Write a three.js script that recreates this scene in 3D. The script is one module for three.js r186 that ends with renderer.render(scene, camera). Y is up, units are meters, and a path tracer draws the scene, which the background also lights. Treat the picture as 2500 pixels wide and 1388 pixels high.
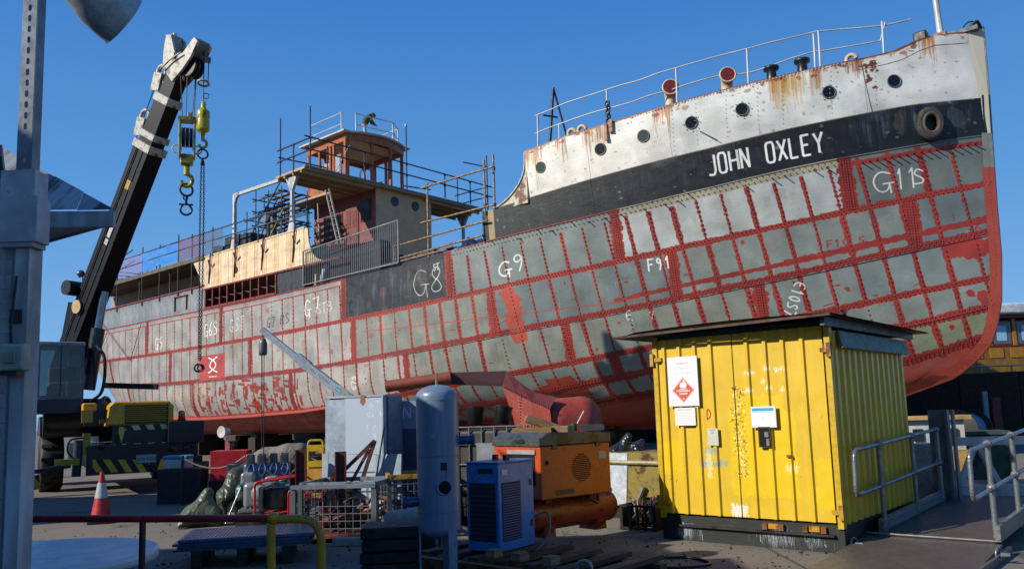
import * as THREE from 'three';
import { mergeGeometries } from 'three/addons/utils/BufferGeometryUtils.js';
import { RoundedBoxGeometry } from 'three/addons/geometries/RoundedBoxGeometry.js';
import { MarchingCubes } from 'three/addons/objects/MarchingCubes.js';
import { ImprovedNoise } from 'three/addons/math/ImprovedNoise.js';

// ---------------------------------------------------------------- camera, sky, sun, exposure
const scene = new THREE.Scene();
const R = Math.PI / 180;
const camera = new THREE.PerspectiveCamera(2 * Math.atan(770 / 1985) / R, 2500 / 1540, 0.1, 3000);
camera.rotation.order = 'YXZ';
camera.position.set(0, 1.65, 0);
camera.rotation.set(6.85 * R, 0, -0.032);
camera.setViewOffset(2500, 1540, 0, 0, 2500, 1388);
scene.add(camera);
const SUN = new THREE.Vector3(-0.776, 0.515, 0.3625).normalize();
{
  const w = 512, h = 256, data = new Float32Array(w * h * 4);
  const stops = [[-90, .16, .15, .14], [-2, .20, .20, .20], [0, .25, .45, .70], [6, .165, .375, .67], [14, .098, .285, .61], [28, .042, .178, .50], [50, .024, .115, .41], [90, .016, .085, .34]];
  const d = new THREE.Vector3();
  for (let j = 0; j < h; j++) for (let i = 0; i < w; i++) {
    const el = ((j + .5) / h - .5) * 180, az = ((i + .5) / w - .5) * 2 * Math.PI;
    let k = 0; while (k < stops.length - 2 && el > stops[k + 1][0]) k++;
    const a = stops[k], b = stops[k + 1], t = Math.min(1, Math.max(0, (el - a[0]) / (b[0] - a[0])));
    d.set(Math.cos(el * R) * Math.cos(az), Math.sin(el * R), Math.cos(el * R) * Math.sin(az));
    const c = Math.max(0, d.dot(SUN)), g = el > 0 ? .06 * Math.pow(c, 5) + .5 * Math.pow(c, 60) : 0, o = (j * w + i) * 4;
    for (let q = 0; q < 3; q++) data[o + q] = (a[q + 1] + (b[q + 1] - a[q + 1]) * t) + g * [1, .96, .88][q];
    data[o + 3] = 1;
  }
  const sky = new THREE.DataTexture(data, w, h, THREE.RGBAFormat, THREE.FloatType);
  sky.mapping = THREE.EquirectangularReflectionMapping; sky.magFilter = THREE.LinearFilter; sky.needsUpdate = true;
  scene.background = sky; scene.environment = sky;
}
const sun = new THREE.DirectionalLight(new THREE.Color(1, .94, .83), 4.9);
sun.position.copy(SUN).multiplyScalar(80).add(new THREE.Vector3(-3, 0, -26)); sun.target.position.set(-3, 0, -26);
sun.castShadow = true; sun.shadow.mapSize.set(4096, 4096);
Object.assign(sun.shadow.camera, { left: -45, right: 45, top: 35, bottom: -35, near: 1, far: 200 });
scene.add(sun, sun.target);
const renderer = new THREE.WebGLRenderer({ antialias: true });
renderer.toneMapping = THREE.LinearToneMapping; renderer.toneMappingExposure = 1.15;
renderer.shadowMap.enabled = true;

// ---------------------------------------------------------------- helpers
function rng(seed) { let s = seed * 2654435761 >>> 0 || 1; return () => { s = (s + 0x6D2B79F5) >>> 0; let t = Math.imul(s ^ s >>> 15, 1 | s); t = t + Math.imul(t ^ t >>> 7, 61 | t) ^ t; return ((t ^ t >>> 14) >>> 0) / 4294967296; }; }
const clamp = (v, a, b) => Math.min(b, Math.max(a, v)), lerp = (a, b, t) => a + (b - a) * t;
const V = (x, y, z) => new THREE.Vector3(x, y, z);
const W = (X, y, D) => V(X, y, -D);
const perlin = new ImprovedNoise();
function fbm(x, y, z, o = 4) { let s = 0, a = .5, f = 1; for (let i = 0; i < o; i++) { s += a * perlin.noise(x * f, y * f, z + i * 7.3); a *= .5; f *= 2.03; } return s; }
function interp(xs, ys, x) { if (x <= xs[0]) return ys[0] + (x - xs[0]) * (ys[1] - ys[0]) / (xs[1] - xs[0]); const n = xs.length; for (let i = 1; i < n; i++) if (x <= xs[i]) return lerp(ys[i - 1], ys[i], (x - xs[i - 1]) / (xs[i] - xs[i - 1])); return ys[n - 1]; }
const names = {};
function numbered(n) { const k = names[n] = (names[n] ?? -1) + 1; return k ? n + '_' + String(k).padStart(3, '0') : n; }
function shade(o) { o.traverse(m => { if (m.isMesh) { m.castShadow = true; m.receiveShadow = true; } }); }
function tag(o, label, category, group, kind) { if (label) o.userData.label = label; if (category) o.userData.category = category; if (group) o.userData.group = group; if (kind) o.userData.kind = kind; return o; }
function thing(name, label, category, pos = [0, 0, 0], yaw = 0, group) {
  const o = new THREE.Group(); o.name = numbered(name); o.position.set(...(pos.isVector3 ? pos.toArray() : pos)); o.rotation.y = yaw; scene.add(o);
  return tag(o, label, category, group);
}
function dup(src, pos, yaw, label, group) { const c = src.clone(); c.userData = { ...src.userData }; c.name = numbered(src.name.replace(/_\d{3}$/, '')); c.position.set(...(pos.isVector3 ? pos.toArray() : pos)); if (yaw !== undefined) c.rotation.y = yaw; if (label) c.userData.label = label; if (group) c.userData.group = group; scene.add(c); return c; }
class MB {
  constructor() { this.g = []; }
  push(g) { g = g.index ? g.toNonIndexed() : g; for (const k of Object.keys(g.attributes)) if (!['position', 'normal', 'uv'].includes(k)) g.deleteAttribute(k); if (!g.attributes.uv) g.setAttribute('uv', new THREE.BufferAttribute(new Float32Array(g.attributes.position.count * 2), 2)); this.g.push(g); return this; }
  at(g, x, y, z, r) { if (r) g.applyMatrix4(new THREE.Matrix4().makeRotationFromEuler(new THREE.Euler(r[0], r[1], r[2], 'YXZ'))); g.translate(x, y, z); return this.push(g); }
  box(x, y, z, w, h, d, r) {
    const g = new THREE.BoxGeometry(w, h, d), u = g.attributes.uv, dim = [[d, h], [d, h], [w, d], [w, d], [w, h], [w, h]];
    for (let i = 0; i < 24; i++) { const f = dim[i >> 2]; u.setXY(i, u.getX(i) * f[0] + x * .37, u.getY(i) * f[1] + y * .37 + z * .21); }
    return this.at(g, x, y, z, r);
  }
  rbox(x, y, z, w, h, d, rad = .02, r, seg = 2) { const g = new RoundedBoxGeometry(w, h, d, seg, rad), u = g.attributes.uv, p = g.attributes.position, n = g.attributes.normal; for (let i = 0; i < u.count; i++) { const ax = Math.abs(n.getX(i)), ay = Math.abs(n.getY(i)), az = Math.abs(n.getZ(i)); if (ay > ax && ay > az) u.setXY(i, p.getX(i), p.getZ(i)); else if (ax > az) u.setXY(i, p.getZ(i), p.getY(i)); else u.setXY(i, p.getX(i), p.getY(i)); } return this.at(g, x, y, z, r); }
  bar(p, q, r0, r1 = r0, seg = 8) {
    p = Array.isArray(p) ? V(...p) : p; q = Array.isArray(q) ? V(...q) : q; const d = q.clone().sub(p), l = d.length();
    const g = new THREE.CylinderGeometry(r1, r0, l, seg, 1), u = g.attributes.uv; for (let i = 0; i < u.count; i++) u.setXY(i, u.getX(i) * 6.28 * r0, u.getY(i) * l);
    g.applyQuaternion(new THREE.Quaternion().setFromUnitVectors(V(0, 1, 0), d.normalize())); g.translate((p.x + q.x) / 2, (p.y + q.y) / 2, (p.z + q.z) / 2); return this.push(g);
  }
  beam(p, q, w, h, up = V(0, 1, 0)) { // box w (sideways) by h (along up) from p to q
    p = Array.isArray(p) ? V(...p) : p; q = Array.isArray(q) ? V(...q) : q; const z = q.clone().sub(p), l = z.length(); z.normalize(); const x = up.clone().cross(z).normalize(), y = z.clone().cross(x);
    const g = new THREE.BoxGeometry(w, h, l), u = g.attributes.uv, dim = [[l, h], [l, h], [w, l], [w, l], [w, h], [w, h]]; for (let i = 0; i < 24; i++) { const f = dim[i >> 2]; u.setXY(i, u.getX(i) * f[0], u.getY(i) * f[1]); }
    g.applyMatrix4(new THREE.Matrix4().makeBasis(x, y, z).setPosition((p.x + q.x) / 2, (p.y + q.y) / 2, (p.z + q.z) / 2)); return this.push(g);
  }
  tube(pts, r, seg = 6, closed = false, n) { pts = pts.map(p => Array.isArray(p) ? V(...p) : p); const c = new THREE.CatmullRomCurve3(pts, closed, 'centripetal'); return this.push(new THREE.TubeGeometry(c, n || pts.length * 6, r, seg, closed)); }
  pipe(pts, r, rad = .1, seg = 8) { // polyline with rounded corners
    pts = pts.map(p => Array.isArray(p) ? V(...p) : p); const cp = new THREE.CurvePath(); let prev = pts[0];
    for (let i = 1; i < pts.length - 1; i++) { const a = pts[i].clone().add(pts[i - 1].clone().sub(pts[i]).setLength(rad)), b = pts[i].clone().add(pts[i + 1].clone().sub(pts[i]).setLength(rad)); cp.add(new THREE.LineCurve3(prev, a)); cp.add(new THREE.QuadraticBezierCurve3(a, pts[i], b)); prev = b; }
    cp.add(new THREE.LineCurve3(prev, pts[pts.length - 1])); const P = []; for (const c of cp.curves) { const k = c.isLineCurve3 ? 1 : 6; for (let i = 0; i < k; i++) P.push(c.getPoint(i / k)); } P.push(pts[pts.length - 1]);
    for (let i = 0; i < P.length - 1; i++) if (P[i].distanceTo(P[i + 1]) > 1e-4) this.bar(P[i], P[i + 1], r, r, seg); return this;
  }
  lathe(prof, x, y, z, seg = 16, r) { return this.at(new THREE.LatheGeometry(prof.map(p => new THREE.Vector2(Math.max(p[0], 1e-4), p[1])), seg), x, y, z, r); }
  sph(x, y, z, r, s = [1, 1, 1], a = 12, b = 8) { const g = new THREE.SphereGeometry(r, a, b); g.scale(...s); return this.at(g, x, y, z); }
  tor(x, y, z, Rr, r, rot, a = 8, b = 20, arc = Math.PI * 2) { return this.at(new THREE.TorusGeometry(Rr, r, a, b, arc), x, y, z, rot); }
  ext(pts, depth, x, y, z, r, bev = 0) { // polygon in xy, extruded along z, centred
    const s = new THREE.Shape(pts.map(p => new THREE.Vector2(p[0], p[1]))); const g = new THREE.ExtrudeGeometry(s, { depth: depth - 2 * bev, bevelEnabled: bev > 0, bevelSize: bev, bevelThickness: bev, bevelOffset: -bev, bevelSegments: 1, curveSegments: 8 }); g.translate(0, 0, -(depth - 2 * bev) / 2); return this.at(g, x, y, z, r);
  }
  build(name, m, parent = scene) { const g = this.g.length > 1 ? mergeGeometries(this.g) : this.g[0]; const o = new THREE.Mesh(g, m); o.name = parent === scene ? numbered(name) : name; o.castShadow = o.receiveShadow = true; parent.add(o); return o; }
}
const mb = () => new MB();

// ---------------------------------------------------------------- procedural textures and materials
function noiseTex(fn, n = 256, srgb = true) { // fn(u,v)->[r,g,b] 0..1, tileable by blending
  const d = new Uint8Array(n * n * 4);
  for (let j = 0; j < n; j++) for (let i = 0; i < n; i++) { const c = fn(i / n, j / n), o = (j * n + i) * 4; for (let k = 0; k < 3; k++) d[o + k] = clamp(c[k], 0, 1) * 255; d[o + 3] = 255; }
  const t = new THREE.DataTexture(d, n, n); t.wrapS = t.wrapT = THREE.RepeatWrapping; t.magFilter = THREE.LinearFilter; t.minFilter = THREE.LinearMipmapLinearFilter; t.generateMipmaps = true; if (srgb) t.colorSpace = THREE.SRGBColorSpace; t.needsUpdate = true; return t;
}
function tfbm(u, v, fx, fy, seed, o = 4) { const f = (a, b) => fbm(a * fx, b * fy, seed, o); return f(u, v) * (1 - u) * (1 - v) + f(u - 1, v) * u * (1 - v) + f(u, v - 1) * (1 - u) * v + f(u - 1, v - 1) * u * v; }
const rr = rng(5);
const TX = {
  blotch: noiseTex((u, v) => { const n = tfbm(u, v, 4, 4, 1), m = tfbm(u, v, 18, 18, 4, 3); let c = .90 + n * .42 + m * .22 + (rr() - .5) * .05; if (m > .24) c -= .16; return [c, c, c]; }),
  streak: noiseTex((u, v) => { const n = tfbm(u, v, 14, 2, 2), m = tfbm(u, v, 5, 5, 9); let c = .90 + n * .4 + m * .3 + (rr() - .5) * .05; return [c, c * .99, c * .975]; }),
  fine: noiseTex((u, v) => { const n = tfbm(u, v, 30, 30, 3, 3), m = tfbm(u, v, 3, 3, 6, 3); const c = .93 + n * .25 + m * .22 + (rr() - .5) * .09; return [c, c, c]; }),
  rust: noiseTex((u, v) => { const n = tfbm(u, v, 5, 5, 12, 5), m = tfbm(u, v, 22, 22, 15, 3); const t = clamp((n + m * .5 - .04) * 6, 0, 1); const c = .92 + m * .3; return [lerp(c, .50, t), lerp(c, .33, t), lerp(c, .24, t)]; }),
  wood: noiseTex((u, v) => { const n = tfbm(u, v, 3, 34, 21, 4), m = tfbm(u, v, 6, 6, 25, 3); const c = .86 + n * .55 + m * .25; return [c, c * .97, c * .93]; }),
  crease: noiseTex((u, v) => { const a = 1 - Math.abs(tfbm(u, v, 5, 5, 41, 2)) * 4, b = 1 - Math.abs(tfbm(u, v, 11, 9, 47, 2)) * 4; const c = .5 + .5 * (clamp(a, -1, 1) * .65 + clamp(b, -1, 1) * .35); return [c, c, c]; }, 256, false),
  rough: noiseTex((u, v) => { const n = tfbm(u, v, 7, 7, 31, 4); const c = .82 + n * .6; return [c, c, c]; }, 256, false),
};
const tcache = {};
function tex(k, s) { const id = k + s; if (!tcache[id]) { const t = TX[k].clone(); t.repeat.set(s, s); t.needsUpdate = true; tcache[id] = t; } return tcache[id]; }
const mcache = {};
function M(hex, r = .6, o = {}) { // o: n texture kind, s repeat per metre, m metalness, b bump metres, c clearcoat
  const id = hex + '|' + r + JSON.stringify(o); if (mcache[id]) return mcache[id];
  const p = { color: new THREE.Color(hex), roughness: r, metalness: o.m || 0 };
  if (o.n !== null) { const k = o.n || 'blotch', s = o.s || .7; p.map = tex(k, s); p.roughnessMap = tex('rough', s * 1.5); if (o.b) { p.bumpMap = tex(k, s); p.bumpScale = o.b; } }
  if (o.ds) p.side = THREE.DoubleSide;
  if (o.c) { p.clearcoat = o.c; p.clearcoatRoughness = .25; }
  return mcache[id] = o.c ? new THREE.MeshPhysicalMaterial(p) : new THREE.MeshStandardMaterial(p);
}
function canvasTex(w, h, draw) { const c = document.createElement('canvas'); c.width = w; c.height = h; const x = c.getContext('2d'); draw(x, w, h); const t = new THREE.CanvasTexture(c); t.colorSpace = THREE.SRGBColorSpace; t.anisotropy = 8; return t; }
// tapered capsules joined by a smooth minimum, meshed by marching cubes
function blobGeo(bones, lo, hi, res, k = .03) {
  const mc = new MarchingCubes(res, new THREE.MeshBasicMaterial(), false, false, 200000); mc.isolation = 0; const half = res / 2, f = mc.field;
  const sx = (hi[0] - lo[0]), sy = (hi[1] - lo[1]), sz = (hi[2] - lo[2]);
  for (let z = 0; z < res; z++) for (let y = 0; y < res; y++) for (let x = 0; x < res; x++) {
    const px = lo[0] + sx * x / (res - 1), py = lo[1] + sy * y / (res - 1), pz = lo[2] + sz * z / (res - 1); let d = 1e3;
    for (const [a, b, ra, rb] of bones) { const bx = b[0] - a[0], by = b[1] - a[1], bz = b[2] - a[2], qx = px - a[0], qy = py - a[1], qz = pz - a[2], l2 = bx * bx + by * by + bz * bz || 1e-9, t = clamp((qx * bx + qy * by + qz * bz) / l2, 0, 1), e = Math.hypot(qx - bx * t, qy - by * t, qz - bz * t) - lerp(ra, rb, t); const h = clamp(.5 + .5 * (d - e) / k, 0, 1); d = d > 100 ? e : lerp(d, e, h) - k * h * (1 - h); }
    f[x + y * res + z * res * res] = -d;
  }
  mc.update(); const n = mc.count, P = new Float32Array(n * 3), N = new Float32Array(n * 3);
  // field index i sits at (i - half)/half
  for (let i = 0; i < n; i++) { const c = [0, 1, 2].map(q => (mc.positionArray[i * 3 + q] * half + half) / (res - 1)); P[i * 3] = lo[0] + sx * c[0]; P[i * 3 + 1] = lo[1] + sy * c[1]; P[i * 3 + 2] = lo[2] + sz * c[2]; for (let q = 0; q < 3; q++) N[i * 3 + q] = mc.normalArray[i * 3 + q]; }
  const g = new THREE.BufferGeometry(); g.setAttribute('position', new THREE.BufferAttribute(P, 3)); g.setAttribute('normal', new THREE.BufferAttribute(N, 3));
  const uv = new Float32Array(n * 2); for (let i = 0; i < n; i++) { uv[i * 2] = P[i * 3] + P[i * 3 + 2]; uv[i * 2 + 1] = P[i * 3 + 1]; } g.setAttribute('uv', new THREE.BufferAttribute(uv, 2)); return g;
}
// ---------------------------------------------------------------- the ship's lines (L metres aft of the stem, y above the yard, s to starboard)
const YAW = -41 * R;
const S = (L, s, y) => [-L, y, s];
const KN = [-.6, 0, .5, .75, 1, 1.5, 2, 3, 4, 6, 8, 10, 12, 14, 17, 20, 24, 28, 32, 36, 40, 44, 48, 52];
const LN = {
  TOP: [11.8, 11.76, 11.75, 11.62, 11.43, 11.29, 11.2, 11.07, 10.92, 10.67, 10.42, 10.26, 10.05, 9.9, 9.8, 9.7, 9.7, 9.7, 9.7, 9.7, 9.7, 9.7, 9.7, 9.7],
  LW: [9.87, 9.83, 9.8, 9.785, 9.77, 9.7, 9.63, 9.5, 9.37, 9.1, 8.9, 8.7, 8.51, 8.36, 8.2, 8.1, 8, 8, 8, 8, 8, 8, 8, 8],
  LB: [8.84, 8.78, 8.72, 8.69, 8.66, 8.595, 8.53, 8.42, 8.29, 8.01, 7.79, 7.62, 7.49, 7.38, 7.26, 7.17, 7.11, 7.06, 7.09, 7.13, 7.14, 7.17, 7.3, 7.4],
  S1: [7.49, 7.39, 7.31, 7.27, 7.23, 7.145, 7.06, 6.91, 6.76, 6.49, 6.25, 6.05, 5.9, 5.75, 5.58, 5.49, 5.39, 5.32, 5.29, 5.28, 5.29, 5.35, 5.55, 5.8],
  S2: [6.12, 6, 5.9, 5.85, 5.8, 5.715, 5.63, 5.46, 5.29, 5.01, 4.74, 4.53, 4.36, 4.17, 3.95, 3.78, 3.64, 3.6, 3.6, 3.61, 3.72, 3.9, 4.1, 4.4],
  S3: [4.96, 4.84, 4.755, 4.713, 4.67, 4.58, 4.49, 4.32, 4.16, 3.85, 3.56, 3.31, 3.08, 2.86, 2.56, 2.29, 2.05, 1.95, 1.9, 1.95, 2.1, 2.4, 2.9, 3.4],
  S4: [4.2, 4.06, 3.95, 3.895, 3.84, 3.745, 3.65, 3.51, 3.37, 3.11, 2.87, 2.61, 2.34, 2.07, 1.8, 1.62, 1.5, 1.45, 1.44, 1.46, 1.6, 1.95, 2.4, 2.8],
  S5: [3.52, 3.31, 3.15, 3.07, 2.99, 2.855, 2.72, 2.62, 2.53, 2.38, 2.22, 2, 1.73, 1.5, 1.34, 1.27, 1.22, 1.2, 1.2, 1.22, 1.3, 1.55, 1.9, 2.3],
};
const STY = [1.1, 1.35, 1.6, 1.83, 2.27, 2.72, 3.13, 3.6, 4.26, 5.46, 6.86, 9.9, 11.9], STL = [10, 6, 3.6, 2.2, .91, .33, -.03, -.2, -.357, -.465, -.485, -.58, -.62];
const Lstem = y => interp(STY, STL, clamp(y, 1.1, 12));
const keelY = L => { if (L >= 10) return 1.1; const a = STL.slice().reverse(), b = STY.slice().reverse(); return interp(a, b, Math.max(L, -.6)); };
LN.K = KN.map(L => L >= 44 ? lerp(1.15, 1.7, (L - 44) / 8) : keelY(L));
const line = (n, L) => n === 'K' && L < 10 ? keelY(L) : interp(KN, LN[n], L);
function halfB(L, y) {
  const BH = 5.5, RB = 2, h = Math.max(0, y - 1.1), Bm = h >= RB ? BH : BH - RB + Math.sqrt(RB * RB - (RB - h) ** 2);
  const l0 = Lstem(y), t = clamp((y - 1.5) / 8.5, 0, 1), E = 21 - 5.5 * t, p = 1.75 + .75 * t, u = clamp((L - l0) / E, 0, 1);
  const tl = clamp((y - 1.5) / 5.5, 0, 1), Ls = 50.5 + 2 * tl ** .7, Rn = 17 - 9 * tl, q = 2 + .8 * tl, w = clamp((Ls - L) / Rn, 0, 1);
  return .06 + (Bm - .06) * (1 - (1 - u) ** p) * (1 - (1 - w) ** q);
}
function hullP(L, y, side = 1) { return V(-L, y, side * halfB(L, y)); }
function hullN(L, y) { const e = .04, p = hullP(L, y), a = hullP(L + e, y).sub(p), b = hullP(L, y + e).sub(p); const n = b.cross(a).normalize(); if (n.z < 0) n.negate(); return n; }
const FR = []; { let L = .36; for (let i = 0; i < 66; i++) { FR.push(L); L += L < 9 ? .68 : L < 16 ? .735 : .80; } }
const BUT = { TOP: [2.0, 6.9, 9.4], LW: [1.9, 5.2, 9.4], LB: [2.63, 8.78, 15.14, 21.03, 30.34, 37.85, 44.6], S1: [1.28, 7.27, 13.41, 20.39, 27.78, 35.2, 42.4], S2: [5.08, 10.83, 17.46, 24.65, 32.94, 40.2], S3: [3.2, 9.45, 15.8, 23, 30.8, 38], S4: [6, 13.2, 20.6, 28, 36], S5: [8, 16, 24, 33] };
const NEXT = { TOP: 'LW', LW: 'LB', LB: 'S1', S1: 'S2', S2: 'S3', S3: 'S4', S4: 'S5', S5: 'K' };
const ENDL = { TOP: 11.66, LW: 13.5 };

// ---------------------------------------------------------------- paint, chalk, primer and rust on the plates
const lean = L => L < 14 ? .12 : L < 24 ? .07 : .04; // frame lines lean a little along the girth
const GL = { // strokes in a 0..1 box
  A: [[[0, 0], [.5, 1], [1, 0]], [[.2, .4], [.8, .4]]], B: [[[0, 0], [0, 1], [.7, .95], [.8, .75], [.6, .55], [0, .52]], [[.6, .52], [.9, .35], [.8, .08], [0, 0]]],
  D: [[[0, 0], [0, 1], [.6, .9], [.9, .5], [.6, .08], [0, 0]]], E: [[[.9, 1], [0, 1], [0, 0], [.9, 0]], [[0, .52], [.7, .52]]], F: [[[.9, 1], [0, 1], [0, 0]], [[0, .52], [.7, .52]]],
  G: [[[.85, .85], [.6, 1], [.3, .95], [.05, .65], [.05, .3], [.3, .03], [.62, .05], [.8, .3], [.8, .42]], [[.5, .42], [1.0, .42]], [[.82, .42], [.84, -.06]]],
  H: [[[0, 0], [0, 1]], [[1, 0], [1, 1]], [[0, .5], [1, .5]]], J: [[[.9, 1], [.9, .2], [.72, 0], [.3, 0], [0, .05]]], K: [[[0, 0], [0, 1]], [[.9, 1], [0, .45], [.9, 0]]], L: [[[0, 1], [0, 0], [.85, 0]]],
  N: [[[0, 0], [0, 1], [.9, 0], [.9, 1]]], O: [[[.15, 0], [0, .15], [0, .85], [.15, 1], [.75, 1], [.9, .85], [.9, .15], [.75, 0], [.15, 0]]], P: [[[0, 0], [0, 1], [.8, .95], [.85, .6], [0, .5]]],
  R: [[[0, 0], [0, 1], [.8, .95], [.85, .62], [0, .5]], [[.4, .5], [.9, 0]]], S: [[[.85, .85], [.6, 1], [.25, .97], [.12, .75], [.35, .55], [.75, .42], [.9, .22], [.65, .02], [.1, .06]]], T: [[[.45, 0], [.45, 1]], [[0, 1], [.95, 1]]],
  X: [[[0, 0], [.95, 1]], [[0, 1], [.95, 0]]], Y: [[[.5, 0], [.5, .5], [0, 1]], [[.5, .5], [1, 1]]], I: [[[.4, 0], [.4, 1]]],
  0: [[[.45, 0], [.1, .2], [.05, .7], [.45, 1], [.8, .75], [.8, .25], [.45, 0]]], 1: [[[.15, .75], [.45, 1], [.45, 0]]], 5: [[[.85, 1], [.15, 1], [.1, .55], [.6, .6], [.85, .3], [.55, 0], [.05, .05]]],
  6: [[[.75, 1], [.25, .7], [.05, .3], [.35, 0], [.75, .12], [.7, .45], [.2, .42]]], 7: [[[0, 1], [.9, 1], [.4, 0]]], 8: [[[.45, .52], [.1, .75], [.4, 1], [.75, .78], [.45, .52], [.02, .25], [.4, 0], [.88, .2], [.45, .52]]], 9: [[[.75, .7], [.4, .45], [.08, .7], [.35, 1], [.75, .85], [.75, .4], [.5, 0]]],
  ' ': [],
};
function strokeText(x, str, o) { // o: map(px,py)->[cx,cy]; h, adv, wd ; jitter
  const r = rng(o.seed || 3), j = o.j || 0; x.lineCap = 'round'; x.lineJoin = 'round'; let ax = 0;
  for (const ch of str) { const gw = (o.gw || .6); for (const st of GL[ch] || []) { x.beginPath(); const C = st.map(p => o.map((ax + p[0] * gw + (r() - .5) * j) * o.h, (p[1] + (r() - .5) * j) * o.h)); x.moveTo(...C[0]); if (C.length < 4) C.slice(1).forEach(c => x.lineTo(...c)); else { for (let i = 1; i < C.length - 1; i++) { const e = i === C.length - 2 ? C[i + 1] : [(C[i][0] + C[i + 1][0]) / 2, (C[i][1] + C[i + 1][1]) / 2]; x.quadraticCurveTo(C[i][0], C[i][1], e[0], e[1]); } } x.stroke(); } ax += gw + (o.gap ?? .25); }
}
const Y0 = 1.0, Y1 = 12.0;
function paintHull(x, Wp, Hp, La, Lb) { // La forward limit, Lb aft limit; canvas x grows forward
  const sx = Wp / (Lb - La), sy = Hp / (Y1 - Y0), X = L => (Lb - L) * sx, Y = y => (Y1 - y) * sy;
  const r = rng(11); // one stream per feature below keeps both sheets alike
  const band = (a, b, L0, L1, da, db, col) => { x.fillStyle = col; x.beginPath(); const n = Math.max(2, Math.ceil((L1 - L0) / .5)); for (let i = 0; i <= n; i++) { const L = lerp(L0, L1, i / n); x.lineTo(X(L), Y(line(a, L) + da)); } for (let i = n; i >= 0; i--) { const L = lerp(L0, L1, i / n); x.lineTo(X(L), Y(line(b, L) + db)); } x.fill(); };
  x.fillStyle = '#70797a'; x.fillRect(0, 0, Wp, Hp);
  const grey = ['#687371', '#707975', '#747b75', '#626d6c', '#6d7673', '#74786f', '#68726e'];
  for (const n of ['LB', 'S1', 'S2', 'S3', 'S4']) { const bs = [-1, ...BUT[n], 53]; for (let i = 0; i < bs.length - 1; i++) { let c = grey[Math.floor(r() * 7)]; const m = (bs[i] + bs[i + 1]) / 2; if (m > 20) c = ['#8d8b86', '#888783', '#95928c'][Math.floor(r() * 3)]; if (n === 'LB' && i === 1) c = '#a0a5a1'; if (n === 'LB' && i === 3) c = '#10161d'; if (n === 'LB' && i === 0) c = '#5f6763'; if (n === 'S4' && i === 0) c = '#737860'; band(n, NEXT[n], bs[i], bs[i + 1], .01, -.01, c); } }
  band('S5', 'K', -1, 53, .02, -.6, '#963b30'); band('S3', 'K', 20, 53, .02, -.6, '#9a4036');
  band('LW', 'LB', -1, 14, .0, 0, '#0a0f14'); band('TOP', 'LW', -1, 14, .4, 0, '#c6c7c1'); band('TOP', 'LW', 6.9, 14, .4, 0, '#d6d3c8');
  // grain, dull patches, drips of old paint
  const blot = (L, y, rx, ry, col, a, seed) => { const q = rng(seed); x.fillStyle = col; x.globalAlpha = a; x.beginPath(); const n = 14; for (let i = 0; i < n; i++) { const t = i / n * 6.283, k = .6 + q() * .8; x.lineTo(X(L) + Math.cos(t) * rx * sx * k, Y(y) + Math.sin(t) * ry * sy * k); } x.fill(); x.globalAlpha = 1; };
  const streak = (L, y, len, w, col, a, seed) => { const q = rng(seed); x.strokeStyle = col; x.lineCap = 'round'; const k = 9; for (let i = 0; i < k; i++) { x.globalAlpha = a * .62 * (.2 + .8 * q()); x.lineWidth = Math.max(.8, w * sx * (.04 + q() * q() * .3)); const xx = X(L + (q() - .5) * w), l2 = len * (.35 + q() * .65); x.beginPath(); x.moveTo(xx, Y(y)); x.lineTo(xx + (q() - .5) * 3, Y(y - l2)); x.stroke(); } x.globalAlpha = 1; };
  for (let i = 0; i < 520; i++) { const L = r() * 51, y = 1.6 + r() * 6, c = r(); blot(L, y, .06 + r() * .5, .05 + r() * .4, c < .4 ? '#565f60' : c < .75 ? '#8d9593' : '#6d6a55', .05 + r() * .13, i + 100); }
  for (let i = 0; i < 300; i++) { const L = 13 + r() * 35, y = 2.4 + r() * 4.4; streak(L, y + .5, .4 + r() * 1.4, .1 + r() * .3, ['#8a6a3c', '#6e6a50', '#a19a86', '#5c5648'][Math.floor(r() * 4)], .28, i + 700); }
  for (let i = 0; i < 46; i++) { const L = 5 + r() * 14, y = line('S1', L) - r() * 2; streak(L, y, .3 + r() * 1.1, .08 + r() * .25, ['#665b40', '#525a58', '#8c938e'][Math.floor(r() * 3)], .26, i + 900); }
  // primer red over seams, butts and frames, edges brushed by hand
  const RED = ['#86291f', '#8d2e24', '#7e241c'];
  const rag = (pts, w, seed, col, gap = 0) => { // ragged stroke along pts [[L,y],...] with width w metres
    const q = rng(seed); const P = []; for (let i = 0; i < pts.length - 1; i++) { const [a, b] = [pts[i], pts[i + 1]], l = Math.hypot(b[0] - a[0], b[1] - a[1]), n = Math.max(2, Math.ceil(l / .055)); for (let k = 0; k < n; k++) P.push([lerp(a[0], b[0], k / n), lerp(a[1], b[1], k / n)]); } P.push(pts[pts.length - 1]);
    x.fillStyle = col; const up = [], dn = []; let ww = w; for (let i = 0; i < P.length; i++) { const a = P[Math.max(0, i - 1)], b = P[Math.min(P.length - 1, i + 1)], l = Math.hypot(b[0] - a[0], b[1] - a[1]) || 1, nx = -(b[1] - a[1]) / l, ny = (b[0] - a[0]) / l; ww = lerp(ww, w * (.72 + q() * .6), .5); const o1 = ww / 2 * (.8 + q() * .4), o2 = ww / 2 * (.8 + q() * .4); up.push([X(P[i][0] + nx * o1), Y(P[i][1] + ny * o1)]); dn.push([X(P[i][0] - nx * o2), Y(P[i][1] - ny * o2)]); }
    x.beginPath(); for (const p of up) x.lineTo(...p); for (const p of dn.reverse()) x.lineTo(...p); x.fill();
  };
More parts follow.
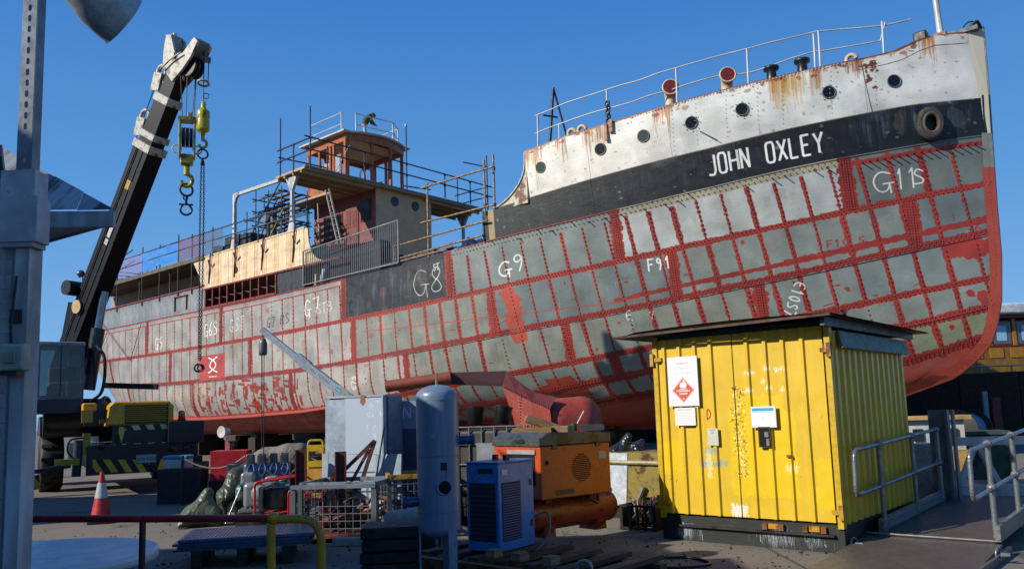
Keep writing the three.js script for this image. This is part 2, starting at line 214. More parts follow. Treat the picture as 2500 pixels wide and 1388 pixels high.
  const alongLine = (n, L0, L1, d) => { const o = [], k = Math.max(2, Math.ceil((L1 - L0) / .4)); for (let i = 0; i <= k; i++) { const L = lerp(L0, L1, i / k); o.push([L, line(n, L) + d]); } return o; };
  band('LB', 'LB', 2.65, 8.75, -.01, -.25, '#938b76');
  for (const n of ['LB', 'S1', 'S2', 'S3', 'S4']) for (const L of FR) {
    const q = rng(Math.round(L * 100) + n.charCodeAt(0) * 31 + n.charCodeAt(1) * 7); const hide = q(), w0 = .10 + q() * .06, c = RED[Math.floor(q() * 3)];
    if (n === 'LB' && L > 15.3 && L < 20.9) continue; if (hide < .04 && L > 3) continue;
    let t0 = line(n, L), t1 = line(NEXT[n], L); if (n === 'LB') t0 -= L > 2.6 && L < 9 ? .22 + q() * .1 : L > 2.6 ? .3 : .05;
    const dotted = q() < (L > 28 ? .75 : L > 9 && L < 13 ? .6 : .22), w = w0 * (L > 22 ? .62 : 1);
    const lx = y => L + (y - line('LB', L)) * lean(L); if (dotted) { for (let y = t0 - .04; y > t1; y -= .135) { x.fillStyle = c; x.beginPath(); x.ellipse(X(lx(y) + (q() - .5) * .02), Y(y), (.03 + q() * .028) * sx, (.04 + q() * .035) * sy, 0, 0, 6.3); x.fill(); } rag([[lx(t0), t0], [lx(t1), t1]], w * .4, q() * 1e6 | 0, c); }
    else rag([[lx(t0), t0], [lx((t0 + t1) / 2) + (q() - .5) * .03, (t0 + t1) / 2], [lx(t1), t1]], w, q() * 1e6 | 0, c);
  }
  for (const n of ['S1', 'S2', 'S3', 'S4', 'S5']) rag(alongLine(n, -.6, 51, n === 'S2' ? .07 : .0), n === 'S5' || n === 'S4' ? .22 : .17, 50 + n.charCodeAt(1), RED[n.charCodeAt(1) % 3]);
  rag(alongLine('LB', -.5, 2.6, -.22), .13, 71, RED[0]); rag(alongLine('LB', 8.9, 14.8, -.03), .05, 72, RED[1]); rag(alongLine('LB', 21, 51, -.02), .12, 73, RED[2]); rag(alongLine('LB', 21, 51, -.28), .05, 74, RED[1]);
  for (const n of ['LB', 'S1', 'S2', 'S3', 'S4']) for (const L of BUT[n]) { const q = rng(Math.round(L * 77)); rag([[L + .05, line(n, L)], [L + .05, line(NEXT[n], L)]], L > 22 ? .3 : .34, Math.round(L * 91), RED[Math.floor(q() * 3)]); }
  // liner straps, second seam rows and stray brush marks
  rag(alongLine('S2', -.4, 4.4, .42), .17, 81, RED[0]); rag(alongLine('S2', 3.6, 8.6, .40), .12, 82, RED[2]); rag(alongLine('S2', 8.4, 9.2, .38), .1, 83, RED[1]);
  rag([[8.3, 4.95], [12.6, 4.86], [17.5, 4.86], [20, 4.94]], .03, 84, '#9e4038'); rag([[12.9, 5.75], [12.6, 5.3], [12.65, 4.7], [12.5, 3.95]], .55, 85, '#a1402f');
  rag([[-.4, 5.75], [0.1, 5.7], [.7, 5.72]], .5, 86, RED[1]);
  for (let i = 0; i < 60; i++) { const L = r() * 21, y = line('S1', L) - .2 - r() * 2.4; if (r() < .5) blot(L, y, .02 + r() * .06, .02 + r() * .05, RED[i % 3], .9, 1200 + i); else rag([[L, y], [L + (r() - .5) * .5, y + (r() - .3) * .25]], .022, 1300 + i, RED[i % 3]); }
  for (let i = 0; i < 170; i++) { const L = 15 + r() * 31, y = 2.3 + r() * 4.4; blot(L, y, .03 + r() * .16, .03 + r() * .14, ['#94504a', '#8a4038', '#9a6a5c'][i % 3], .18 + r() * .4, 6000 + i); } blot(.25, 4.45, .1, .1, RED[0], 1, 5); blot(-.02, 4.3, .14, .2, RED[1], 1, 6); blot(.75, 3.6, .07, .08, RED[2], 1, 7); blot(11.3, 2.45, .9, .3, '#8d2a22', .9, 8);
  // blasted bilge: large brushed primer patches
  for (let i = 0; i < 90; i++) { const L = 24 + r() * 8.5, y = 2.1 + r() * 1.4; rag([[L, y], [L + (r() - .5) * .3, y - .1 - r() * .35]], .06 + r() * .2, 1500 + i, RED[i % 3]); }
  for (let i = 0; i < 26; i++) rag([[24 + r() * 8, 2.2 + r() * 1.3], [24 + r() * 8, 2.2 + r() * 1.3]].map((p, k, A) => k ? [A[0][0] + .5, A[0][1] + .05] : p), .1, 1700 + i, RED[i % 3]);
  for (let i = 0; i < 22; i++) streak(30.6 + r() * 5, 3.5, .8 + r() * .6, .3, ['#b08a52', '#c2b698', '#8a5a34'][i % 3], .5, 1800 + i);
  // panel with the yard's sign
  { x.fillStyle = '#a03a34'; const L0 = 29.95, L1 = 32.3; x.beginPath(); x.moveTo(X(L1), Y(4.85)); x.lineTo(X(L0), Y(4.85)); x.lineTo(X(L0), Y(3.66)); x.lineTo(X(L1), Y(3.66)); x.fill();
    x.strokeStyle = '#e9e9e6'; x.lineWidth = .09 * sx; x.lineCap = 'butt'; const cx = 31.05, cy = 4.36; for (const k of [-1, 1]) { x.beginPath(); for (let i = 0; i <= 16; i++) { const t = i / 16 * 2 - 1; const l = cx + k * (.26 - .52 * (1 - t * t) * 1.02 + .16 * t * t), y = cy + t * .36; i ? x.lineTo(X(l), Y(y)) : x.moveTo(X(l), Y(y)); } x.stroke(); }
    x.fillStyle = '#e9e9e6'; for (let i = 0; i < 8; i++) x.fillRect(X(31.38 - i * .09), Y(3.84), .06 * sx, .055 * sy); }
  // chalk and paint lettering
  const chalk = (str, L, y, h, wd, col, o = {}) => { x.strokeStyle = col; x.lineWidth = wd * sx; const sl = o.sl ?? .05, ca = Math.cos(o.rot || 0), sa = Math.sin(o.rot || 0); x.globalAlpha = o.a ?? .95; strokeText(x, str, { h, gw: o.gw || .62, gap: o.gap ?? .22, j: .06, seed: Math.round(L * 50), map: (px, py) => { const a = px * ca - py * sa, b = px * sa + py * ca; return [X(L - a), Y(y + b + a * sl)]; } }); x.globalAlpha = 1; };
  const WH = '#d9d9d0';
  chalk('G', 2.1, 7.38, .58, .035, WH, { gw: .8 }); chalk('11', 1.56, 7.46, .55, .035, WH, { gw: .34, gap: .16 }); chalk('S', 1.2, 7.55, .42, .035, WH);
  chalk('G', 13.05, 6.12, .5, .06, WH, { gw: 1 }); chalk('9', 12.5, 6.25, .55, .05, WH, { gw: .9 });
  chalk('G8', 17.0, 5.86, .98, .03, '#c2c4be', { gw: .85, gap: .0 }); chalk('ST', 15.95, 6.72, .24, .04, '#b5b8b4', { gap: .1 });
  chalk('F91', 8.02, 5.78, .34, .045, WH, { gw: .5 }); chalk('E10S7', 4.2, 5.12, .27, .04, WH, { rot: -2.0, gw: .55, sl: 0 }); chalk('F10 5', 3.32, 5.98, .2, .035, '#8e2b26', { gw: .7 }); chalk('F 46', .75, 6.1, .22, .03, '#8e2b26', { gw: .9 });
  chalk('G6S', 31.9, 5.72, .66, .06, WH, { gw: .5, gap: .12 }); chalk('G7', 23.7, 5.85, .7, .06, WH, { gw: .62 }); chalk('STB', 22.85, 5.9, .4, .05, WH, { gw: .7, a: .7 }); chalk('G7 RS', 26.5, 5.68, .42, .05, '#2b2022', { gw: .62 }); chalk('G5', 37.0, 5.5, .6, .05, WH, { gw: .6 }); chalk('GST', 29.6, 5.75, .6, .05, WH, { gw: .55, gap: .2, a: .7 });
  chalk('E7S', 20.4, 2.75, .22, .04, WH, { rot: 1.5, sl: 0 }); chalk('E', 8.9, 4.35, .3, .03, WH, { a: .8 }); chalk('7', 8.2, 4.35, .2, .03, WH, { a: .8 });
  for (let i = 0; i < 40; i++) { const L = r() * 30, y = line('S1', L) - r() * 2; x.strokeStyle = '#cfd2cc'; x.globalAlpha = .5; x.lineWidth = 1; x.beginPath(); x.moveTo(X(L), Y(y)); x.lineTo(X(L + (r() - .5) * .12), Y(y - .05 - r() * .2)); x.stroke(); } x.globalAlpha = 1;
  // white topsides: rust runs, stains, dents of old paint
  for (let i = 0; i < 90; i++) { const L = [.6, 2.2, 3.1, 4.0, 6.9, 7.2, 9.0, 9.35, 10.3, 11.2, 11.5][i % 11] + (r() - .5) * .3; streak(L, line('TOP', L) + .03, .12 + r() * .8, .06 + r() * .16, ['#8c4a1c', '#a8672c', '#6b3417'][i % 3], .75, 2000 + i); }
  for (let i = 0; i < 26; i++) streak(3.35 + r() * .8, line('TOP', 3.6) - .06, .5 + r() * .7, .2, ['#a5762e', '#8c5a22', '#b99452'][i % 3], .45, 2100 + i);
  streak(9.3, line('TOP', 9.3), 1.6, .05, '#8c4a1c', .95, 2200); streak(11.25, line('TOP', 11.3), 1.5, .16, '#a8702c', .8, 2201); streak(6.85, line('TOP', 6.9), 1.3, .05, '#8c4a1c', .9, 2202);
  for (let i = 0; i < 200; i++) { const L = -.4 + r() * 12, y = lerp(line('LW', L), line('TOP', L), r()); blot(L, y, .01 + r() * .05, .01 + r() * .04, ['#8c5a2c', '#9b9a90', '#6b5a48', '#d2d2cd'][i % 4], .2 + r() * .4, 2300 + i); }
  for (let i = 0; i < 50; i++) { const L = -.4 + r() * 12, y = lerp(line('LW', L), line('TOP', L), r()); blot(L, y, .1 + r() * .4, .1 + r() * .3, i % 2 ? '#c6c8c6' : '#9fa3a1', .12, 2600 + i); }
  rag(alongLine('TOP', -.4, 11.6, .0), .09, 91, '#7c3f22'); for (let i = 0; i < 120; i++) { const L = -.3 + r() * 12; blot(L, line('TOP', L) - r() * r() * .3, .02 + r() * .09, .015 + r() * .05, ['#7a3c1c', '#99602c', '#5a2a16'][i % 3], .35 + r() * .4, 5000 + i); } rag(alongLine('TOP', -.3, 2.2, -.33), .018, 92, '#4c2a1a'); rag(alongLine('LW', -.3, 13.4, -.01), .025, 93, '#7e6a4c');
  rag([[2.05, line('TOP', 2)], [1.9, line('LW', 1.9)]], .02, 94, '#57483c'); for (let i = 0; i < 14; i++) blot(1.7 + r() * .25, 10.3 + r() * .75, .03 + r() * .05, .03 + r() * .05, '#5c2a17', .9, 2700 + i);
  // black band: scuffs and salt runs, name in white
  for (let i = 0; i < 150; i++) { const L = -.4 + r() * 13.8; streak(L, line('LW', L) - r() * .6, .2 + r() * .7, .05 + r() * .16, ['#22303a', '#2f3b42', '#18222a', '#4a4f4a'][i % 4], .34, 3000 + i); }
  for (let i = 0; i < 26; i++) { const L = -.3 + r() * 2.6; streak(L, line('LW', L) - r() * .4, .3 + r() * .6, .06, ['#5a6f80', '#3d5462', '#7c8a92'][i % 3], .5, 3200 + i); }
  for (let i = 0; i < 80; i++) { const L = -.4 + r() * 13.6, y = lerp(line('LB', L), line('LW', L), r()); blot(L, y, .015 + r() * .04, .015 + r() * .04, ['#6e5a44', '#3a3f40', '#8a8d88'][i % 3], .6, 3300 + i); }
  blot(1.35, 9.25, .12, .35, '#4d4636', .6, 3); blot(.15, 9.3, .2, .3, '#3a3d3c', .6, 4); band('LW', 'LB', 13.05, 13.3, 0, 0, '#8f8058');
  for (let i = 0; i < 60; i++) { const L = 15.2 + r() * 5.7; streak(L, line('LB', L) - r() * .9, .2 + r() * .8, .05 + r() * .25, ['#46525a', '#2f3d48', '#6a6f6a', '#7a5230'][i % 4], .4, 3500 + i); }
  const nm = (str, L, y, sl) => { x.strokeStyle = '#dcdcd6'; x.lineWidth = .062 * sx; x.lineCap = 'butt'; x.lineJoin = 'bevel'; const h = .56; let ax = 0; for (const ch of str) { const gw = .205; for (const st of GL[ch]) { x.beginPath(); st.forEach((p, i) => { const px = ax + p[0] * gw, c = [X(L - px), Y(y + p[1] * h + px * sl)]; i ? x.lineTo(...c) : x.moveTo(...c); }); x.stroke(); } ax += .205 + .085; } };
  nm('JOHN', 5.98, 8.33, .105); nm('OXLEY', 4.47, 8.49, .115);
  // fine grain of the paint film
  const im = x.getImageData(0, 0, Wp, Hp), D = im.data, q = rng(77); for (let j = 0, o = 0; j < Hp; j++) for (let i = 0; i < Wp; i++, o += 4) { const L = Lb - i / sx, y = Y1 - j / sy; const n = 1 + fbm(L * 1.3, y * 1.1, 3, 3) * .26 + (q() - .5) * .10; D[o] *= n; D[o + 1] *= n; D[o + 2] *= n; } x.putImageData(im, 0, 0);
}
const HTEX = [[-.8, 21.2], [17.2, 51.4]].map(([a, b]) => canvasTex(2048, 1024, (x, w, h) => paintHull(x, w, h, a, b)));
const HMAT = HTEX.map(t => new THREE.MeshStandardMaterial({ map: t, roughness: .64, metalness: 0, roughnessMap: tex('rough', 6), bumpMap: tex('blotch', 9), bumpScale: .006 }));
const huv = (k, L, y) => { const [a, b] = k ? [17.2, 51.4] : [-.8, 21.2]; return [(b - L) / (b - a), (y - Y0) / (Y1 - Y0)]; };

// ---------------------------------------------------------------- hull
const ship = thing('ship', 'long old steel ship with red-primed grey hull plates, black band and white bow', 'ship', W(12.9, 0, 22), YAW);
function plate(nA, nB, L0, L1, off, k, parent = ship, name = 'hull_plate', side = 1, gapA = .004, lap = .03) {
  const stem = L0 < -.55, nx = Math.max(3, Math.ceil((L1 - L0) / .7)), nv = 4, P = [], N = [], U = [];
  const cell = (i, j, o) => { const t = j / nv, q = i / nx; let L = lerp(L0 + (stem ? 0 : .004), L1 - .004, q), y; const yy = l => lerp(line(nA, l) - gapA, line(nB, l) - (nB === 'K' ? 0 : lap), t); y = yy(L); if (stem) { L = lerp(Lstem(y) + .03, L1 - .004, q); y = yy(L); L = lerp(Lstem(y) + .03, L1 - .004, q); } const p = hullP(L, y), n = hullN(L, y); p.addScaledVector(n, o); if (side < 0) { p.z *= -1; n.z *= -1; } return [p, n, huv(k, L, y)]; };
  const tri = (a, b, c, fl) => { for (const v of side < 0 ? [a, c, b] : [a, b, c]) { P.push(v[0].x, v[0].y, v[0].z); const n = fl || v[1]; N.push(n.x, n.y, n.z); U.push(v[2][0], v[2][1]); } };
  for (let i = 0; i < nx; i++) for (let j = 0; j < nv; j++) { const a = cell(i, j, off), b = cell(i + 1, j, off), c = cell(i + 1, j + 1, off), d = cell(i, j + 1, off); tri(a, b, c); tri(a, c, d); }
  const edge = (pts, fl) => { for (let i = 0; i < pts.length - 1; i++) { const a = cell(...pts[i], off), b = cell(...pts[i + 1], off), c = cell(...pts[i + 1], off - .045), d = cell(...pts[i], off - .045); tri(a, b, c, fl); tri(a, c, d, fl); } };
  const row = j => Array.from({ length: nx + 1 }, (_, i) => [i, j]), col = i => Array.from({ length: nv + 1 }, (_, j) => [i, j]);
  edge(row(0), V(0, 1, 0)); edge(row(nv), V(0, -1, 0)); edge(col(0), V(1, 0, 0)); edge(col(nx), V(-1, 0, 0));
  const g = new THREE.BufferGeometry(); g.setAttribute('position', new THREE.Float32BufferAttribute(P, 3)); g.setAttribute('normal', new THREE.Float32BufferAttribute(N, 3)); g.setAttribute('uv', new THREE.Float32BufferAttribute(U, 2));
  const m = new THREE.Mesh(g, HMAT[k]); m.name = name; m.castShadow = m.receiveShadow = true; parent.add(m); return m;
}
const OFF = { TOP: .0, LW: .02, LB: .0, S1: .022, S2: .0, S3: .02, S4: .0, S5: .02 };
for (const n of Object.keys(NEXT)) {
  const bs = [n === 'S5' ? .0 : -.6, ...BUT[n].filter(L => L < (ENDL[n] || 52)), ENDL[n] || 51];
  for (let i = 0; i < bs.length - 1; i++) plate(n, NEXT[n], bs[i], bs[i + 1], OFF[n] + (i % 2) * .004, bs[i + 1] <= 21.2 ? 0 : bs[i] >= 17.2 ? 1 : (bs[i] + bs[i + 1]) / 2 > 19 ? 1 : 0);
}
{ // port side in two broad sheets, decks, bulkhead, stem, keel
  const grid = (fn, nx, ny, name, mat, parent = ship) => { const g = new THREE.PlaneGeometry(1, 1, nx, ny), p = g.attributes.position, u = g.attributes.uv; for (let i = 0; i < p.count; i++) { const v = fn(u.getX(i), u.getY(i)); p.setXYZ(i, v.x, v.y, v.z); u.setXY(i, v.x * .5, v.z * .5 + v.y * .5); } g.computeVertexNormals(); const m = new THREE.Mesh(g, mat); m.name = name; m.castShadow = m.receiveShadow = true; parent.add(m); return m; };
  const pm = M('#6f7879', .6, { ds: 1 });
  grid((u, v) => { const L = lerp(-.55, 51, u), y = lerp(line('K', L), line('LB', L), v), l = Math.max(L, Lstem(y)); return hullP(l, y, -1); }, 60, 12, 'port_side', pm);
  grid((u, v) => { const L = lerp(-.55, 11.6, u), y = lerp(line('LB', L), line('TOP', L), v), l = Math.max(L, Lstem(y)); return hullP(l, y, -1); }, 20, 4, 'port_topside', M('#b4b7b3', .6, { ds: 1 }));
  grid((u, v) => { const L = lerp(-.45, 11.6, u), y = line('TOP', L) - .05 - (L < 2.2 ? .55 * (1 - L / 2.2) : 0); return V(-L, y, lerp(-1, 1, v) * (halfB(L, y) - .02)); }, 24, 6, 'forecastle_deck', M('#5f564a', .8, { n: 'wood', ds: 1 }));
  grid((u, v) => { const L = lerp(11.6, 51, u), y = line('LB', L) - .08; return V(-L, y, lerp(-1, 1, v) * (halfB(L, y) - .03)); }, 40, 6, 'main_deck', M('#57504a', .85, { n: 'wood', ds: 1 }));
  grid((u, v) => { const L = lerp(3, 51, u); return V(-L, line('K', L) + .01, lerp(-1, 1, v) * halfB(L, line('K', L))); }, 40, 6, 'bottom_plating', M('#8c3a30', .7, { ds: 1 }));
  grid((u, v) => { const y = lerp(line('LB', 11.62) - .1, line('TOP', 11.62) - .06, v); return V(-11.62, y, lerp(-1, 1, u) * (halfB(11.62, y) - .02)); }, 6, 3, 'forecastle_bulkhead', M('#a9a493', .7, { ds: 1 }));
  // stem bar: upper cream, black, grey, then red down to the forefoot
  const stemPt = y => V(-Lstem(y), y, 0);
  const seg = (ya, yb, wd, mat, n = 10) => { const P = [], b = mb(); const row = y => { const t = stemPt(y - .03).sub(stemPt(y + .03)).normalize(), nn = V(t.y, -t.x, 0); if (nn.x > 0) nn.negate(); return [0, .3, 1].map((k, i) => { const p = stemPt(y).addScaledVector(nn, k * wd - .05), L = -p.x; p.z = i === 0 ? .07 : Math.max(.085, halfB(L, p.y) + .04); return p; }); };
    for (let i = 0; i < n; i++) { const A = row(lerp(ya, yb, i / n)), B = row(lerp(ya, yb, (i + 1) / n)); for (const sd of [1, -1]) { const a = A.map(v => V(v.x, v.y, v.z * sd)), c = B.map(v => V(v.x, v.y, v.z * sd)); for (let k = 0; k < 2; k++) P.push(a[k], a[k + 1], c[k + 1], a[k], c[k + 1], c[k]); } P.push(A[0], B[0], V(B[0].x, B[0].y, -B[0].z), A[0], V(B[0].x, B[0].y, -B[0].z), V(A[0].x, A[0].y, -A[0].z)); }
    const g = new THREE.BufferGeometry().setFromPoints(P), uv = []; for (const v of P) uv.push(v.x * 2, v.y); g.setAttribute('uv', new THREE.Float32BufferAttribute(uv, 2)); g.computeVertexNormals(); return b.push(g).build('stem_bar', mat, ship); };
  seg(11.9, 9.93, .14, M('#cfc9b4', .6, { ds: 1 }), 6); seg(9.93, 8.86, .16, M('#20282a', .6, { ds: 1 }), 4); seg(8.86, 7.9, .22, M('#7d847c', .6, { ds: 1 }), 4); seg(7.9, 1.62, .25, M('#a34434', .65, { n: 'fine', ds: 1 }), 60);
  mb().push((() => { const s = []; for (const [y, w] of [[11.84, .30], [9.9, .17], [8.85, .13]]) s.push([y, w]); const g = new THREE.BufferGeometry(), P = []; for (let i = 0; i < 2; i++) { const [ya, wa] = s[i], [yb, wb] = s[i + 1], A = hullP(Lstem(ya) + wa, ya).add(V(0, 0, .012)), B = hullP(Lstem(yb) + wb, yb).add(V(0, 0, .012)), C = V(-Lstem(yb) + .03, yb, .1), D = V(-Lstem(ya) + .03, ya, .1); P.push(...A, ...B, ...C, ...A, ...C, ...D); } g.setAttribute('position', new THREE.Float32BufferAttribute(P, 3)); g.computeVertexNormals(); return g; })()).build('stem_flange', M('#d3cdb8', .6, { ds: 1 }), ship);
  const kb = mb(); for (let L = 3.4; L < 46; L += .8) kb.beam(V(-L, line('K', L) - .06, 0), V(-L - .82, line('K', L + .82) - .06, 0), .3, .2); kb.build('keel', M('#7e2f26', .75), ship);
  // bilge keel: thin red fin along the turn of the bilge
  const bk = mb(); const BL = []; for (let L = 20; L <= 40; L += .8) BL.push(L); const fy = L => line('S3', L) + .02 + (L > 34 ? (L - 34) * .04 : 0); for (let i = 0; i < BL.length - 1; i++) { const f = L => { const y = fy(L), p = hullP(L, y), n = V(0, -.45, 1).normalize(); return p.addScaledVector(n, .12); }; bk.beam(f(BL[i]), f(BL[i + 1] + .01), .03, .3, V(0, -.45, 1).normalize()); } bk.build('bilge_keel', M('#b05044', .6, { n: 'fine' }), ship);
}
{ // rivets, instanced in four paints
  const dome = new THREE.SphereGeometry(1, 6, 3, 0, 6.2832, 0, 1.5708), disc = new THREE.CylinderGeometry(1, 1, .3, 6), Mx = new THREE.Matrix4(), Q = new THREE.Quaternion(), up = V(0, 1, 0);
  const sets = { red: [], dark: [], white: [], black: [] };
  const offAt = y0 => .024;
  const put = (set, L, y, r = .017) => { if (L < Lstem(y) + .06 || L > 47) return; sets[set].push([L, y, r]); };
  for (const [n, d] of [['S1', 0], ['S2', .06], ['S3', 0], ['S4', 0], ['S5', 0]]) for (const k of n === 'S5' || n === 'S4' ? [-.06, 0, .06] : [-.035, .035]) for (let L = -.5; L < (d || n === 'S1' ? 45 : 20); L += L < 16 ? .11 : .16) put('red', L + (k > 0 ? .055 : 0), line(n, L) + d + k, .021);
  for (const n of ['LB', 'S1', 'S2', 'S3', 'S4']) { for (const L of FR) { if (n === 'LB' && L > 15.2 && L < 21) continue; if (L > 40) continue; let y = line(n, L) - (n === 'LB' ? .34 : .12); const y1 = line(NEXT[n], L) + .06; for (; y > y1; y -= L < 16 ? .13 : .17) put('red', L + (y - line('LB', L)) * lean(L), y, .024); } for (const L of BUT[n]) for (const k of [-.09, -.03, .03, .09]) for (let y = line(n, L) - .08; y > line(NEXT[n], L) + .05; y -= .075) put('red', L + .05 + k, y, .016); }
  for (const k of [-.06, -.19]) for (let L = 2.7; L < 15; L += .15) put('dark', L + (k < -.1 ? .07 : 0), line('LB', L) + k, .02);
  for (let L = 15.2; L < 21; L += .1) put('dark', L, line('LB', L) - .1, .012); for (const k of [-.05, -.14]) for (let L = 22; L < 45; L += .16) put('dark', L, line('LB', L) + k, .018);
  for (let L = 2.4; L < 8; L += .085) put('white', L, line('TOP', L) - .05, .018);
  for (const L of [2.75, 3.9, 4.5, 5.3, 6.1, 6.75, 1.75]) for (let y = line('TOP', L) - .2; y > line('LW', L) + .08; y -= .13) put('white', L + (line('TOP', L) - y) * .06, y, .015);
  for (const [L, y] of [[2.82, 10.29], [4.91, 10.08], [6.25, 9.9]]) for (let i = 0; i < 8; i++) put('white', L + Math.cos(i * .785) * .22, y + Math.sin(i * .785) * .23, .02);
  for (let i = 0; i < 26; i++) for (const k of [0, 1]) put('black', 0.1 + i * .5, lerp(line('LB', i * .5), line('LW', i * .5), .12 + k * .76), .014);
  for (let y = 7.8; y > 2.4; y -= .1) { const L = Lstem(y) + .09; put('red', L, y, .018); }
  const cm = { red: M('#74211a', .42, { n: null }), dark: M('#0c0c0c', .8, { n: null }), white: M('#b9bbb7', .5, { n: null }), black: M('#171d22', .5, { n: null }) };
  for (const k in sets) { const im = new THREE.InstancedMesh(k === 'dark' ? disc : dome, cm[k], sets[k].length); sets[k].forEach(([L, y, r], i) => { const n = hullN(L, y), p = hullP(L, y).addScaledVector(n, .026); Q.setFromUnitVectors(up, n); Mx.compose(p, Q, V(r, r * .75, r)); im.setMatrixAt(i, Mx); }); im.name = k === 'dark' ? 'rivet_holes' : 'rivets'; im.userData.kind = 'stuff'; im.castShadow = im.receiveShadow = true; ship.add(im); }
  // loose bolts left in the seam under the black band
  const bg = new THREE.CylinderGeometry(.018, .018, .2, 6), q = rng(9), bm = M('#1a1715', .7, { n: null });
  const bl = []; for (let i = 0; i < 16; i++) bl.push([-.2 + i * .165, .24]); for (const L of [3.1, 3.4, 4.1, 4.4, 5.1, 6.6, 6.9, 7.3, 7.9, 8.6, 9.1, 9.6, 10.2, 10.9, 11.4, 12.1, 13.2]) bl.push([L, q() < .5 ? .07 : .2]);
  for (const [L, d] of bl) { const y = line('LB', L) - d, n = hullN(L, y), m = new THREE.Mesh(bg, bm); m.position.copy(hullP(L, y)).addScaledVector(n, .07); m.quaternion.setFromUnitVectors(up, n); m.name = 'bolt'; m.castShadow = true; ship.add(m); }
  // portholes: rim, dark glass set back in it
  const rim = new THREE.TorusGeometry(.175, .02, 6, 20), gl = new THREE.CylinderGeometry(.17, .17, .02, 20), z = V(0, 0, 1);
  [[1.36, 10.46], [2.82, 10.29], [4.91, 10.08], [6.25, 9.9], [7.63, 9.75], [8.98, 9.6], [11.08, 9.43]].forEach(([L, y], i) => { const n = hullN(L, y), p = hullP(L, y), g = new THREE.Mesh(rim, M(i > 3 ? '#6e6048' : '#5a5c5a', .5, { n: null })); g.name = 'porthole'; g.position.copy(p).addScaledVector(n, .008); g.quaternion.setFromUnitVectors(z, n); ship.add(g); const d = new THREE.Mesh(gl, i === 4 || i === 6 ? M('#3d4a44', .15, { n: null }) : M('#070708', .3, { n: null })); d.rotation.x = Math.PI / 2; d.name = 'pane'; g.add(d); });
}
// ---------------------------------------------------------------- superstructure (all children of the ship)
const CREAM = M('#e4caa2', .7, { n: 'streak', s: 1.1 }), TAN = M('#e2ae7c', .75, { n: 'fine', s: .8 }), REDP = M('#8f362c', .6, { n: 'rust', s: 1.3 }), WHITEP = M('#c3c6c4', .5, { n: 'streak' }), WOODR = M('#b5662e', .5, { n: 'wood', s: 1.2 }), MAROON = M('#8f4c42', .65, { n: 'wood', s: .8 }), DARK = M('#0d0d0e', .8, { n: null }), STEELD = M('#33383b', .6, { n: 'rust', s: 1 }), OLIVE = M('#5f5a43', .75);
const sub = (parent, name) => { const g = new THREE.Group(); g.name = name; parent.add(g); return g; };
{ // side openings with red frames, plate, planked bulwark
  const z = 5.46; mb().box(-28.85, 7.58, 3.6, 6.6, .98, .06).build('inner_wall', M('#6d5848', .8), ship); mb().box(-27.6, 8.09, 0, 9.4, .06, 10.7).build('shelter_deck', M('#6a5a48', .85, { n: 'wood' }), ship); for (const L of [25.75, 32.0]) mb().box(-L, 7.58, 4.5, .06, .98, 1.8).build('web_frame', M('#6d3a30', .7), ship);
  const lb = L => line('LB', L);
  for (let i = 0; i <= 9; i++) { const L = 25.85 + i * .672; mb().box(-L, (lb(L) + 8.02) / 2, z, .07, 8.04 - lb(L), .09).build('opening_post', REDP, ship); if (i < 9) mb().beam(S(L + .4, z - .25, 7.5 + (i % 3) * .03), S(L + .67, z - .02, 7.56 + (i % 2) * .03), .03, .03).build('bracket_arm', M('#a59c92', .6), ship); }
  mb().beam(S(21.2, z + .03, 8.02), S(32.0, z + .03, 8.06), .1, .07).build('red_rail', REDP, ship); mb().beam(S(25.8, z + .02, lb(25.8) + .04), S(32, z + .02, lb(32) + .04), .08, .1).build('red_sill', REDP, ship);
  mb().box(-24.75, 7.56, z, 2.0, .92, .03).build('bulwark_plate', STEELD, ship);
  const q = rng(31); const cols = ['#e6cda4', '#ead4ae', '#dfbf92', '#e8cfae', '#dcbc98'].map(c => M(c, .7, { n: 'streak', s: 1.1 }));
  for (let i = 0; i < 26; i++) { const L = 23.75 + i * .316; mb().box(-L - .158, 8.87, z + .01 + q() * .012, .305, 1.56, .04).build('bulwark_plank', cols[Math.floor(q() * 5)], ship); }
  mb().beam(S(23.7, z, 9.67), S(32, z, 9.67), .12, .06).build('capping_rail', CREAM, ship);
  { const pts = [[0, 0], [0, 1.56]]; for (let i = 0; i <= 10; i++) { const t = i / 10; pts.push([.25 + 1.0 * t * t, 1.5 - 1.5 * Math.sin(t * 1.45) + .02]); } pts.push([1.25, 0]); mb().ext(pts, .05, -23.74, 8.09, z).build('bulwark_fairing', CREAM, ship); }
  { const pts = [[0, 0], [0, 1.62]]; for (let i = 0; i <= 10; i++) { const t = i / 10 * Math.PI / 2; pts.push([-.25 - .95 * (1 - Math.cos(t)) * 0 - 1.15 * Math.cos(t) * 0 - (.1 + .95 * (1 - Math.sin(t))), 1.62 - 1.62 * (1 - Math.cos(t)) * 0 - 1.62 * (i / 10)]); } mb().ext(pts.map(p => [p[0], p[1]]), .05, -31.98, 8.07, z).build('opening_fairing', M('#cdbfa4', .7), ship); }
  for (const L of [24.3, 26.7, 29.0, 31.3]) mb().beam(S(L + .25, z + .05, 8.3), S(L, z + .12, 9.75), .06, .05).beam(S(L, z + .12, 9.1), S(L - .15, z + .3, 9.35), .06, .09).build('stanchion_bracket', M('#6b4636', .7, { n: 'rust' }), ship);
  mb().lathe([[0, 0], [.16, 0], [.16, .03], [0, .03]], -29.1, 8.62, z + .02, 14, [Math.PI / 2, 0, 0]).build('scupper_cover', DARK, ship);
}
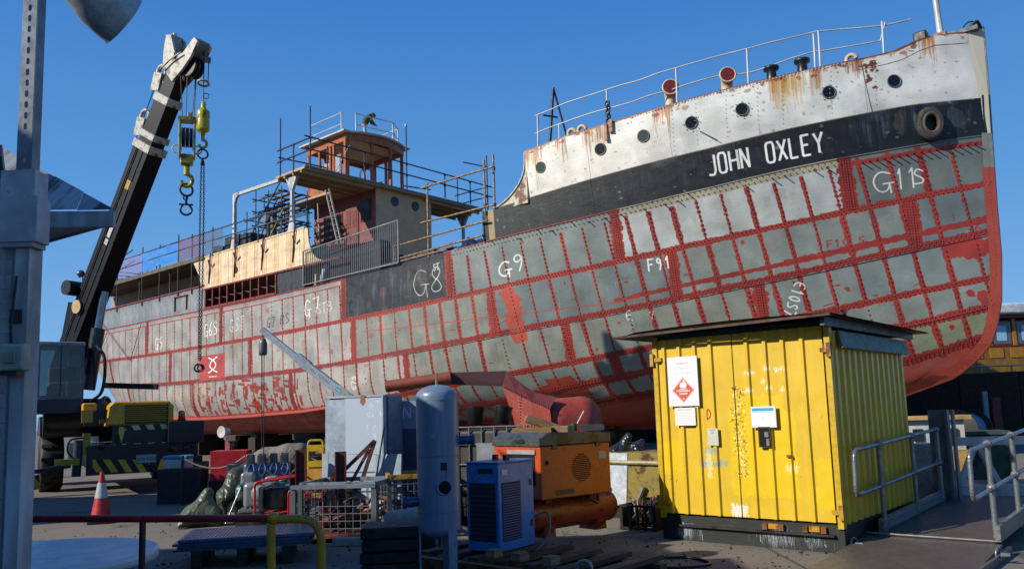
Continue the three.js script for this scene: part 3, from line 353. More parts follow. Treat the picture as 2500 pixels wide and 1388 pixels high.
{ // promenade aft: bulwark, rail, deck edge overhead, house wall with doors
  const z = L => halfB(L, 7.6) - .04, bw = mb(), rl = mb(), de = mb();
  for (let L = 32; L < 47.5; L += .78) { const a = z(L), b = z(L + .78), y = (line('LB', L) + 8.24) / 2, h = 8.24 - line('LB', L); mb().beam(S(L, a, y), S(L + .775, b, y + .01), .03, h).build('bulwark_plate', M(['#858b90', '#7c8388', '#8d9194'][Math.round(L * 3) % 3], .6, { n: 'streak' }), ship); rl.beam(S(L, a, 8.27), S(L + .79, b, 8.275), .14, .07); de.beam(S(L, a + .04, 9.66), S(L + .79, b + .04, 9.67), .1, .2); }
  rl.build('bulwark_rail', REDP, ship); de.build('deck_edge', OLIVE, ship);
  const g = new THREE.PlaneGeometry(1, 1, 14, 2), p = g.attributes.position; for (let i = 0; i < p.count; i++) { const L = lerp(31.9, 47.5, p.getX(i) + .5); p.setXYZ(i, -L, 9.74, p.getY(i) * 2 * z(L)); } g.computeVertexNormals(); mb().push(g).build('boat_deck', M('#6a6350', .8, { n: 'wood', ds: 1 }), ship);
  mb().box(-40, 8.42, 3.3, 15.5, 2.5, .08).build('house_wall', M('#a0957f', .75, { n: 'streak' }), ship);
  for (const L of [34.4, 36.6, 39.2, 41.6]) { mb().box(-L, 8.2, 3.35, .75, 1.9, .05).build('door', M('#5a4030', .7, { n: 'wood' }), ship); }
  for (const L of [35.6, 37.9, 40.4]) mb().lathe([[0, 0], [.2, 0], [.22, .03], [0, .04]], -L, 8.75, 3.34, 14, [Math.PI / 2, 0, 0]).build('porthole', M('#12110f', .4), ship);
  for (const L of [35.9, 39.4]) mb().bar(S(L, 5.3, 7.2), S(L, 5.3, 9.6), .035).build('deck_pillar', M('#4b3a34', .7, { n: 'rust' }), ship);
  { const b = mb(); for (const [a, c] of [[[33.7, 7.28], [33.7, 8.0]], [[34.9, 7.3], [34.9, 8.05]], [[33.6, 8.0], [35, 8.0]]]) b.beam(S(a[0], 5.47, a[1]), S(c[0], 5.47, c[1]), .03, .16, V(0, .1, 1)); b.build('freeing_port_frame', REDP, ship); }
  for (let i = 0; i < 5; i++) mb().box(-40 - i * .9, 7.7 + (i % 2) * .12, 2.6, .5, .35, .4).build('deck_gear', M(['#b9bab4', '#8f9492', '#b3a88f'][i % 3], .6), ship);
}
// bridge: deck, house, wheelhouse
{
  const dk = mb().ext([[-25.85, -5.5], [-23.7, -5.5], [-23.66, 0], [-23.7, 5.5], [-25.85, 5.5], [-25.85, 2.4], [-29.2, 2.4], [-29.2, -2.4], [-25.85, -2.4]], .1, 0, 0, 0).g[0]; dk.rotateX(-Math.PI / 2); dk.scale(1, 1, -1); dk.translate(0, 12.28, 0);
  { const i = dk.attributes.position.array, n = dk.attributes.normal.array; for (let k = 0; k < i.length; k += 9) for (let c = 0; c < 3; c++) { let t = i[k + 3 + c]; i[k + 3 + c] = i[k + 6 + c]; i[k + 6 + c] = t; t = n[k + 3 + c]; n[k + 3 + c] = n[k + 6 + c]; n[k + 6 + c] = t; } }
  const bd = mb().push(dk).build('bridge_deck', M('#b9a98c', .75, { n: 'wood' }), ship);
  for (const L of [23.95, 24.55, 25.2, 25.7]) for (const k of [-1, 1]) mb().box(-L, 12.17, k * 3.55, .07, .14, 3.9).build('deck_beam', M('#b59c73', .75), bd);
  mb().box(-23.66, 12.34, 0, .06, .08, 11).build('deck_edge_strip', M('#8d8a82', .7), bd);
  const hs = sub(ship, 'bridge_house');
  mb().box(-24.05, 10.2, -.36, .08, 4.2, 3.48).build('front_wall', TAN, hs);
  mb().box(-26.4, 10.2, 1.36, 4.7, 4.2, .06).build('side_wall', MAROON, hs); mb().box(-26.4, 10.2, -2.1, 4.7, 4.2, .06).build('side_wall', MAROON, hs); mb().box(-28.8, 10.2, -.36, .06, 4.2, 3.5).build('rear_wall', MAROON, hs);
  for (const [L, w, y, h] of [[24.75, .62, 11.3, .9], [26.95, .8, 10.9, 1.1], [27.7, .5, 10.9, 1.1]]) { const f = mb().box(-L, y, 1.4, w + .12, h + .12, .05).build('window', M('#5f2e24', .6), hs); mb().box(-L, y, 1.42, w, h, .04).build('pane', M('#15110f', .25, { n: null }), f); }
  const door = mb().box(-25.75, 10.35, 1.41, .95, 2.5, .06).build('door', M('#854840', .6, { n: 'wood' }), hs); for (const [dx, dy, w, h] of [[-.22, .7, .3, .8], [.22, .7, .3, .8], [-.22, -.35, .3, .7], [.22, -.35, .3, .7]]) mb().box(-25.75 + dx, 10.35 + dy, 1.445, w, h, .02).build('door_panel', M('#73382f', .6, { n: 'wood' }), door);
  for (const [s, y] of [[.25, 12.03 - .25], [-1.05, 12.04 - .27], [-.1, 9.05], [-1.4, 9.0]]) { const f = mb().tor(-23.99, y, s, .2, .035, [0, Math.PI / 2, 0]).build('porthole', M('#3a4657', .5), hs); mb().lathe([[0, 0], [.19, 0], [.19, .02], [0, .02]], -23.995, y, s, 16, [0, 0, -Math.PI / 2]).build('pane', M('#16202c', .15, { n: null }), f); }
  mb().box(-26.3, 8.9, 3.1, 5.0, .08, 4.0).build('lower_deck_edge', M('#8a6b5a', .7), hs); mb().box(-23.6, 8.02, 3.0, .3, 1.9, 4.2).build('deckhouse_front', M('#b79a70', .75), hs); mb().box(-23.4, 7.9, -.4, .2, 1.4, 3.6).build('deckhouse_front', TAN, hs);
  // flared pillars under the bridge wing and the white davit frame aft of it
  const pil = (L, s, y0, y1) => mb().box(-L, (y0 + y1) / 2, s, .13, y1 - y0, .13).ext([[-.07, -.5], [.07, -.5], [.42, .12], [-.42, .12]], .13, -L, y1 - .12, s).ext([[-.07, .7], [.07, .7], [.3, 0], [-.3, 0]], .12, -L, y0, s).build('wing_pillar', WHITEP, ship);
  pil(24.92, 5.28, 9.7, 12.15); pil(24.92, -5.28, 7.4, 12.15);
  { const b = mb().box(-29.65, 11.0, 5.28, .15, 2.6, .14).ext([[-.07, .7], [.07, .7], [.26, 0], [-.26, 0]], .12, -29.65, 9.7, 5.28); const P = []; for (let i = 0; i <= 6; i++) { const t = i / 6 * 1.57; P.push(S(29.6 - .45 * (1 - Math.cos(t)), 5.28, 11.95 + .35 * Math.sin(t))); } for (let i = 0; i < 6; i++) b.beam(P[i], P[i + 1], .12, .14, V(1, 0, 0)); b.beam(S(29.72, 5.28, 12.3), S(25.9, 5.28, 12.22), .12, .14); b.build('davit_frame', WHITEP, ship); }
  // wheelhouse
  const wh = sub(ship, 'wheelhouse'), yb = 12.33, yt = 14.85, sc = .28, front = s => 25.35 - .55 * (1 - ((s - sc) / 1.75) ** 2);
  const post = (L, s, w = .13, d = .13, y0 = yb) => mb().box(-L, (y0 + yt) / 2, s, w, yt - y0, d).build('window_post', WOODR, wh);
  for (const s of [2.0, .86, -.3, -1.45]) post(front(s) + .06, s, .14, s === 2 ? .22 : .11); for (const L of [26.35, 26.62, 27.5, 28.4]) for (const s of [2.0, -1.45]) post(L, s, .12, .1);
  for (const s of [1, -.4]) post(28.4, s, .1, .12);
  { const b = mb(), c = mb(); for (let i = 0; i < 10; i++) { const a = lerp(2.03, -1.48, i / 10), e = lerp(2.03, -1.48, (i + 1) / 10); b.beam(S(front(a), a, yt + .02), S(front(e), e, yt + .02), .1, .34); } b.beam(S(25.3, 2.02, yt + .02), S(28.45, 2.02, yt - .05), .1, .36); b.beam(S(25.3, -1.46, yt + .02), S(28.45, -1.46, yt - .05), .1, .36); b.beam(S(28.4, 2, yt), S(28.4, -1.46, yt), .08, .3); b.build('header_beam', WOODR, wh);
    c.beam(S(26.6, 2.0, yb + .45), S(28.42, 2.0, yb + .45), .07, .95).beam(S(28.4, 2, yb + .45), S(28.4, -1.46, yb + .45), .06, .95); c.build('lower_panel', M('#b56c34', .55, { n: 'wood' }), wh);
    mb().beam(S(26.65, 1.98, 13.7), S(28.3, 1.98, 13.7), .04, .1).build('window_rail', WOODR, wh); for (let i = 0; i < 5; i++) mb().box(-26.8 - i * .33, 14.12, 1.4, .25, .22, .1).build('flag_locker', M('#b5b09a', .7), wh); mb().box(-25.98, 13.25, 2.02, .5, 1.8, .05).build('side_door', WOODR, wh); mb().box(-25.98, 13.7, 2.05, .32, .8, .03).build('door_glass', M('#8fa3ae', .15, { n: null }), wh);
    const rf = mb(); const pts = []; for (let i = 0; i <= 12; i++) { const s = lerp(2.35, -1.8, i / 12); pts.push([-front(clamp(s, -1.47, 2.03)) + .22, s]); } pts.push([-28.75, -1.8], [-28.75, 2.35]); rf.ext(pts.map(p => [p[0], -p[1]]), .07, 0, 0, 0, null); const g = rf.g[0]; g.rotateX(-Math.PI / 2); g.translate(0, 15.09, 0); rf.build('roof', M('#c9c4b6', .6), wh);
    mb().box(-27, 14.92, .28, 2.9, .04, 3.3).build('ceiling', M('#cdb98e', .7), wh);
    mb().bar(S(25.9, .5, yb), S(25.9, .5, 13.4), .05).tor(-25.75, 13.3, .5, .42, .025, [0, Math.PI / 2, 0]).lathe([[0, 0], [.2, 0], [.16, .5], [0, .6]], -25.9, yb, -.2, 10).build('steering_wheel', M('#3d3a36', .5), wh);
    mb().box(-26.9, 13.0, -1.2, .5, 1.2, .1).build('locker_door', M('#c6bfae', .6), wh); }
  { // white rail on the wheelhouse roof
    const rl = sub(ship, 'roof_rail'), P = [[28.3, 2.0], [25.75, 2.0], [25.35, 1.45], [25.05, -.6], [25.6, -1.4], [28.2, -1.4]]; const hgt = 1.05; for (const [L, s] of P) mb().bar(S(L, s, 15.1), S(L, s, 15.1 + hgt + .06), .035).build('rail_post', WHITEP, rl);
    const seg = (a, b, y) => mb().bar(S(P[a][0], P[a][1], 15.1 + y), S(P[b][0], P[b][1], 15.1 + y), .026).build('rail', WHITEP, rl); for (const y of [.5, 1.05]) for (const [a, b] of [[0, 1], [2, 3], [3, 4], [4, 5]]) seg(a, b, y);
    for (const s of [0.3, .45, -.9]) mb().lathe([[0, 0], [.08, 0], [.08, .2], [0, .24]], -25.3, 15.12, s, 10).build('roof_light', M('#c9c9c4', .5), ship); }
}
{ // forecastle fittings: rails, cowl vents, bollards, fairleads, mast, horn
  const top = L => line('TOP', L) - .02, e = L => halfB(L, line('TOP', L)) - .12, rl = sub(ship, 'forecastle_rail');
  const posts = [[1.55, 1.0], [3.0, 1.1], [3.12, 1.05], [4.75, 1.1], [6.65, 1.1], [8.75, 1.1], [11.2, 1.1]];
  for (const [L, h] of posts) mb().bar(S(L, e(L), top(L)), S(L - .03, e(L), top(L) + h), .03).build('rail_post', WHITEP, rl); mb().bar(S(10.4, e(10.4), top(10.4)), S(10.4, e(10.4), top(10.4) + .55), .025).build('rail_post', WHITEP, rl);
  const run = (L0, L1, h0, h1, wob) => { const P = []; const n = Math.ceil(Math.abs(L1 - L0) / .6); const q = rng(Math.round(L0 * 10 + h0 * 77)); for (let i = 0; i <= n; i++) { const L = lerp(L0, L1, i / n); P.push(S(L, e(L), top(L) + lerp(h0, h1, i / n) + (q() - .5) * wob)); } mb().tube(P, .022, 6, false, n * 3).build('rail', WHITEP, rl); };
  run(.9, 3.0, .78, 1.1, .0); run(3.0, 11.3, 1.1, 1.12, .035); run(1.6, 3.05, .45, .5, .0); run(3.05, 5.2, .5, .42, .16); run(5.2, 11.3, .5, .52, .03); mb().bar(S(1.6, e(1.6), top(1.6) + .45), S(1.45, e(1.5), top(1.5) + .95), .02).build('rail', WHITEP, rl);
  const cowl = (L, s, h, r) => { const y = top(L) - .05; const o = mb(), cr = .16; o.bar(S(L, s, y), S(L, s, y + h), cr, cr, 14); const sgm = 5; let prev = V(-L, y + h, s), d = V(0, 1, 0); const to = V(.55, .06, .83).normalize(); for (let i = 1; i <= sgm; i++) { const t = i / sgm, nd = V(0, 1, 0).lerp(to, t).normalize(), nx = prev.clone().addScaledVector(nd, .1), ra = lerp(cr, r, ((i - 1) / sgm) ** 1.5), rb = lerp(cr, r, t ** 1.5); o.push((() => { const g = new THREE.CylinderGeometry(rb, ra, .13, 16, 1, true); g.applyQuaternion(new THREE.Quaternion().setFromUnitVectors(V(0, 1, 0), nd)); g.translate(...prev.clone().lerp(nx, .5).toArray()); return g; })()); prev = nx; d = nd; } const v = o.build('cowl_vent', M('#d7bd97', .6, { ds: 1 }), ship); const g = new THREE.CylinderGeometry(r * .93, r * .93, .03, 18); g.applyQuaternion(new THREE.Quaternion().setFromUnitVectors(V(0, 1, 0), d)); g.translate(...prev.toArray()); mb().push(g).build('cowl_throat', M('#6d1713', .6), v); mb().push((() => { const t = new THREE.TorusGeometry(r, .025, 8, 20); t.applyQuaternion(new THREE.Quaternion().setFromUnitVectors(V(0, 0, 1), d)); t.translate(...prev.toArray()); return t; })()).build('cowl_rim', M('#d7bd97', .6), v); };
  cowl(7.0, e(7.0) - .35, .38, .23); cowl(5.42, e(5.42) - .3, .24, .22);
  for (const L of [4.2, 3.45]) mb().lathe([[0, 0], [.17, 0], [.15, .06], [.13, .32], [.22, .36], [.22, .44], [.12, .47], [0, .48]], -L, top(L) - .03, e(L) - .1, 14).build('bollard', M('#14181c', .5), ship);
  for (const [L, sgn] of [[2.28, 1], [9.95, 1], [9.6, 1]]) { const b = mb().tor(-L, top(L) + .08, e(L), .13, .06, [0, .2, 0], 8, 14, 4.6); b.build('fairlead', M('#cdb48c', .6), ship); }
  mb().bar(S(.35, .3, 11.5), S(.45, .3, 14.2), .09, .07, 10).build('jackstaff', WHITEP, ship); mb().box(-.36, 11.75, .3, .3, .4, .3).box(-.7, 11.75, .5, .22, .3, .25).build('jackstaff_step', M('#8c5a3a', .7, { n: 'rust' }), ship); mb().rbox(-.75, 11.78, .85, .35, .3, .3, .05).build('bow_roller', M('#191919', .6), ship); mb().tube([S(-.3, .3, 11.78), S(-.45, .3, 11.95), S(-.55, .28, 12.0), S(-.6, .1, 11.85)], .05).tube([S(-.1, .3, 11.8), S(-.35, .36, 12.02), S(-.6, .2, 11.98)], .02).build('anchor_chain', M('#25201c', .7), ship); mb().box(.2, 11.82, .3, .75, .12, .2).build('bow_rail_cap', M('#4a5560', .7), ship);
  mb().beam(S(7.1, e(7.1), top(7.1) - .02), S(7.8, e(7.8) + .03, top(7.8) - .0), .12, .1).build('fender_pad', M('#4d4a44', .85), ship);
  { const L = 8.7, b = mb(); for (let i = 0; i < 5; i++) b.tor(-L + .03 * (i % 2), top(L) + .1 + i * .14, e(L) + .05, .075, .028, [0, i % 2 ? 1.5 : 0, 0], 6, 12); b.build('hanging_chain', M('#15171b', .6), ship); mb().box(-8.72, top(8.7) - .28, e(8.7) + .17, .1, .55, .04).box(-8.55, top(8.7) - .12, e(8.6) + .17, .12, .4, .04).build('chain_bracket', M('#9a6a45', .7, { n: 'rust' }), ship); }
  mb().bar(S(11.25, 4.6, top(11.3) - .1), S(11.05, 4.5, top(11.3) + 2.2), .05).bar(S(10.75, 4.0, top(11.3) - .1), S(11.05, 4.5, top(11.3) + 2.2), .035).bar(S(11.0, 4.4, top(11.3) + 1.2), S(11.2, 4.9, top(11.3) + 1.2), .03).build('boat_davit', M('#23272e', .6), ship);
  mb().beam(S(6.05, halfB(6, 9.5) + .06, 9.62), S(5.6, halfB(5.6, 9.2) + .1, 9.28), .025, .025).build('mooring_pin', M('#4a4a48', .6), ship);
  { const pts = [[0, 1.6], [-.005, 1.4], [-.015, 1.2], [-.05, 1.0], [-.14, .8], [-.3, .59], [-.5, .41], [-.72, .26], [-1.0, .12], [-1.3, .02], [-1.85, -.02]]; mb().ext([[.05, -.06], [.05, 1.6], ...pts, [-1.85, -.06]], .05, -11.66, 8.43, 5.33).build('break_fairing', M('#c6bda8', .65, { n: 'rust', s: .45 }), ship);
    const cp = mb(); for (let i = 0; i < pts.length - 2; i++) cp.beam(V(-11.66 + pts[i][0], 8.43 + pts[i][1] + .02, 5.34), V(-11.66 + pts[i + 1][0], 8.43 + pts[i + 1][1] + .02, 5.34), .12, .04); cp.build('fairing_cap', M('#b9b2a2', .7, { n: 'rust' }), ship); }
  mb().box(-13.5, 7.92, 5.38, .06, 1.02, .16).build('bulwark_end', M('#1b1d1f', .7), ship);
}
{ // waist bulwark rail tubes and clutter seen past the barred panel
  mb().bar(S(15.2, 5.5, line('LB', 15.2) + .05), S(22.8, 5.55, line('LB', 22.8) + .06), .05).build('waist_rail', M('#7d6a58', .6, { n: 'rust' }), ship);
  mb().bar(S(22.9, 5.2, 7.2), S(22.7, 5.1, 8.0), .14, .14, 12).build('canvas_roll', M('#a8b4c4', .7), ship);
  mb().box(-20.8, 7.8, 4.9, 3.2, 1.3, .5).build('covered_winch', M('#1b1f26', .8), ship);
}
// worn tyre hung over the bow
{ const L = .72, y = 9.18, n = hullN(L, y), p = hullP(L, y).addScaledVector(n, .1); const t = thing('tyre_fender', 'worn black tyre hung as a fender on the black band at the bow', 'tyre', W(12.9, 0, 22), YAW); const g = new THREE.TorusGeometry(.32, .125, 12, 30); g.scale(.84, 1.1, 1); g.applyQuaternion(new THREE.Quaternion().setFromUnitVectors(V(0, 0, 1), n.clone().add(V(-.1, .1, 0)).normalize())); g.translate(...p.toArray()); mb().push(g).build('tread', M('#3a3630', .9, { n: 'rust', s: 2, b: .02 }), t); const d = new THREE.TorusGeometry(.245, .05, 8, 26); d.scale(.84, 1.1, 1); d.applyQuaternion(new THREE.Quaternion().setFromUnitVectors(V(0, 0, 1), n)); d.translate(...p.clone().addScaledVector(n, .1).toArray()); mb().push(d).build('bead', M('#4f4a42', .9, { n: 'blotch', s: 3 }), t); }

// barred steel panel leaning on the ship's side
{ const t = thing('barred_panel', 'galvanised barred fence panel standing along the ship side above the dark plate', 'fence panel', W(12.9, 0, 22), YAW); const z = 5.6, m = M('#85878a', .5, { m: .2 }); const yb = L => lerp(7.27, 7.2, (L - 17.7) / 5.9), yt = L => lerp(8.86, 8.62, (L - 17.7) / 5.9);
  for (let i = 0; i <= 48; i++) { const L = 17.7 + i * .123; mb().bar(S(L, z, yb(L)), S(L, z, yt(L)), .014, .014, 5).build('bar', m, t); } for (const f of [yb, yt]) mb().beam(S(17.65, z, f(17.7)), S(23.66, z, f(23.6)), .04, .04).build('frame_rail', m, t); for (const L of [17.65, 23.66]) mb().beam(S(L, z, yb(L)), S(L, z, yt(L)), .04, .04, V(1, 0, 0)).build('frame_rail', m, t); }
// ---------------------------------------------------------------- ground and what stands out of frame
{
  const n = 1024, size = 14, t = canvasTex(n, n, (x) => { x.fillStyle = '#6c6558'; x.fillRect(0, 0, n, n); const q = rng(8); for (let i = 0; i < 700; i++) { const px = q() * n, py = q() * n, r = 3 + q() * q() * 90; x.globalAlpha = .03 + q() * .07; x.fillStyle = ['#4a453d', '#7c7466', '#3d3934', '#887f70'][i % 4]; for (const [a, b] of [[0, 0], [n, 0], [0, n], [-n, 0], [0, -n]]) { x.beginPath(); for (let k = 0; k < 12; k++) { const an = k / 12 * 6.283, rr2 = r * (.55 + .6 * Math.abs(Math.sin(k * 7.1 + i))); x.lineTo(px + a + Math.cos(an) * rr2, py + b + Math.sin(an) * rr2 * .8); } x.fill(); } } x.globalAlpha = .8; x.fillStyle = '#3a362f'; x.fillRect(0, 300, n, 3); x.fillRect(0, 812, n, 3); x.fillRect(210, 0, 3, n); x.fillRect(722, 0, 3, n); for (let i = 0; i < 46; i++) { const px = q() * n, py = q() * n, r = 4 + q() * 34; x.globalAlpha = .16 + q() * .3; x.fillStyle = ['#2a2722', '#3b342a', '#4a3826'][i % 3]; for (let m = 0; m < 5; m++) { x.beginPath(); const ox = (q() - .5) * r * 2, oy = (q() - .5) * r * 2; for (let k = 0; k < 14; k++) x.lineTo(px + ox + Math.cos(k * .449) * r * (.3 + q() * .6), py + oy + Math.sin(k * .449) * r * (.3 + q() * .6)); x.fill(); } } x.globalAlpha = .7; x.strokeStyle = '#35312c'; for (let i = 0; i < 34; i++) { x.lineWidth = .6 + q(); x.beginPath(); let a = q() * n, b = q() * n; x.moveTo(a, b); for (let k = 0; k < 9; k++) { a += (q() - .5) * 60; b += (q() - .5) * 60; x.lineTo(a, b); } x.stroke(); } x.globalAlpha = 1; const im = x.getImageData(0, 0, n, n), d = im.data; for (let o = 0; o < d.length; o += 4) { const k = 1 + (q() - .5) * .22; d[o] *= k; d[o + 1] *= k; d[o + 2] *= k; } x.putImageData(im, 0, 0); });
  t.wrapS = t.wrapT = THREE.RepeatWrapping; t.repeat.set(700 / size, 700 / size);
  const g = new THREE.PlaneGeometry(700, 700); g.rotateX(-Math.PI / 2); const m = new THREE.Mesh(g, new THREE.MeshStandardMaterial({ map: t, roughness: .92, bumpMap: t, bumpScale: .006 })); m.name = 'ground'; m.position.set(0, 0, -120); m.receiveShadow = true; tag(m, 'worn grey concrete yard surface with stains', null, null, 'structure'); scene.add(m);
}
{ // loose grit and chips swept about the yard
  const g = new THREE.DodecahedronGeometry(1, 0), q = rng(91), n = 1600, im = new THREE.InstancedMesh(g, M('#7a7264', .9, { n: null }), n), mx = new THREE.Matrix4(), e = new THREE.Euler(), qt = new THREE.Quaternion(), c = new THREE.Color(); for (let i = 0; i < n; i++) { const D = 8.4 + q() * q() * 9, X = -7 + q() * 12, s = .004 + q() * q() * .018; e.set(q() * 6, q() * 6, q() * 6); mx.compose(W(X, s * .3, D), qt.setFromEuler(e), V(s * (1 + q()), s * .6, s)); im.setMatrixAt(i, mx); im.setColorAt(i, c.set(['#8a8274', '#4a4238', '#6a3a2a', '#a39a88', '#2c2a27'][i % 5])); } im.name = 'ground_grit'; tag(im, 'scattered grit and paint chips on the concrete yard', 'grit', null, 'stuff'); im.receiveShadow = im.castShadow = true; scene.add(im);
}
{ // workshop to the left of the frame; its shade lies over the near part of the yard
  const b = thing('workshop_building', 'tall pale workshop building beside the yard, shading the near ground', 'building', W(-10, 0, -9), 0);
  mb().box(0, 2.72, 0, 8, 5.44, 28.6).build('wall', M('#8d8f8c', .8, { n: 'streak', s: .3 }), b); mb().box(0, 5.48, 0, 8.02, .08, 28.6).build('roof', M('#6f7376', .6), b); mb().box(0, 2.45, -15.5, 8, 4.9, 2.4).build('annex', M('#868a8a', .8, { n: 'streak', s: .3 }), b);
  const s2 = thing('added_shade_block', 'unseen plain block added beyond the workshop to shade the ground before the crane', 'shed', W(-17, 0, 14), 0); mb().box(0, 2.6, 0, 7, 5.2, 4.1).build('wall', M('#7d8082', .8, { n: 'streak', s: .3 }), s2); mb().box(0, 5.24, 0, 7.02, .08, 4.12).build('roof', M('#6f7376', .6), s2);  // unseen block added only to throw shade on the ground by the crane
}
{ // dark timber wall added behind the ship to darken the gap below; keel blocks
  const w = thing('added_dark_wall', 'dark timber wall added behind the ship to keep the gap beneath the hull dark', 'wall', W(12.9, 0, 22), YAW); for (let i = 0; i < 30; i++) mb().box(2 - i * 2, 1.3, -10, 1.96, 2.6, .3).build('timber_panel', M(i % 3 ? '#3a332b' : '#2e2822', .9, { n: 'wood' }), w);
  let kb; for (let i = 0; i < 11; i++) { const p = new THREE.Vector3(-(5 + i * 3.6), 0, 0).applyAxisAngle(V(0, 1, 0), YAW).add(W(12.9, 0, 22)); const top = line('K', 5 + i * 3.6) - .16; if (!kb) { kb = thing('keel_block', 'stacked timber keel block under the ship', 'keel block', p, YAW, 'keel blocks under the ship'); for (let k = 0; k < 3; k++) mb().box(0, .17 + k * .3, 0, k % 2 ? .4 : .5, .29, 1.6 - k * .3).build('timber', M('#4a3c2e', .9, { n: 'wood' }), kb); mb().box(0, (1.0 + top) / 2, 0, .4, top - .97, .9).build('cap', M('#54432f', .9, { n: 'wood' }), kb); } else dup(kb, p); }
  for (const [L, s] of [[18, 4.4], [24, 4.6], [30, 4.6], [36, 4.2]]) { const p = new THREE.Vector3(-L, 0, s - 1.2).applyAxisAngle(V(0, 1, 0), YAW).add(W(12.9, 0, 22)); const k = L === 18 ? thing('bilge_block', 'dark timber bilge block propping the hull', 'bilge block', p, YAW, 'bilge blocks under the hull') : dup(scene.getObjectByName('bilge_block'), p); if (L === 18) { mb().box(0, .45, 0, .6, .9, 1.4).build('timber', M('#2d261e', .9, { n: 'wood' }), k); mb().box(0, 1.0, 0, .5, .2, 1.2).build('cap', M('#3a3026', .9, { n: 'wood' }), k); } }
}
// ---------------------------------------------------------------- yellow store shed
const YEL = '#cba61e';
function corr(w, h, ribs, depth, uvw, mat, name, parent, x, y, z, ry) { // ribs: [[x0,x1],...] raised
  const pr = [[-w / 2, 0]]; for (const [a, b] of ribs) pr.push([a, 0], [a + .014, depth], [b - .014, depth], [b, 0]); pr.push([w / 2, 0]);
  const P = [], N = [], U = []; for (let i = 0; i < pr.length - 1; i++) { const [xa, za] = pr[i], [xb, zb] = pr[i + 1], l = Math.hypot(xb - xa, zb - za), nx = -(zb - za) / l, nz = (xb - xa) / l; const q = [[xa, 0, za], [xb, 0, zb], [xb, h, zb], [xa, 0, za], [xb, h, zb], [xa, h, za]]; for (const v of q) { P.push(...v); N.push(nx, 0, nz); U.push((v[0] + uvw[1]) / uvw[0], v[1] / uvw[2]); } }
  const g = new THREE.BufferGeometry(); g.setAttribute('position', new THREE.Float32BufferAttribute(P, 3)); g.setAttribute('normal', new THREE.Float32BufferAttribute(N, 3)); g.setAttribute('uv', new THREE.Float32BufferAttribute(U, 2));
  const b = mb(); b.g.push(g); const bk = new THREE.BoxGeometry(w, h, .02).toNonIndexed(); bk.translate(0, h / 2, -.011); b.g.push(bk); const m = b.build(name, mat, parent); m.position.set(x, y, z); m.rotation.y = ry || 0; return m;
}
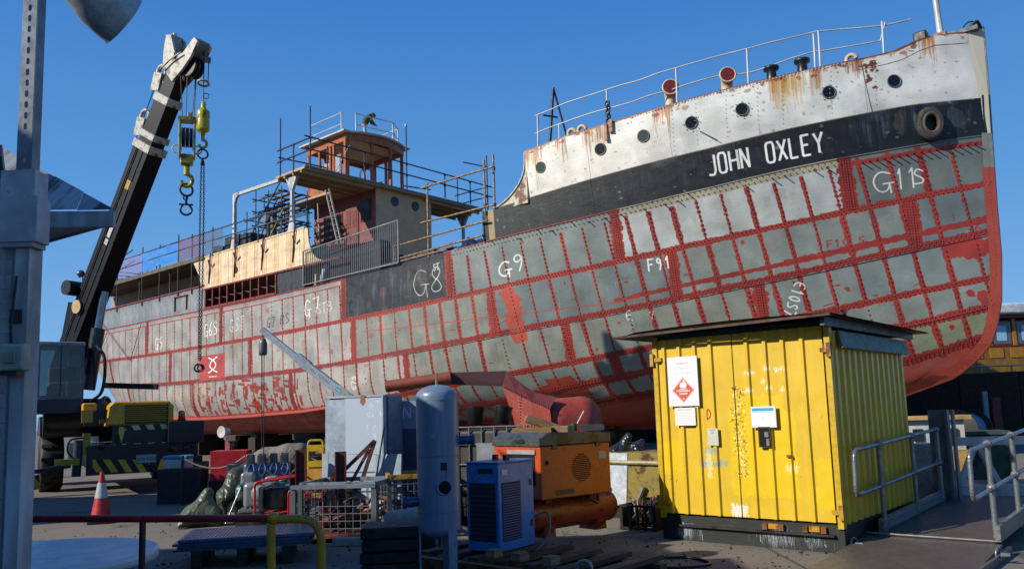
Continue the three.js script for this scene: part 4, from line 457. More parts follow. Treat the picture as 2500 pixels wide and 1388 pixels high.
{
  const sd = thing('store_shed', 'corrugated yellow steel store shed with flammable liquid sign and black base', 'shed', W(3.41, 0, 10.73), YAW);
  const paint = (seed, front) => canvasTex(1024, 1024, (x, w, h) => {
    const q = rng(seed); x.fillStyle = front ? '#cba822' : '#cfaa20'; x.fillRect(0, 0, w, h); const X = m => (m + 1.15) / 2.3 * w, Y = m => h - (m - .3) / 2.25 * h;
    for (let i = 0; i < 260; i++) { x.globalAlpha = .05 + q() * .09; x.fillStyle = ['#d3ae20', '#bb9a26', '#d2b23a', '#b09228', '#dcbe30'][i % 5]; x.beginPath(); const a = q() * w, b = q() * h, r = 10 + q() * 90; for (let k = 0; k < 10; k++) x.lineTo(a + Math.cos(k * .63) * r * (.5 + q()), b + Math.sin(k * .63) * r * (.5 + q())); x.fill(); }
    for (let i = 0; i < 240; i++) { x.globalAlpha = .06 + q() * .12; x.strokeStyle = ['#7d6420', '#8a5a1c', '#d9bd54', '#6a5624'][i % 4]; x.lineWidth = .6 + q() * 2; const a = q() * w, b = q() * h; x.beginPath(); x.moveTo(a, b); x.lineTo(a + (q() - .5) * 6, b + 20 + q() * 140); x.stroke(); }
    for (let i = 0; i < 90; i++) { x.globalAlpha = .8; x.fillStyle = ['#5c3417', '#3d2a1a', '#d8d6c8'][i % 3]; const r = .6 + q() * 2.4; x.fillRect(q() * w, q() * h, r * (1 + q()), r); }
    if (front) {
      x.globalAlpha = 1; // brighter repaint low down and in the middle, ragged edges
      x.fillStyle = '#d6b40e'; const patch = (x0, x1, y0, y1) => { x.beginPath(); const n = 18; for (let i = 0; i <= n; i++) x.lineTo(X(lerp(x0, x1, i / n)), Y(y1 + (q() - .5) * .07)); for (let i = 0; i <= n; i++) x.lineTo(X(x1 + (q() - .5) * .05), Y(lerp(y1, y0, i / n))); for (let i = 0; i <= n; i++) x.lineTo(X(lerp(x1, x0, i / n)), Y(y0 + (q() - .5) * .06)); for (let i = 0; i <= n; i++) x.lineTo(X(x0 + (q() - .5) * .05), Y(lerp(y0, y1, i / n))); x.fill(); };
      x.globalAlpha = .75; patch(-.1, .7, .55, 1.55); patch(-1.1, -.75, .8, 1.2); patch(.9, 1.15, .45, 1.0); patch(.0, .55, 1.3, 1.75); x.globalAlpha = 1;
      x.fillStyle = '#93998c'; x.globalAlpha = .85; patch(-.5, -.15, .9, .97); patch(-.44, -.26, 1.04, 1.12); x.fillStyle = '#d6d8d4'; patch(-.13, .04, .31, .44); x.globalAlpha = .8; for (const [a, b, c] of [[.12, 2.0, .12], [.5, 2.02, .13], [.1, 1.78, .1], [.56, 1.78, .05], [.38, 1.8, .07], [.38, 2.03, .06], [.33, 1.88, .05]]) patch(a, a + c, b, b + .03 + q() * .03);
      for (let i = 0; i < 420; i++) { const a = .02 + (q() + q() - 1) * .09, b = .75 + q() * 1.1; x.globalAlpha = .5 + q() * .5; x.fillStyle = ['#e0c850', '#8a7420', '#e8dca0', '#5a4a1c', '#d0a010'][i % 5]; x.beginPath(); x.ellipse(X(a), Y(b), 1 + q() * 5, 1 + q() * 7, q() * 3, 0, 6.3); x.fill(); }
      x.globalAlpha = .5; x.fillStyle = '#dcdcd0'; patch(-.42, -.36, .75, 1.08); patch(.55, .7, .85, .92); x.globalAlpha = .9; x.strokeStyle = '#6a3a18'; for (let i = 0; i < 24; i++) { x.lineWidth = 1 + q() * 2; const a = q() * w, b = q() * h; x.beginPath(); x.moveTo(a, b); x.lineTo(a + (q() - .5) * 30, b + (q() - .3) * 30); x.stroke(); }
      x.globalAlpha = 1; x.strokeStyle = '#8a3418'; x.lineWidth = 7; strokeText(x, 'D', { h: 1, gw: .6, seed: 1, map: (px, py) => [X(-.385 + px * .1), Y(1.47 + py * .13)] });
    } else { x.globalAlpha = .9; x.strokeStyle = '#3c3618'; x.lineWidth = 3; x.strokeRect(w * .3, h * .35, 8, 42); x.beginPath(); x.moveTo(w * .42, h * .55); x.quadraticCurveTo(w * .47, h * .56, w * .45, h * .61); x.stroke(); for (let i = 0; i < 300; i++) { x.globalAlpha = .1 + q() * .1; x.strokeStyle = ['#8a7a2c', '#6e6428', '#c8b448'][i % 3]; x.lineWidth = 1 + q() * 3; const a = q() * w, b = q() * h; x.beginPath(); x.moveTo(a, b); x.lineTo(a, b + 40 + q() * 160); x.stroke(); } }
    x.globalAlpha = 1; });
  const fm = new THREE.MeshStandardMaterial({ map: paint(3, true), roughness: .5, roughnessMap: tex('rough', 2) }), sm = new THREE.MeshStandardMaterial({ map: paint(4, false), roughness: .42, roughnessMap: tex('rough', 2) });
  const ribsL = [-.98, -.76, -.54, -.32].map(a => [a + .53, a + .60]), ribsR = [.2, .43, .65, .88].map(a => [a - .6, a - .53]);
  const dl = corr(1.05, 2.2, ribsL, .032, [2.3, -.53 + 1.15, 2.25], fm, 'door', sd, -.575, .33, 1.06), dr = corr(1.1, 2.2, ribsR, .032, [2.3, .53 + 1.15, 2.25], fm, 'door', sd, .513, .33, 1.056);
  for (const x of [-1.12, 1.125]) mb().box(x, 1.42, 1.04, .065, 2.3, .09).build('corner_post', M(YEL, .5, { n: 'fine', s: .6 }), sd);
  const rb = []; for (let i = 0; i < 13; i++) rb.push([-1.32 + i * .207, -1.32 + i * .207 + .1]); corr(2.76, 2.16, rb, .034, [2.76, 1.38, 2.2], sm, 'side_wall', sd, 1.13, .31, -.37, Math.PI / 2); corr(2.76, 2.16, rb, .034, [2.76, 1.38, 2.2], sm, 'side_wall', sd, -1.12, .31, -.37, -Math.PI / 2); corr(2.2, 2.16, rb.slice(2, 10).map(r => [r[0] + .2, r[1] + .2]), .034, [2.3, 1.15, 2.2], sm, 'rear_wall', sd, 0, .31, -1.75, Math.PI);
  mb().box(0, .155, -.36, 2.3, .31, 2.82).build('base_skirt', M('#191b1a', .6, { n: 'rust', s: .8 }), sd);
  { const st = canvasTex(1024, 128, (x, w, h) => { x.fillStyle = '#1b1e1d'; x.fillRect(0, 0, w, h); const q = rng(14); for (let i = 0; i < 900; i++) { const c = [.13, .15, .14, .62, .66, .70, .84][i % 7] + (q() + q() - 1) * (i % 3 ? .05 : .12); x.globalAlpha = .25 + q() * .6; x.strokeStyle = ['#b9c2c8', '#8fa0ac', '#4a5450', '#3a4340', '#7d8c96'][i % 5]; x.lineWidth = .6 + q() * 3; const a = c * w, b = h * (.25 + q() * .5); x.beginPath(); x.moveTo(a, b); x.lineTo(a + (q() - .5) * 6, b + 4 + q() * 40); x.stroke(); } for (let i = 0; i < 200; i++) { x.globalAlpha = .3; x.fillStyle = ['#2c322f', '#463a2c', '#101211'][i % 3]; x.fillRect(q() * w, q() * h, q() * 40, q() * 14); } x.globalAlpha = 1; }); const g = new THREE.PlaneGeometry(2.29, .3); g.translate(0, .153, 1.0535); const m = new THREE.Mesh(g, new THREE.MeshStandardMaterial({ map: st, roughness: .6 })); m.name = 'skirt_face'; m.receiveShadow = true; sd.add(m); }
  mb().box(0, .19, 1.085, 2.1, .022, .05).build('drip_bar', M('#2a2c2b', .6, { n: 'rust' }), sd);
  for (const x of [.24, .44, .72, .93]) mb().box(x, .245, 1.075, .06, .07, .04).build('bolt_keeper', M('#7a4a20', .7, { n: 'rust' }), sd); for (const x of [.34, .82]) mb().box(x, .25, 1.066, .12, .06, .02).build('keeper_plate', M('#c08a1c', .6, { n: 'rust' }), sd);
  for (const [x, y] of [[-1.06, 2.28], [-1.06, .47], [1.1, 2.25], [1.1, .45]]) { mb().box(x, y, 1.105, .1, .05, .025).box(x < 0 ? -1.15 : 1.15, y, 1.1, .05, .16, .05).build('hinge', M('#b98f1e', .6, { n: 'rust' }), sd); }
  // roof sheet with overhang, side channel, flap
  { const pts = [[-1.62, 1.32], [1.3, 1.42], [1.42, -2.1], [-1.5, -2.1]]; const g = new THREE.PlaneGeometry(1, 1, 16, 10), p = g.attributes.position; for (let i = 0; i < p.count; i++) { const u = p.getX(i) + .5, v = p.getY(i) + .5, a = [lerp(pts[0][0], pts[1][0], u), lerp(pts[0][1], pts[1][1], u)], b = [lerp(pts[3][0], pts[2][0], u), lerp(pts[3][1], pts[2][1], u)]; const x = lerp(b[0], a[0], v), z = lerp(b[1], a[1], v); p.setXYZ(i, x, 2.63 + .035 * Math.sin(u * 3) + (u < .1 ? -.03 : 0) - .05 * (1 - v) * (u > .7 ? 1 : .3), z); } g.computeVertexNormals(); const g2 = g.clone(); g2.translate(0, -.012, 0); mb().push(g).push(g2).build('roof_sheet', M('#231f1c', .8, { n: 'fine', ds: 1 }), sd); mb().box(0, 2.56, -.36, 2.28, .07, 2.8).build('roof_frame', M('#3a3630', .7), sd);
    mb().box(1.17, 2.56, -.4, .05, .1, 3.4).build('roof_channel', M('#3f4744', .6, { n: 'rust' }), sd); mb().box(1.21, 2.37, -.38, .03, .2, 2.6, [0, 0, .22]).build('vent_flap', M('#5d6a58', .6, { n: 'blotch' }), sd); mb().beam([-1.6, 2.6, 1.3], [1.3, 2.62, 1.4], .03, .03).build('eave_angle', M('#4a2a20', .7, { n: 'rust' }), sd); }
  // lock recess, hasp, notices
  mb().box(.325, 1.28, 1.1, .15, .24, .03).build('lock_frame', M('#4a3a1c', .6), sd); mb().box(.325, 1.28, 1.112, .12, .21, .02).build('lock_recess', M('#060606', .9, { n: null }), sd); mb().box(.36, 1.31, 1.125, .05, .06, .015).box(.37, 1.22, 1.125, .035, .08, .015).build('padlock', M('#a9adb0', .35, { m: .6 }), sd); mb().box(.6, 1.06, 1.085, .05, .03, .05).build('hasp', M('#7a4a20', .7, { n: 'rust' }), sd);
  const sign = (name, x, y, w, h, draw, z = 1.108, cw = 512) => { const t = canvasTex(cw, Math.round(cw * h / w), draw); const m = mb().box(x, y, z, w, h, .008).build(name, M('#c9c9c4', .5), sd); const f = new THREE.PlaneGeometry(w - .006, h - .006); f.translate(x, y, z + .0055); const o = new THREE.Mesh(f, new THREE.MeshStandardMaterial({ map: t, roughness: .45 })); o.name = 'printed_face'; o.receiveShadow = true; m.add(o); };
  sign('danger_sign', -.712, 1.985, .43, .63, (x, w, h) => { x.fillStyle = '#dedede'; x.fillRect(0, 0, w, h); x.strokeStyle = '#b9b4b2'; x.lineWidth = 4; x.strokeRect(8, 8, w - 16, h - 16); x.textAlign = 'center'; x.fillStyle = '#a35a48'; x.font = '54px sans-serif'; x.fillText('DANGER', w / 2, h * .16); x.fillStyle = '#b8897a'; x.font = '40px sans-serif'; x.fillText('NO SMOKING', w / 2, h * .26); x.fillText('KEEP FIRE AWAY', w / 2, h * .36); x.save(); x.translate(w / 2, h * .68); x.fillStyle = '#c2452a'; x.beginPath(); x.moveTo(0, -190); x.lineTo(190, 0); x.lineTo(0, 190); x.lineTo(-190, 0); x.fill(); x.strokeStyle = '#e6d8d2'; x.lineWidth = 4; x.beginPath(); x.moveTo(0, -172); x.lineTo(172, 0); x.lineTo(0, 172); x.lineTo(-172, 0); x.closePath(); x.stroke(); x.fillStyle = '#f2ece8'; x.beginPath(); x.moveTo(-40, -38); x.bezierCurveTo(-80, -80, -40, -100, -30, -125); x.bezierCurveTo(-20, -105, -15, -100, -12, -95); x.bezierCurveTo(-10, -130, 8, -140, 4, -165); x.bezierCurveTo(35, -130, 30, -110, 32, -98); x.bezierCurveTo(40, -108, 42, -112, 42, -122); x.bezierCurveTo(62, -90, 70, -70, 40, -38); x.fill(); x.fillRect(-60, -28, 120, 9); x.font = 'bold 40px sans-serif'; x.fillText('FLAMMABLE', 0, 22); x.fillText('LIQUID', 0, 66); x.font = 'bold 40px sans-serif'; x.fillText('3', 0, 140); x.restore(); });
  const lines = (x, w, y0, n, st, col) => { const q = rng(n * 7 + w); x.fillStyle = col; for (let i = 0; i < n; i++) { let a = 30; while (a < w - 50) { const l = 10 + q() * 34; x.fillRect(a, y0 + i * st, l, 7); a += l + 8; } } };
  sign('safety_notice', -.706, 1.54, .29, .225, (x, w, h) => { x.fillStyle = '#d9d7d2'; x.fillRect(0, 0, w, h); x.fillStyle = '#a88a86'; x.font = 'bold 48px sans-serif'; x.textAlign = 'center'; x.fillText('SAFETY NOTICE', w / 2, 62); lines(x, w, 110, 7, 38, '#a3a5a8'); });
  sign('instruction_plate', -.345, 1.285, .145, .21, (x, w, h) => { x.fillStyle = '#bdbcae'; x.fillRect(0, 0, w, h); x.fillStyle = '#6c6a60'; x.font = 'bold 72px sans-serif'; x.textAlign = 'center'; x.fillText('EXTERNAL', w / 2, 90); x.fillText('USE', w / 2, 170); x.fillText('ONLY', w / 2, 250); lines(x, w, 330, 7, 52, '#8a887c'); }, 1.1);
  sign('taped_paper', .33, 1.515, .31, .25, (x, w, h) => { x.fillStyle = '#cfd5d8'; x.fillRect(0, 0, w, h); x.fillStyle = '#3f93b8'; x.fillRect(20, 30, w - 60, 60); x.fillStyle = '#9fc6d8'; x.fillRect(30, 100, w - 90, 18); x.fillStyle = '#e4e6e6'; x.fillRect(20, 130, w - 60, h - 150); x.fillStyle = '#a8c4cc'; x.fillRect(220, 210, 40, 30); });
}
{ const bd = thing('bird', 'small brown bird perched on the yellow shed roof', 'bird', W(4.12, 2.665, 10.05), -.6); const g = blobGeo([[[0, .07, 0], [0, .085, .05], .034, .03], [[0, .085, .05], [0, .125, .075], .022, .022], [[0, .125, .075], [0, .122, .1], .018, .008], [[0, .07, 0], [0, .055, -.06], .03, .016], [[0, .055, -.06], [0, .04, -.12], .012, .01], [[.012, .05, .01], [.014, .0, .015], .008, .005], [[-.012, .05, .01], [-.014, .0, .015], .008, .005]], [-.06, -.01, -.14], [.06, .16, .12], 44, .012); mb().push(g).build('body', M('#3b332b', .8, { n: 'fine', s: 9 }), bd); mb().lathe([[0, 0], [.007, 0], [0, .025]], 0, .122, .108, 6, [Math.PI / 2, 0, 0]).build('beak', M('#3a3026', .5), bd); }
// ---------------------------------------------------------------- gangway ramp with its two railings, right
const GALV = M('#8d9396', .42, { m: .55, n: 'blotch', s: 3 });
{ // ramp frame: local -z runs up the ramp, away from the camera
  const O = W(4.31, 0, 9.8), rp = thing('gangway_ramp', 'dark steel plate ramp with aluminium toe boards leading past the shed', 'ramp', O, YAW);
  const top = z => z > 0 ? .15 - z * .055 : .15 + Math.min(-z, 3.2) * .03;
  const deck = (z0, z1, x0, x1, n, m) => { const g = new THREE.BoxGeometry(x1 - x0, .03, z0 - z1); g.rotateX(Math.atan2(top(z1) - top(z0), z0 - z1)); g.translate((x0 + x1) / 2, (top(z0) + top(z1)) / 2 - .015, (z0 + z1) / 2); const u = g.attributes.uv; for (let i = 0; i < u.count; i++) u.setXY(i, u.getX(i) * (x1 - x0), u.getY(i) * (z0 - z1)); return mb().push(g).build(n, m, rp); };
  const DM = M('#554d44', .62, { n: 'fine', s: 1.2, b: .004 }); deck(2.2, .34, -.12, 1.26, 'ramp_flap', DM); deck(.325, -3.3, .0, 1.18, 'ramp_deck', DM); mb().box(.57, .162, .33, 1.36, .012, .02).build('flap_hinge', M('#a8a49a', .5, { m: .4 }), rp);
  for (const x of [-.02, 1.18]) { const b = mb(); b.beam([x, .2, .1], [x, .30, -3.2], .05, .17); b.beam([x + (x < 1 ? .03 : -.03), .25, .1], [x + (x < 1 ? .03 : -.03), .35, -3.2], .03, .02); b.beam([x + (x < 1 ? .03 : -.03), .17, .1], [x + (x < 1 ? .03 : -.03), .27, -3.2], .03, .02); b.build('toe_board', M('#8b8f8c', .45, { m: .4 }), rp); }
  for (const [x, z] of [[-.1, .8], [1.3, .75]]) mb().tor(x, .1, z, .06, .012, [0, 1.3, 0], 6, 12).box(x + .06, .1, z, .08, .03, .03).build('lifting_lug', GALV, rp); mb().box(1.28, .02, 1.2, .04, .12, 2.2).build('flap_edge', M('#6a6c6a', .5, { m: .3 }), rp);
  const rail = (name, label, x, z0) => { const o = W(4.31, 0, 9.8).add(V(x, 0, z0).applyAxisAngle(V(0, 1, 0), YAW)), r = thing(name, label, 'railing', o, YAW, 'ramp railings'), yA = 1.05, yB = .58;
    for (const z of [0, -1.35, -2.6]) { mb().bar([0, .1, z], [0, yA + .12 - z * .03, z], .03, .03, 12).build('stanchion', GALV, r); for (const y of [yA, yB]) mb().sph(0, y + .1 - z * .03, z, .05, [1, .9, 1.1], 12, 8).build('ball_fitting', M('#9a958a', .45, { m: .4, n: 'rust', s: 2 }), r); }
    const P = y => [0, y + .1, 0]; mb().pipe([[0, yA + .1 + .1, -3.1], [0, yA + .07, .86], [0, yB + .05, .9], [0, yB + .1 + .1, -3.1]], .024, .11, 10).build('rail_loop', GALV, r); return r; };
  rail('ramp_railing', 'galvanised tube railing beside the yellow shed wall', 0, 0); rail('ramp_railing', 'galvanised tube railing on the open side of the ramp', 1.14, -.02);
}
{ // gangway beyond with V braces, landing post, blocks and boxes
  const gw = thing('truss_gangway', 'white truss gangway with slanted braces beyond the ramp', 'gangway', W(6.75, 0, 12.3), -8 * R); const wm = M('#b4bab8', .5, { n: 'streak' });
  mb().box(2.4, 1.02, 0, 5.4, .12, .1).build('top_chord', wm, gw); mb().box(2.4, .3, 0, 5.4, .16, .1).build('bottom_chord', wm, gw); mb().box(-.35, 1.02, .01, .3, .125, .1).build('yellow_end', M('#b98718', .5), gw); mb().box(2.4, .3, -.7, 5.4, .06, 1.3).build('walkway', M('#4b5054', .6), gw);
  for (let i = 0; i < 8; i++) mb().beam([-.2 + i * .62, .3, 0], [.1 + i * .62 + (i % 2 ? -.62 : 0) + .0, 1.0, 0], .07, .09, V(0, 0, 1)).build('brace', wm, gw);
  const lp = thing('landing_post', 'grey steel channel post at the top of the ramp', 'post', W(6.2, 0, 12.0), YAW); mb().box(0, .75, 0, .26, 1.5, .06).box(.11, .75, .05, .04, 1.5, .1).box(-.11, .75, .05, .04, 1.5, .1).build('channel', M('#6a7376', .55), lp); mb().bar([.2, .1, .1], [.2, 1.5, .1], .03).build('guide_tube', GALV, lp);
  const cb = thing('concrete_block', 'stepped concrete block behind the ramp railing', 'block', W(6.5, 0, 13.4), -.4); mb().rbox(0, .28, 0, .8, .56, .6, .02).build('base', M('#8f8d80', .9, { n: 'fine', b: .01 }), cb); mb().rbox(-.05, .75, -.1, .6, .4, .45, .02).build('step', M('#9a978a', .9, { n: 'fine', b: .01 }), cb);
  const bx = thing('meter_boxes', 'row of pale service boxes with black fittings behind the ramp', 'service box', W(7.1, 0, 14.6), -.25); mb().box(0, 1.34, 0, 1.7, .07, .5).build('cover_board', M('#c9a86a', .7, { n: 'wood' }), bx); for (let i = 0; i < 3; i++) { mb().box(-.55 + i * .55, 1.03, 0, .4, .52, .3).build('box', M(['#c7c9c2', '#b9beba', '#c9c4b4'][i], .6), bx); mb().box(-.55 + i * .55, 1.05, .17, .16, .2, .04).build('fitting', DARK, bx); } mb().box(0, .4, 0, 1.6, .76, .3).build('stand', M('#b08f4a', .7), bx);
  const gb = thing('green_bin', 'dark green metal bin beyond the gangway braces', 'bin', W(8.5, 0, 15.2), -.3); mb().rbox(0, .5, 0, .9, 1.0, .7, .03).build('body', M('#1f4a34', .6, { n: 'rust' }), gb); mb().box(0, 1.03, 0, .96, .06, .76).build('lid', M('#3b4a40', .6), gb);
  const wf = thing('wharf_deck', 'dark wharf staging on piles under the ferry', 'wharf', W(22, 0, 36.5), -4 * R); mb().box(0, -.1 + .3, -3, 14, .5, 5).build('deck', M('#1d1a17', .9, { n: 'wood' }), wf); mb().box(0, .9, -5.2, 14, 1.6, .2).build('back_boards', M('#181512', .9, { n: 'wood' }), wf); for (let i = 0; i < 8; i++) mb().bar([-6.5 + i * 1.8, 0, -.6], [-6.5 + i * 1.8, 1.35, -.6], .16, .16, 10).build('pile', M('#3a2c1e', .9, { n: 'wood' }), wf);
  const rl = thing('rope_reel', 'large dark reel of blue rope beneath the bow', 'reel', W(13.2, 0, 24.2), .7); for (const x of [-.5, .5]) mb().lathe([[0, -.04], [.6, -.04], [.6, .04], [0, .04]], x, .75, 0, 26, [0, 0, Math.PI / 2]).build('flange', M('#15161a', .7), rl); mb().lathe([[.2, -.45], [.47, -.45], [.5, 0], [.47, .45], [.2, .45]], 0, .75, 0, 24, [0, 0, Math.PI / 2]).build('rope', M('#5b7d9c', .8, { n: 'streak', s: 4 }), rl); mb().beam([-.7, 0, .4], [-.7, .8, 0], .08, .08).beam([.7, 0, .4], [.7, .8, 0], .08, .08).bar([-.72, .75, 0], [.72, .75, 0], .05).build('cradle', M('#2a2f33', .7), rl);
  const rn = thing('ring_buoy', 'red and white ring buoy stand below the ferry', 'buoy', W(17.6, 0, 30.2), 0); mb().box(-.25, .95, 0, .16, 1.9, .1).build('post', M('#8fa0a4', .6), rn); mb().rbox(.12, 1.05, .02, .4, 1.3, .16, .08).build('buoy_cover', M('#6a1620', .6), rn);
}
{ // yellow ferry moored behind the bow
  const f = thing('ferry', 'yellow wooden ferry with red-trimmed windows and white roof behind the bow', 'ferry', W(20.2, 0, 36), 3 * R); const fy = M('#b07c14', .55, { n: 'streak' }), rd = M('#7d1a18', .5), dkf = M('#35424c', .6);
  mb().box(3.2, 1.72, -1, 10.5, .42, 4.4).build('deck_edge', M('#5f7380', .6), f); mb().box(3.2, 2.9, -1.6, 9.4, 2.0, 3).build('saloon', M('#8a661a', .6, { n: 'streak' }), f); for (let i = 0; i < 9; i++) mb().box(-.6 + i * .95, 3.62, -.085, .62, .42, .03).build('panel', M('#a87614', .5), f);
  mb().box(3.6, 3.95, -1.6, 8.6, .06, 3.05).build('waist_trim', rd, f);
  for (let i = 0; i < 8; i++) { const w = mb().box(-.1 + i * 1.15, 4.55, -.12, .16, 1.2, .12).build('mullion', fy, f); } mb().box(3.6, 4.55, -2.9, 8.4, 1.2, .1).build('far_side', M('#6f7d84', .5), f);
  for (let i = 0; i < 7; i++) { const w = mb().box(.475 + i * 1.15, 4.52, -.13, .97, 1.08, .05).build('window', rd, f); mb().box(.475 + i * 1.15, 4.52, -.125, .85, .98, .06).build('pane', M('#4b5d68', .08, { n: null }), w); mb().rbox(.47 + i * 1.15, 4.5, -.085, .45, .68, .012, .005).build('far_window', M('#8fb4cc', .1, { n: null }), w); }
  mb().box(3.6, 5.22, -1.5, 9.2, .12, 3.3).build('roof_trim', rd, f); mb().rbox(3.6, 5.55, -1.4, 9.5, .5, 3.7, .12).build('roof', M('#c9cfd2', .5), f); mb().bar([-.4, 5.7, 0], [-3.4, 8.0, 0], .012).build('stay_wire', M('#3a3f44', .5), f);
  const rl = M('#8793a0', .45, { m: .3 }); for (let i = 0; i < 7; i++) mb().bar([-1.6 + i * 1.35, 1.9, 1.1], [-1.6 + i * 1.35, 3.0, 1.1], .035).build('rail_post', rl, f); for (const y of [2.45, 3.0]) mb().bar([-2, y, 1.1], [8, y, 1.1], .028).build('rail', rl, f);
  mb().box(3.2, .8, -1, 10.4, 1.4, 4.0).build('hull', M('#0f1013', .6), f); mb().bar([3.2, 0, 1.0], [3.2, 1.6, 1.0], .3, .3, 12).build('fender_pile', M('#5a3a18', .8, { n: 'wood' }), f);
}
// ---------------------------------------------------------------- left building, slotted post, junction box, canopy, lamp
{
  const b = thing('weatherboard_building', 'blue-grey weatherboard building corner in shade beside the slotted post', 'building', W(-2.085, 0, 3.5), 0); const BM = ['#b4b7b8', '#afb2b4', '#b8bbbb'].map(c => M(c, .7, { n: 'streak', s: 2 }));
  for (let i = 0; i < 42; i++) mb().box(-.77, .035 + i * .0645, -.008, 1.42, .062, .03, [.2, 0, 0]).build('weatherboard', BM[i % 3], b); { const g = mb().ext([[-1.5, .02], [-.05, .02], [-.75, 1.1], [-1.5, 1.1]], 2.76, 0, 0, 0).g[0]; g.rotateX(-Math.PI / 2); g.translate(0, 1.38, 0); mb().push(g).build('wall_core', M('#8f979e', .8), b); }
  mb().box(-.03, 1.36, -.01, .06, 2.72, .1).build('corner_board', M('#b6b9ba', .65, { n: 'streak' }), b); mb().box(-.045, 2.6, .02, .15, .34, .1).box(-.035, 2.55, .03, .17, .2, .1).build('cornice_block', M('#b9bcbc', .65), b); mb().box(-.95, 2.68, -.02, 1.4, .3, .14).build('fascia', M('#b4b7b8', .65), b); { const g = mb().ext([[-1.6, -.1], [-.1, -.1], [-.8, 1.1], [-1.6, 1.1]], .05, 0, 0, 0).g[0]; g.rotateX(-Math.PI / 2); g.translate(0, 2.85, 0); mb().push(g).build('roof_edge', M('#7a848c', .6), b); }
  mb().ext([[0, 0], [.24, 0], [.2, .16], [.1, .2], [0, .2]], .03, -.55, 2.76, .02).build('roof_bracket', M('#7d8790', .6), b);
  const p = thing('slotted_post', 'tall galvanised slotted steel channel post fixed to the building corner', 'post', W(-2.13, 0, 3.5), 0); const pm = M('#7c8791', .5, { m: .25, n: 'blotch', s: 2 });
  mb().box(-.031, 2.0, .0, .006, 4.4, .062).build('left_flange', pm, p); mb().box(.031, 2.0, .0, .006, 4.4, .062).build('right_flange', pm, p);
  { const n = 84, s = new THREE.Shape([[-.031, 0], [.031, 0], [.031, 4.3], [-.031, 4.3]].map(a => new THREE.Vector2(...a))); for (let i = 0; i < n; i++) { const y = .05 + i * .0505, h = new THREE.Path(); h.absellipse(0, y + .008, .0075, .0075, 0, Math.PI, false); h.lineTo(-.0075, y - .008); h.absellipse(0, y - .008, .0075, .0075, Math.PI, 2 * Math.PI, false); h.closePath(); s.holes.push(h); } const g = new THREE.ExtrudeGeometry(s, { depth: .004, bevelEnabled: false, curveSegments: 5 }); g.translate(0, 0, .028); const m = mb().push(g).build('slotted_face', pm, p); }
  mb().lathe([[0, 0], [.02, 0], [.018, .02], [0, .022]], 0, 2.45, .033, 8, [Math.PI / 2, 0, 0]).build('bolt', M('#22272c', .5, { m: .5 }), p); mb().box(0, 2.13, .04, .05, .06, .02).build('cable_clamp', M('#3a332c', .6), p);
  const j = thing('junction_box', 'pale square junction box with a switch mounted on the slotted post', 'junction box', W(-2.115, 1.86, 3.42), 0); mb().rbox(0, .09, 0, .125, .115, .06, .012).build('case', M('#a9b19c', .5), j); mb().rbox(.008, .09, .033, .05, .05, .012, .004).build('switch_cover', M('#979e8a', .45), j); mb().box(0, .025, 0, .07, .02, .05).build('gland', M('#2a2c28', .6), j);
  mb().tube([[-.005, .0, .0], [-.006, .08, .01], [0, .16, .01], [.004, .3, .0]], .006).build('cable', M('#15171a', .6), j).position.set(0, .14, 0);
  const cn = thing('entrance_canopy', 'weathered corrugated canopy with grey fascia projecting past the building corner', 'canopy', W(-3.0, 3.22, 6.0), 0);
  { const A = [0, .0, 0], B = [-2.0, .02, 0], C = [-2.6, -.02, -1.75], RB = [-2.6, 1.55, -1.75], q3 = (a, b, c, d) => { const g = new THREE.BufferGeometry(), P = [...a, ...b, ...c, ...a, ...c, ...d]; g.setAttribute('position', new THREE.Float32BufferAttribute(P, 3)); const U = []; for (let i = 0; i < 18; i += 3) U.push(P[i], P[i + 2] + P[i + 1]); g.setAttribute('uv', new THREE.Float32BufferAttribute(U, 2)); g.computeVertexNormals(); return g; }, L3 = (a, b, t) => a.map((v, i) => lerp(v, b[i], t));
    mb().box(-.98, .0, .02, 2.02, .12, .04, [0, 0, -.025]).build('fascia', M('#a3adb6', .65, { n: 'streak' }), cn);
    const E0 = [.02, .055, 0], E1 = [-2.0, .085, 0]; for (let i = 0; i < 7; i++) { const a = L3(E0, E1, i / 7), b = L3(E0, E1, (i + 1) / 7), c = L3(E0, RB, (i + 1) / 7), d = L3(E0, RB, i / 7); mb().push(q3(a, b, c, d)).build('roof_sheet_strip', M(['#8f9696', '#b0b2aa', '#7d8588', '#9a5f38'][i === 4 ? 3 : i % 3], .6, { n: 'rust', s: 1, ds: 1 }), cn).position.y = (i % 2) * .006; }
    mb().push(q3([0, -.06, 0], [-2.0, -.04, 0], C, [-1.3, -.05, -.9])).build('soffit', M('#a3a8aa', .8, { ds: 1 }), cn); mb().beam([0, -.02, 0], [-2.6, -.02, -1.75], .03, .08).build('rear_edge', M('#5c6875', .65), cn); }
  mb().box(-1.3, -1.65, -.3, .12, 3.2, .12).build('support_post', M('#5c6875', .65), cn);
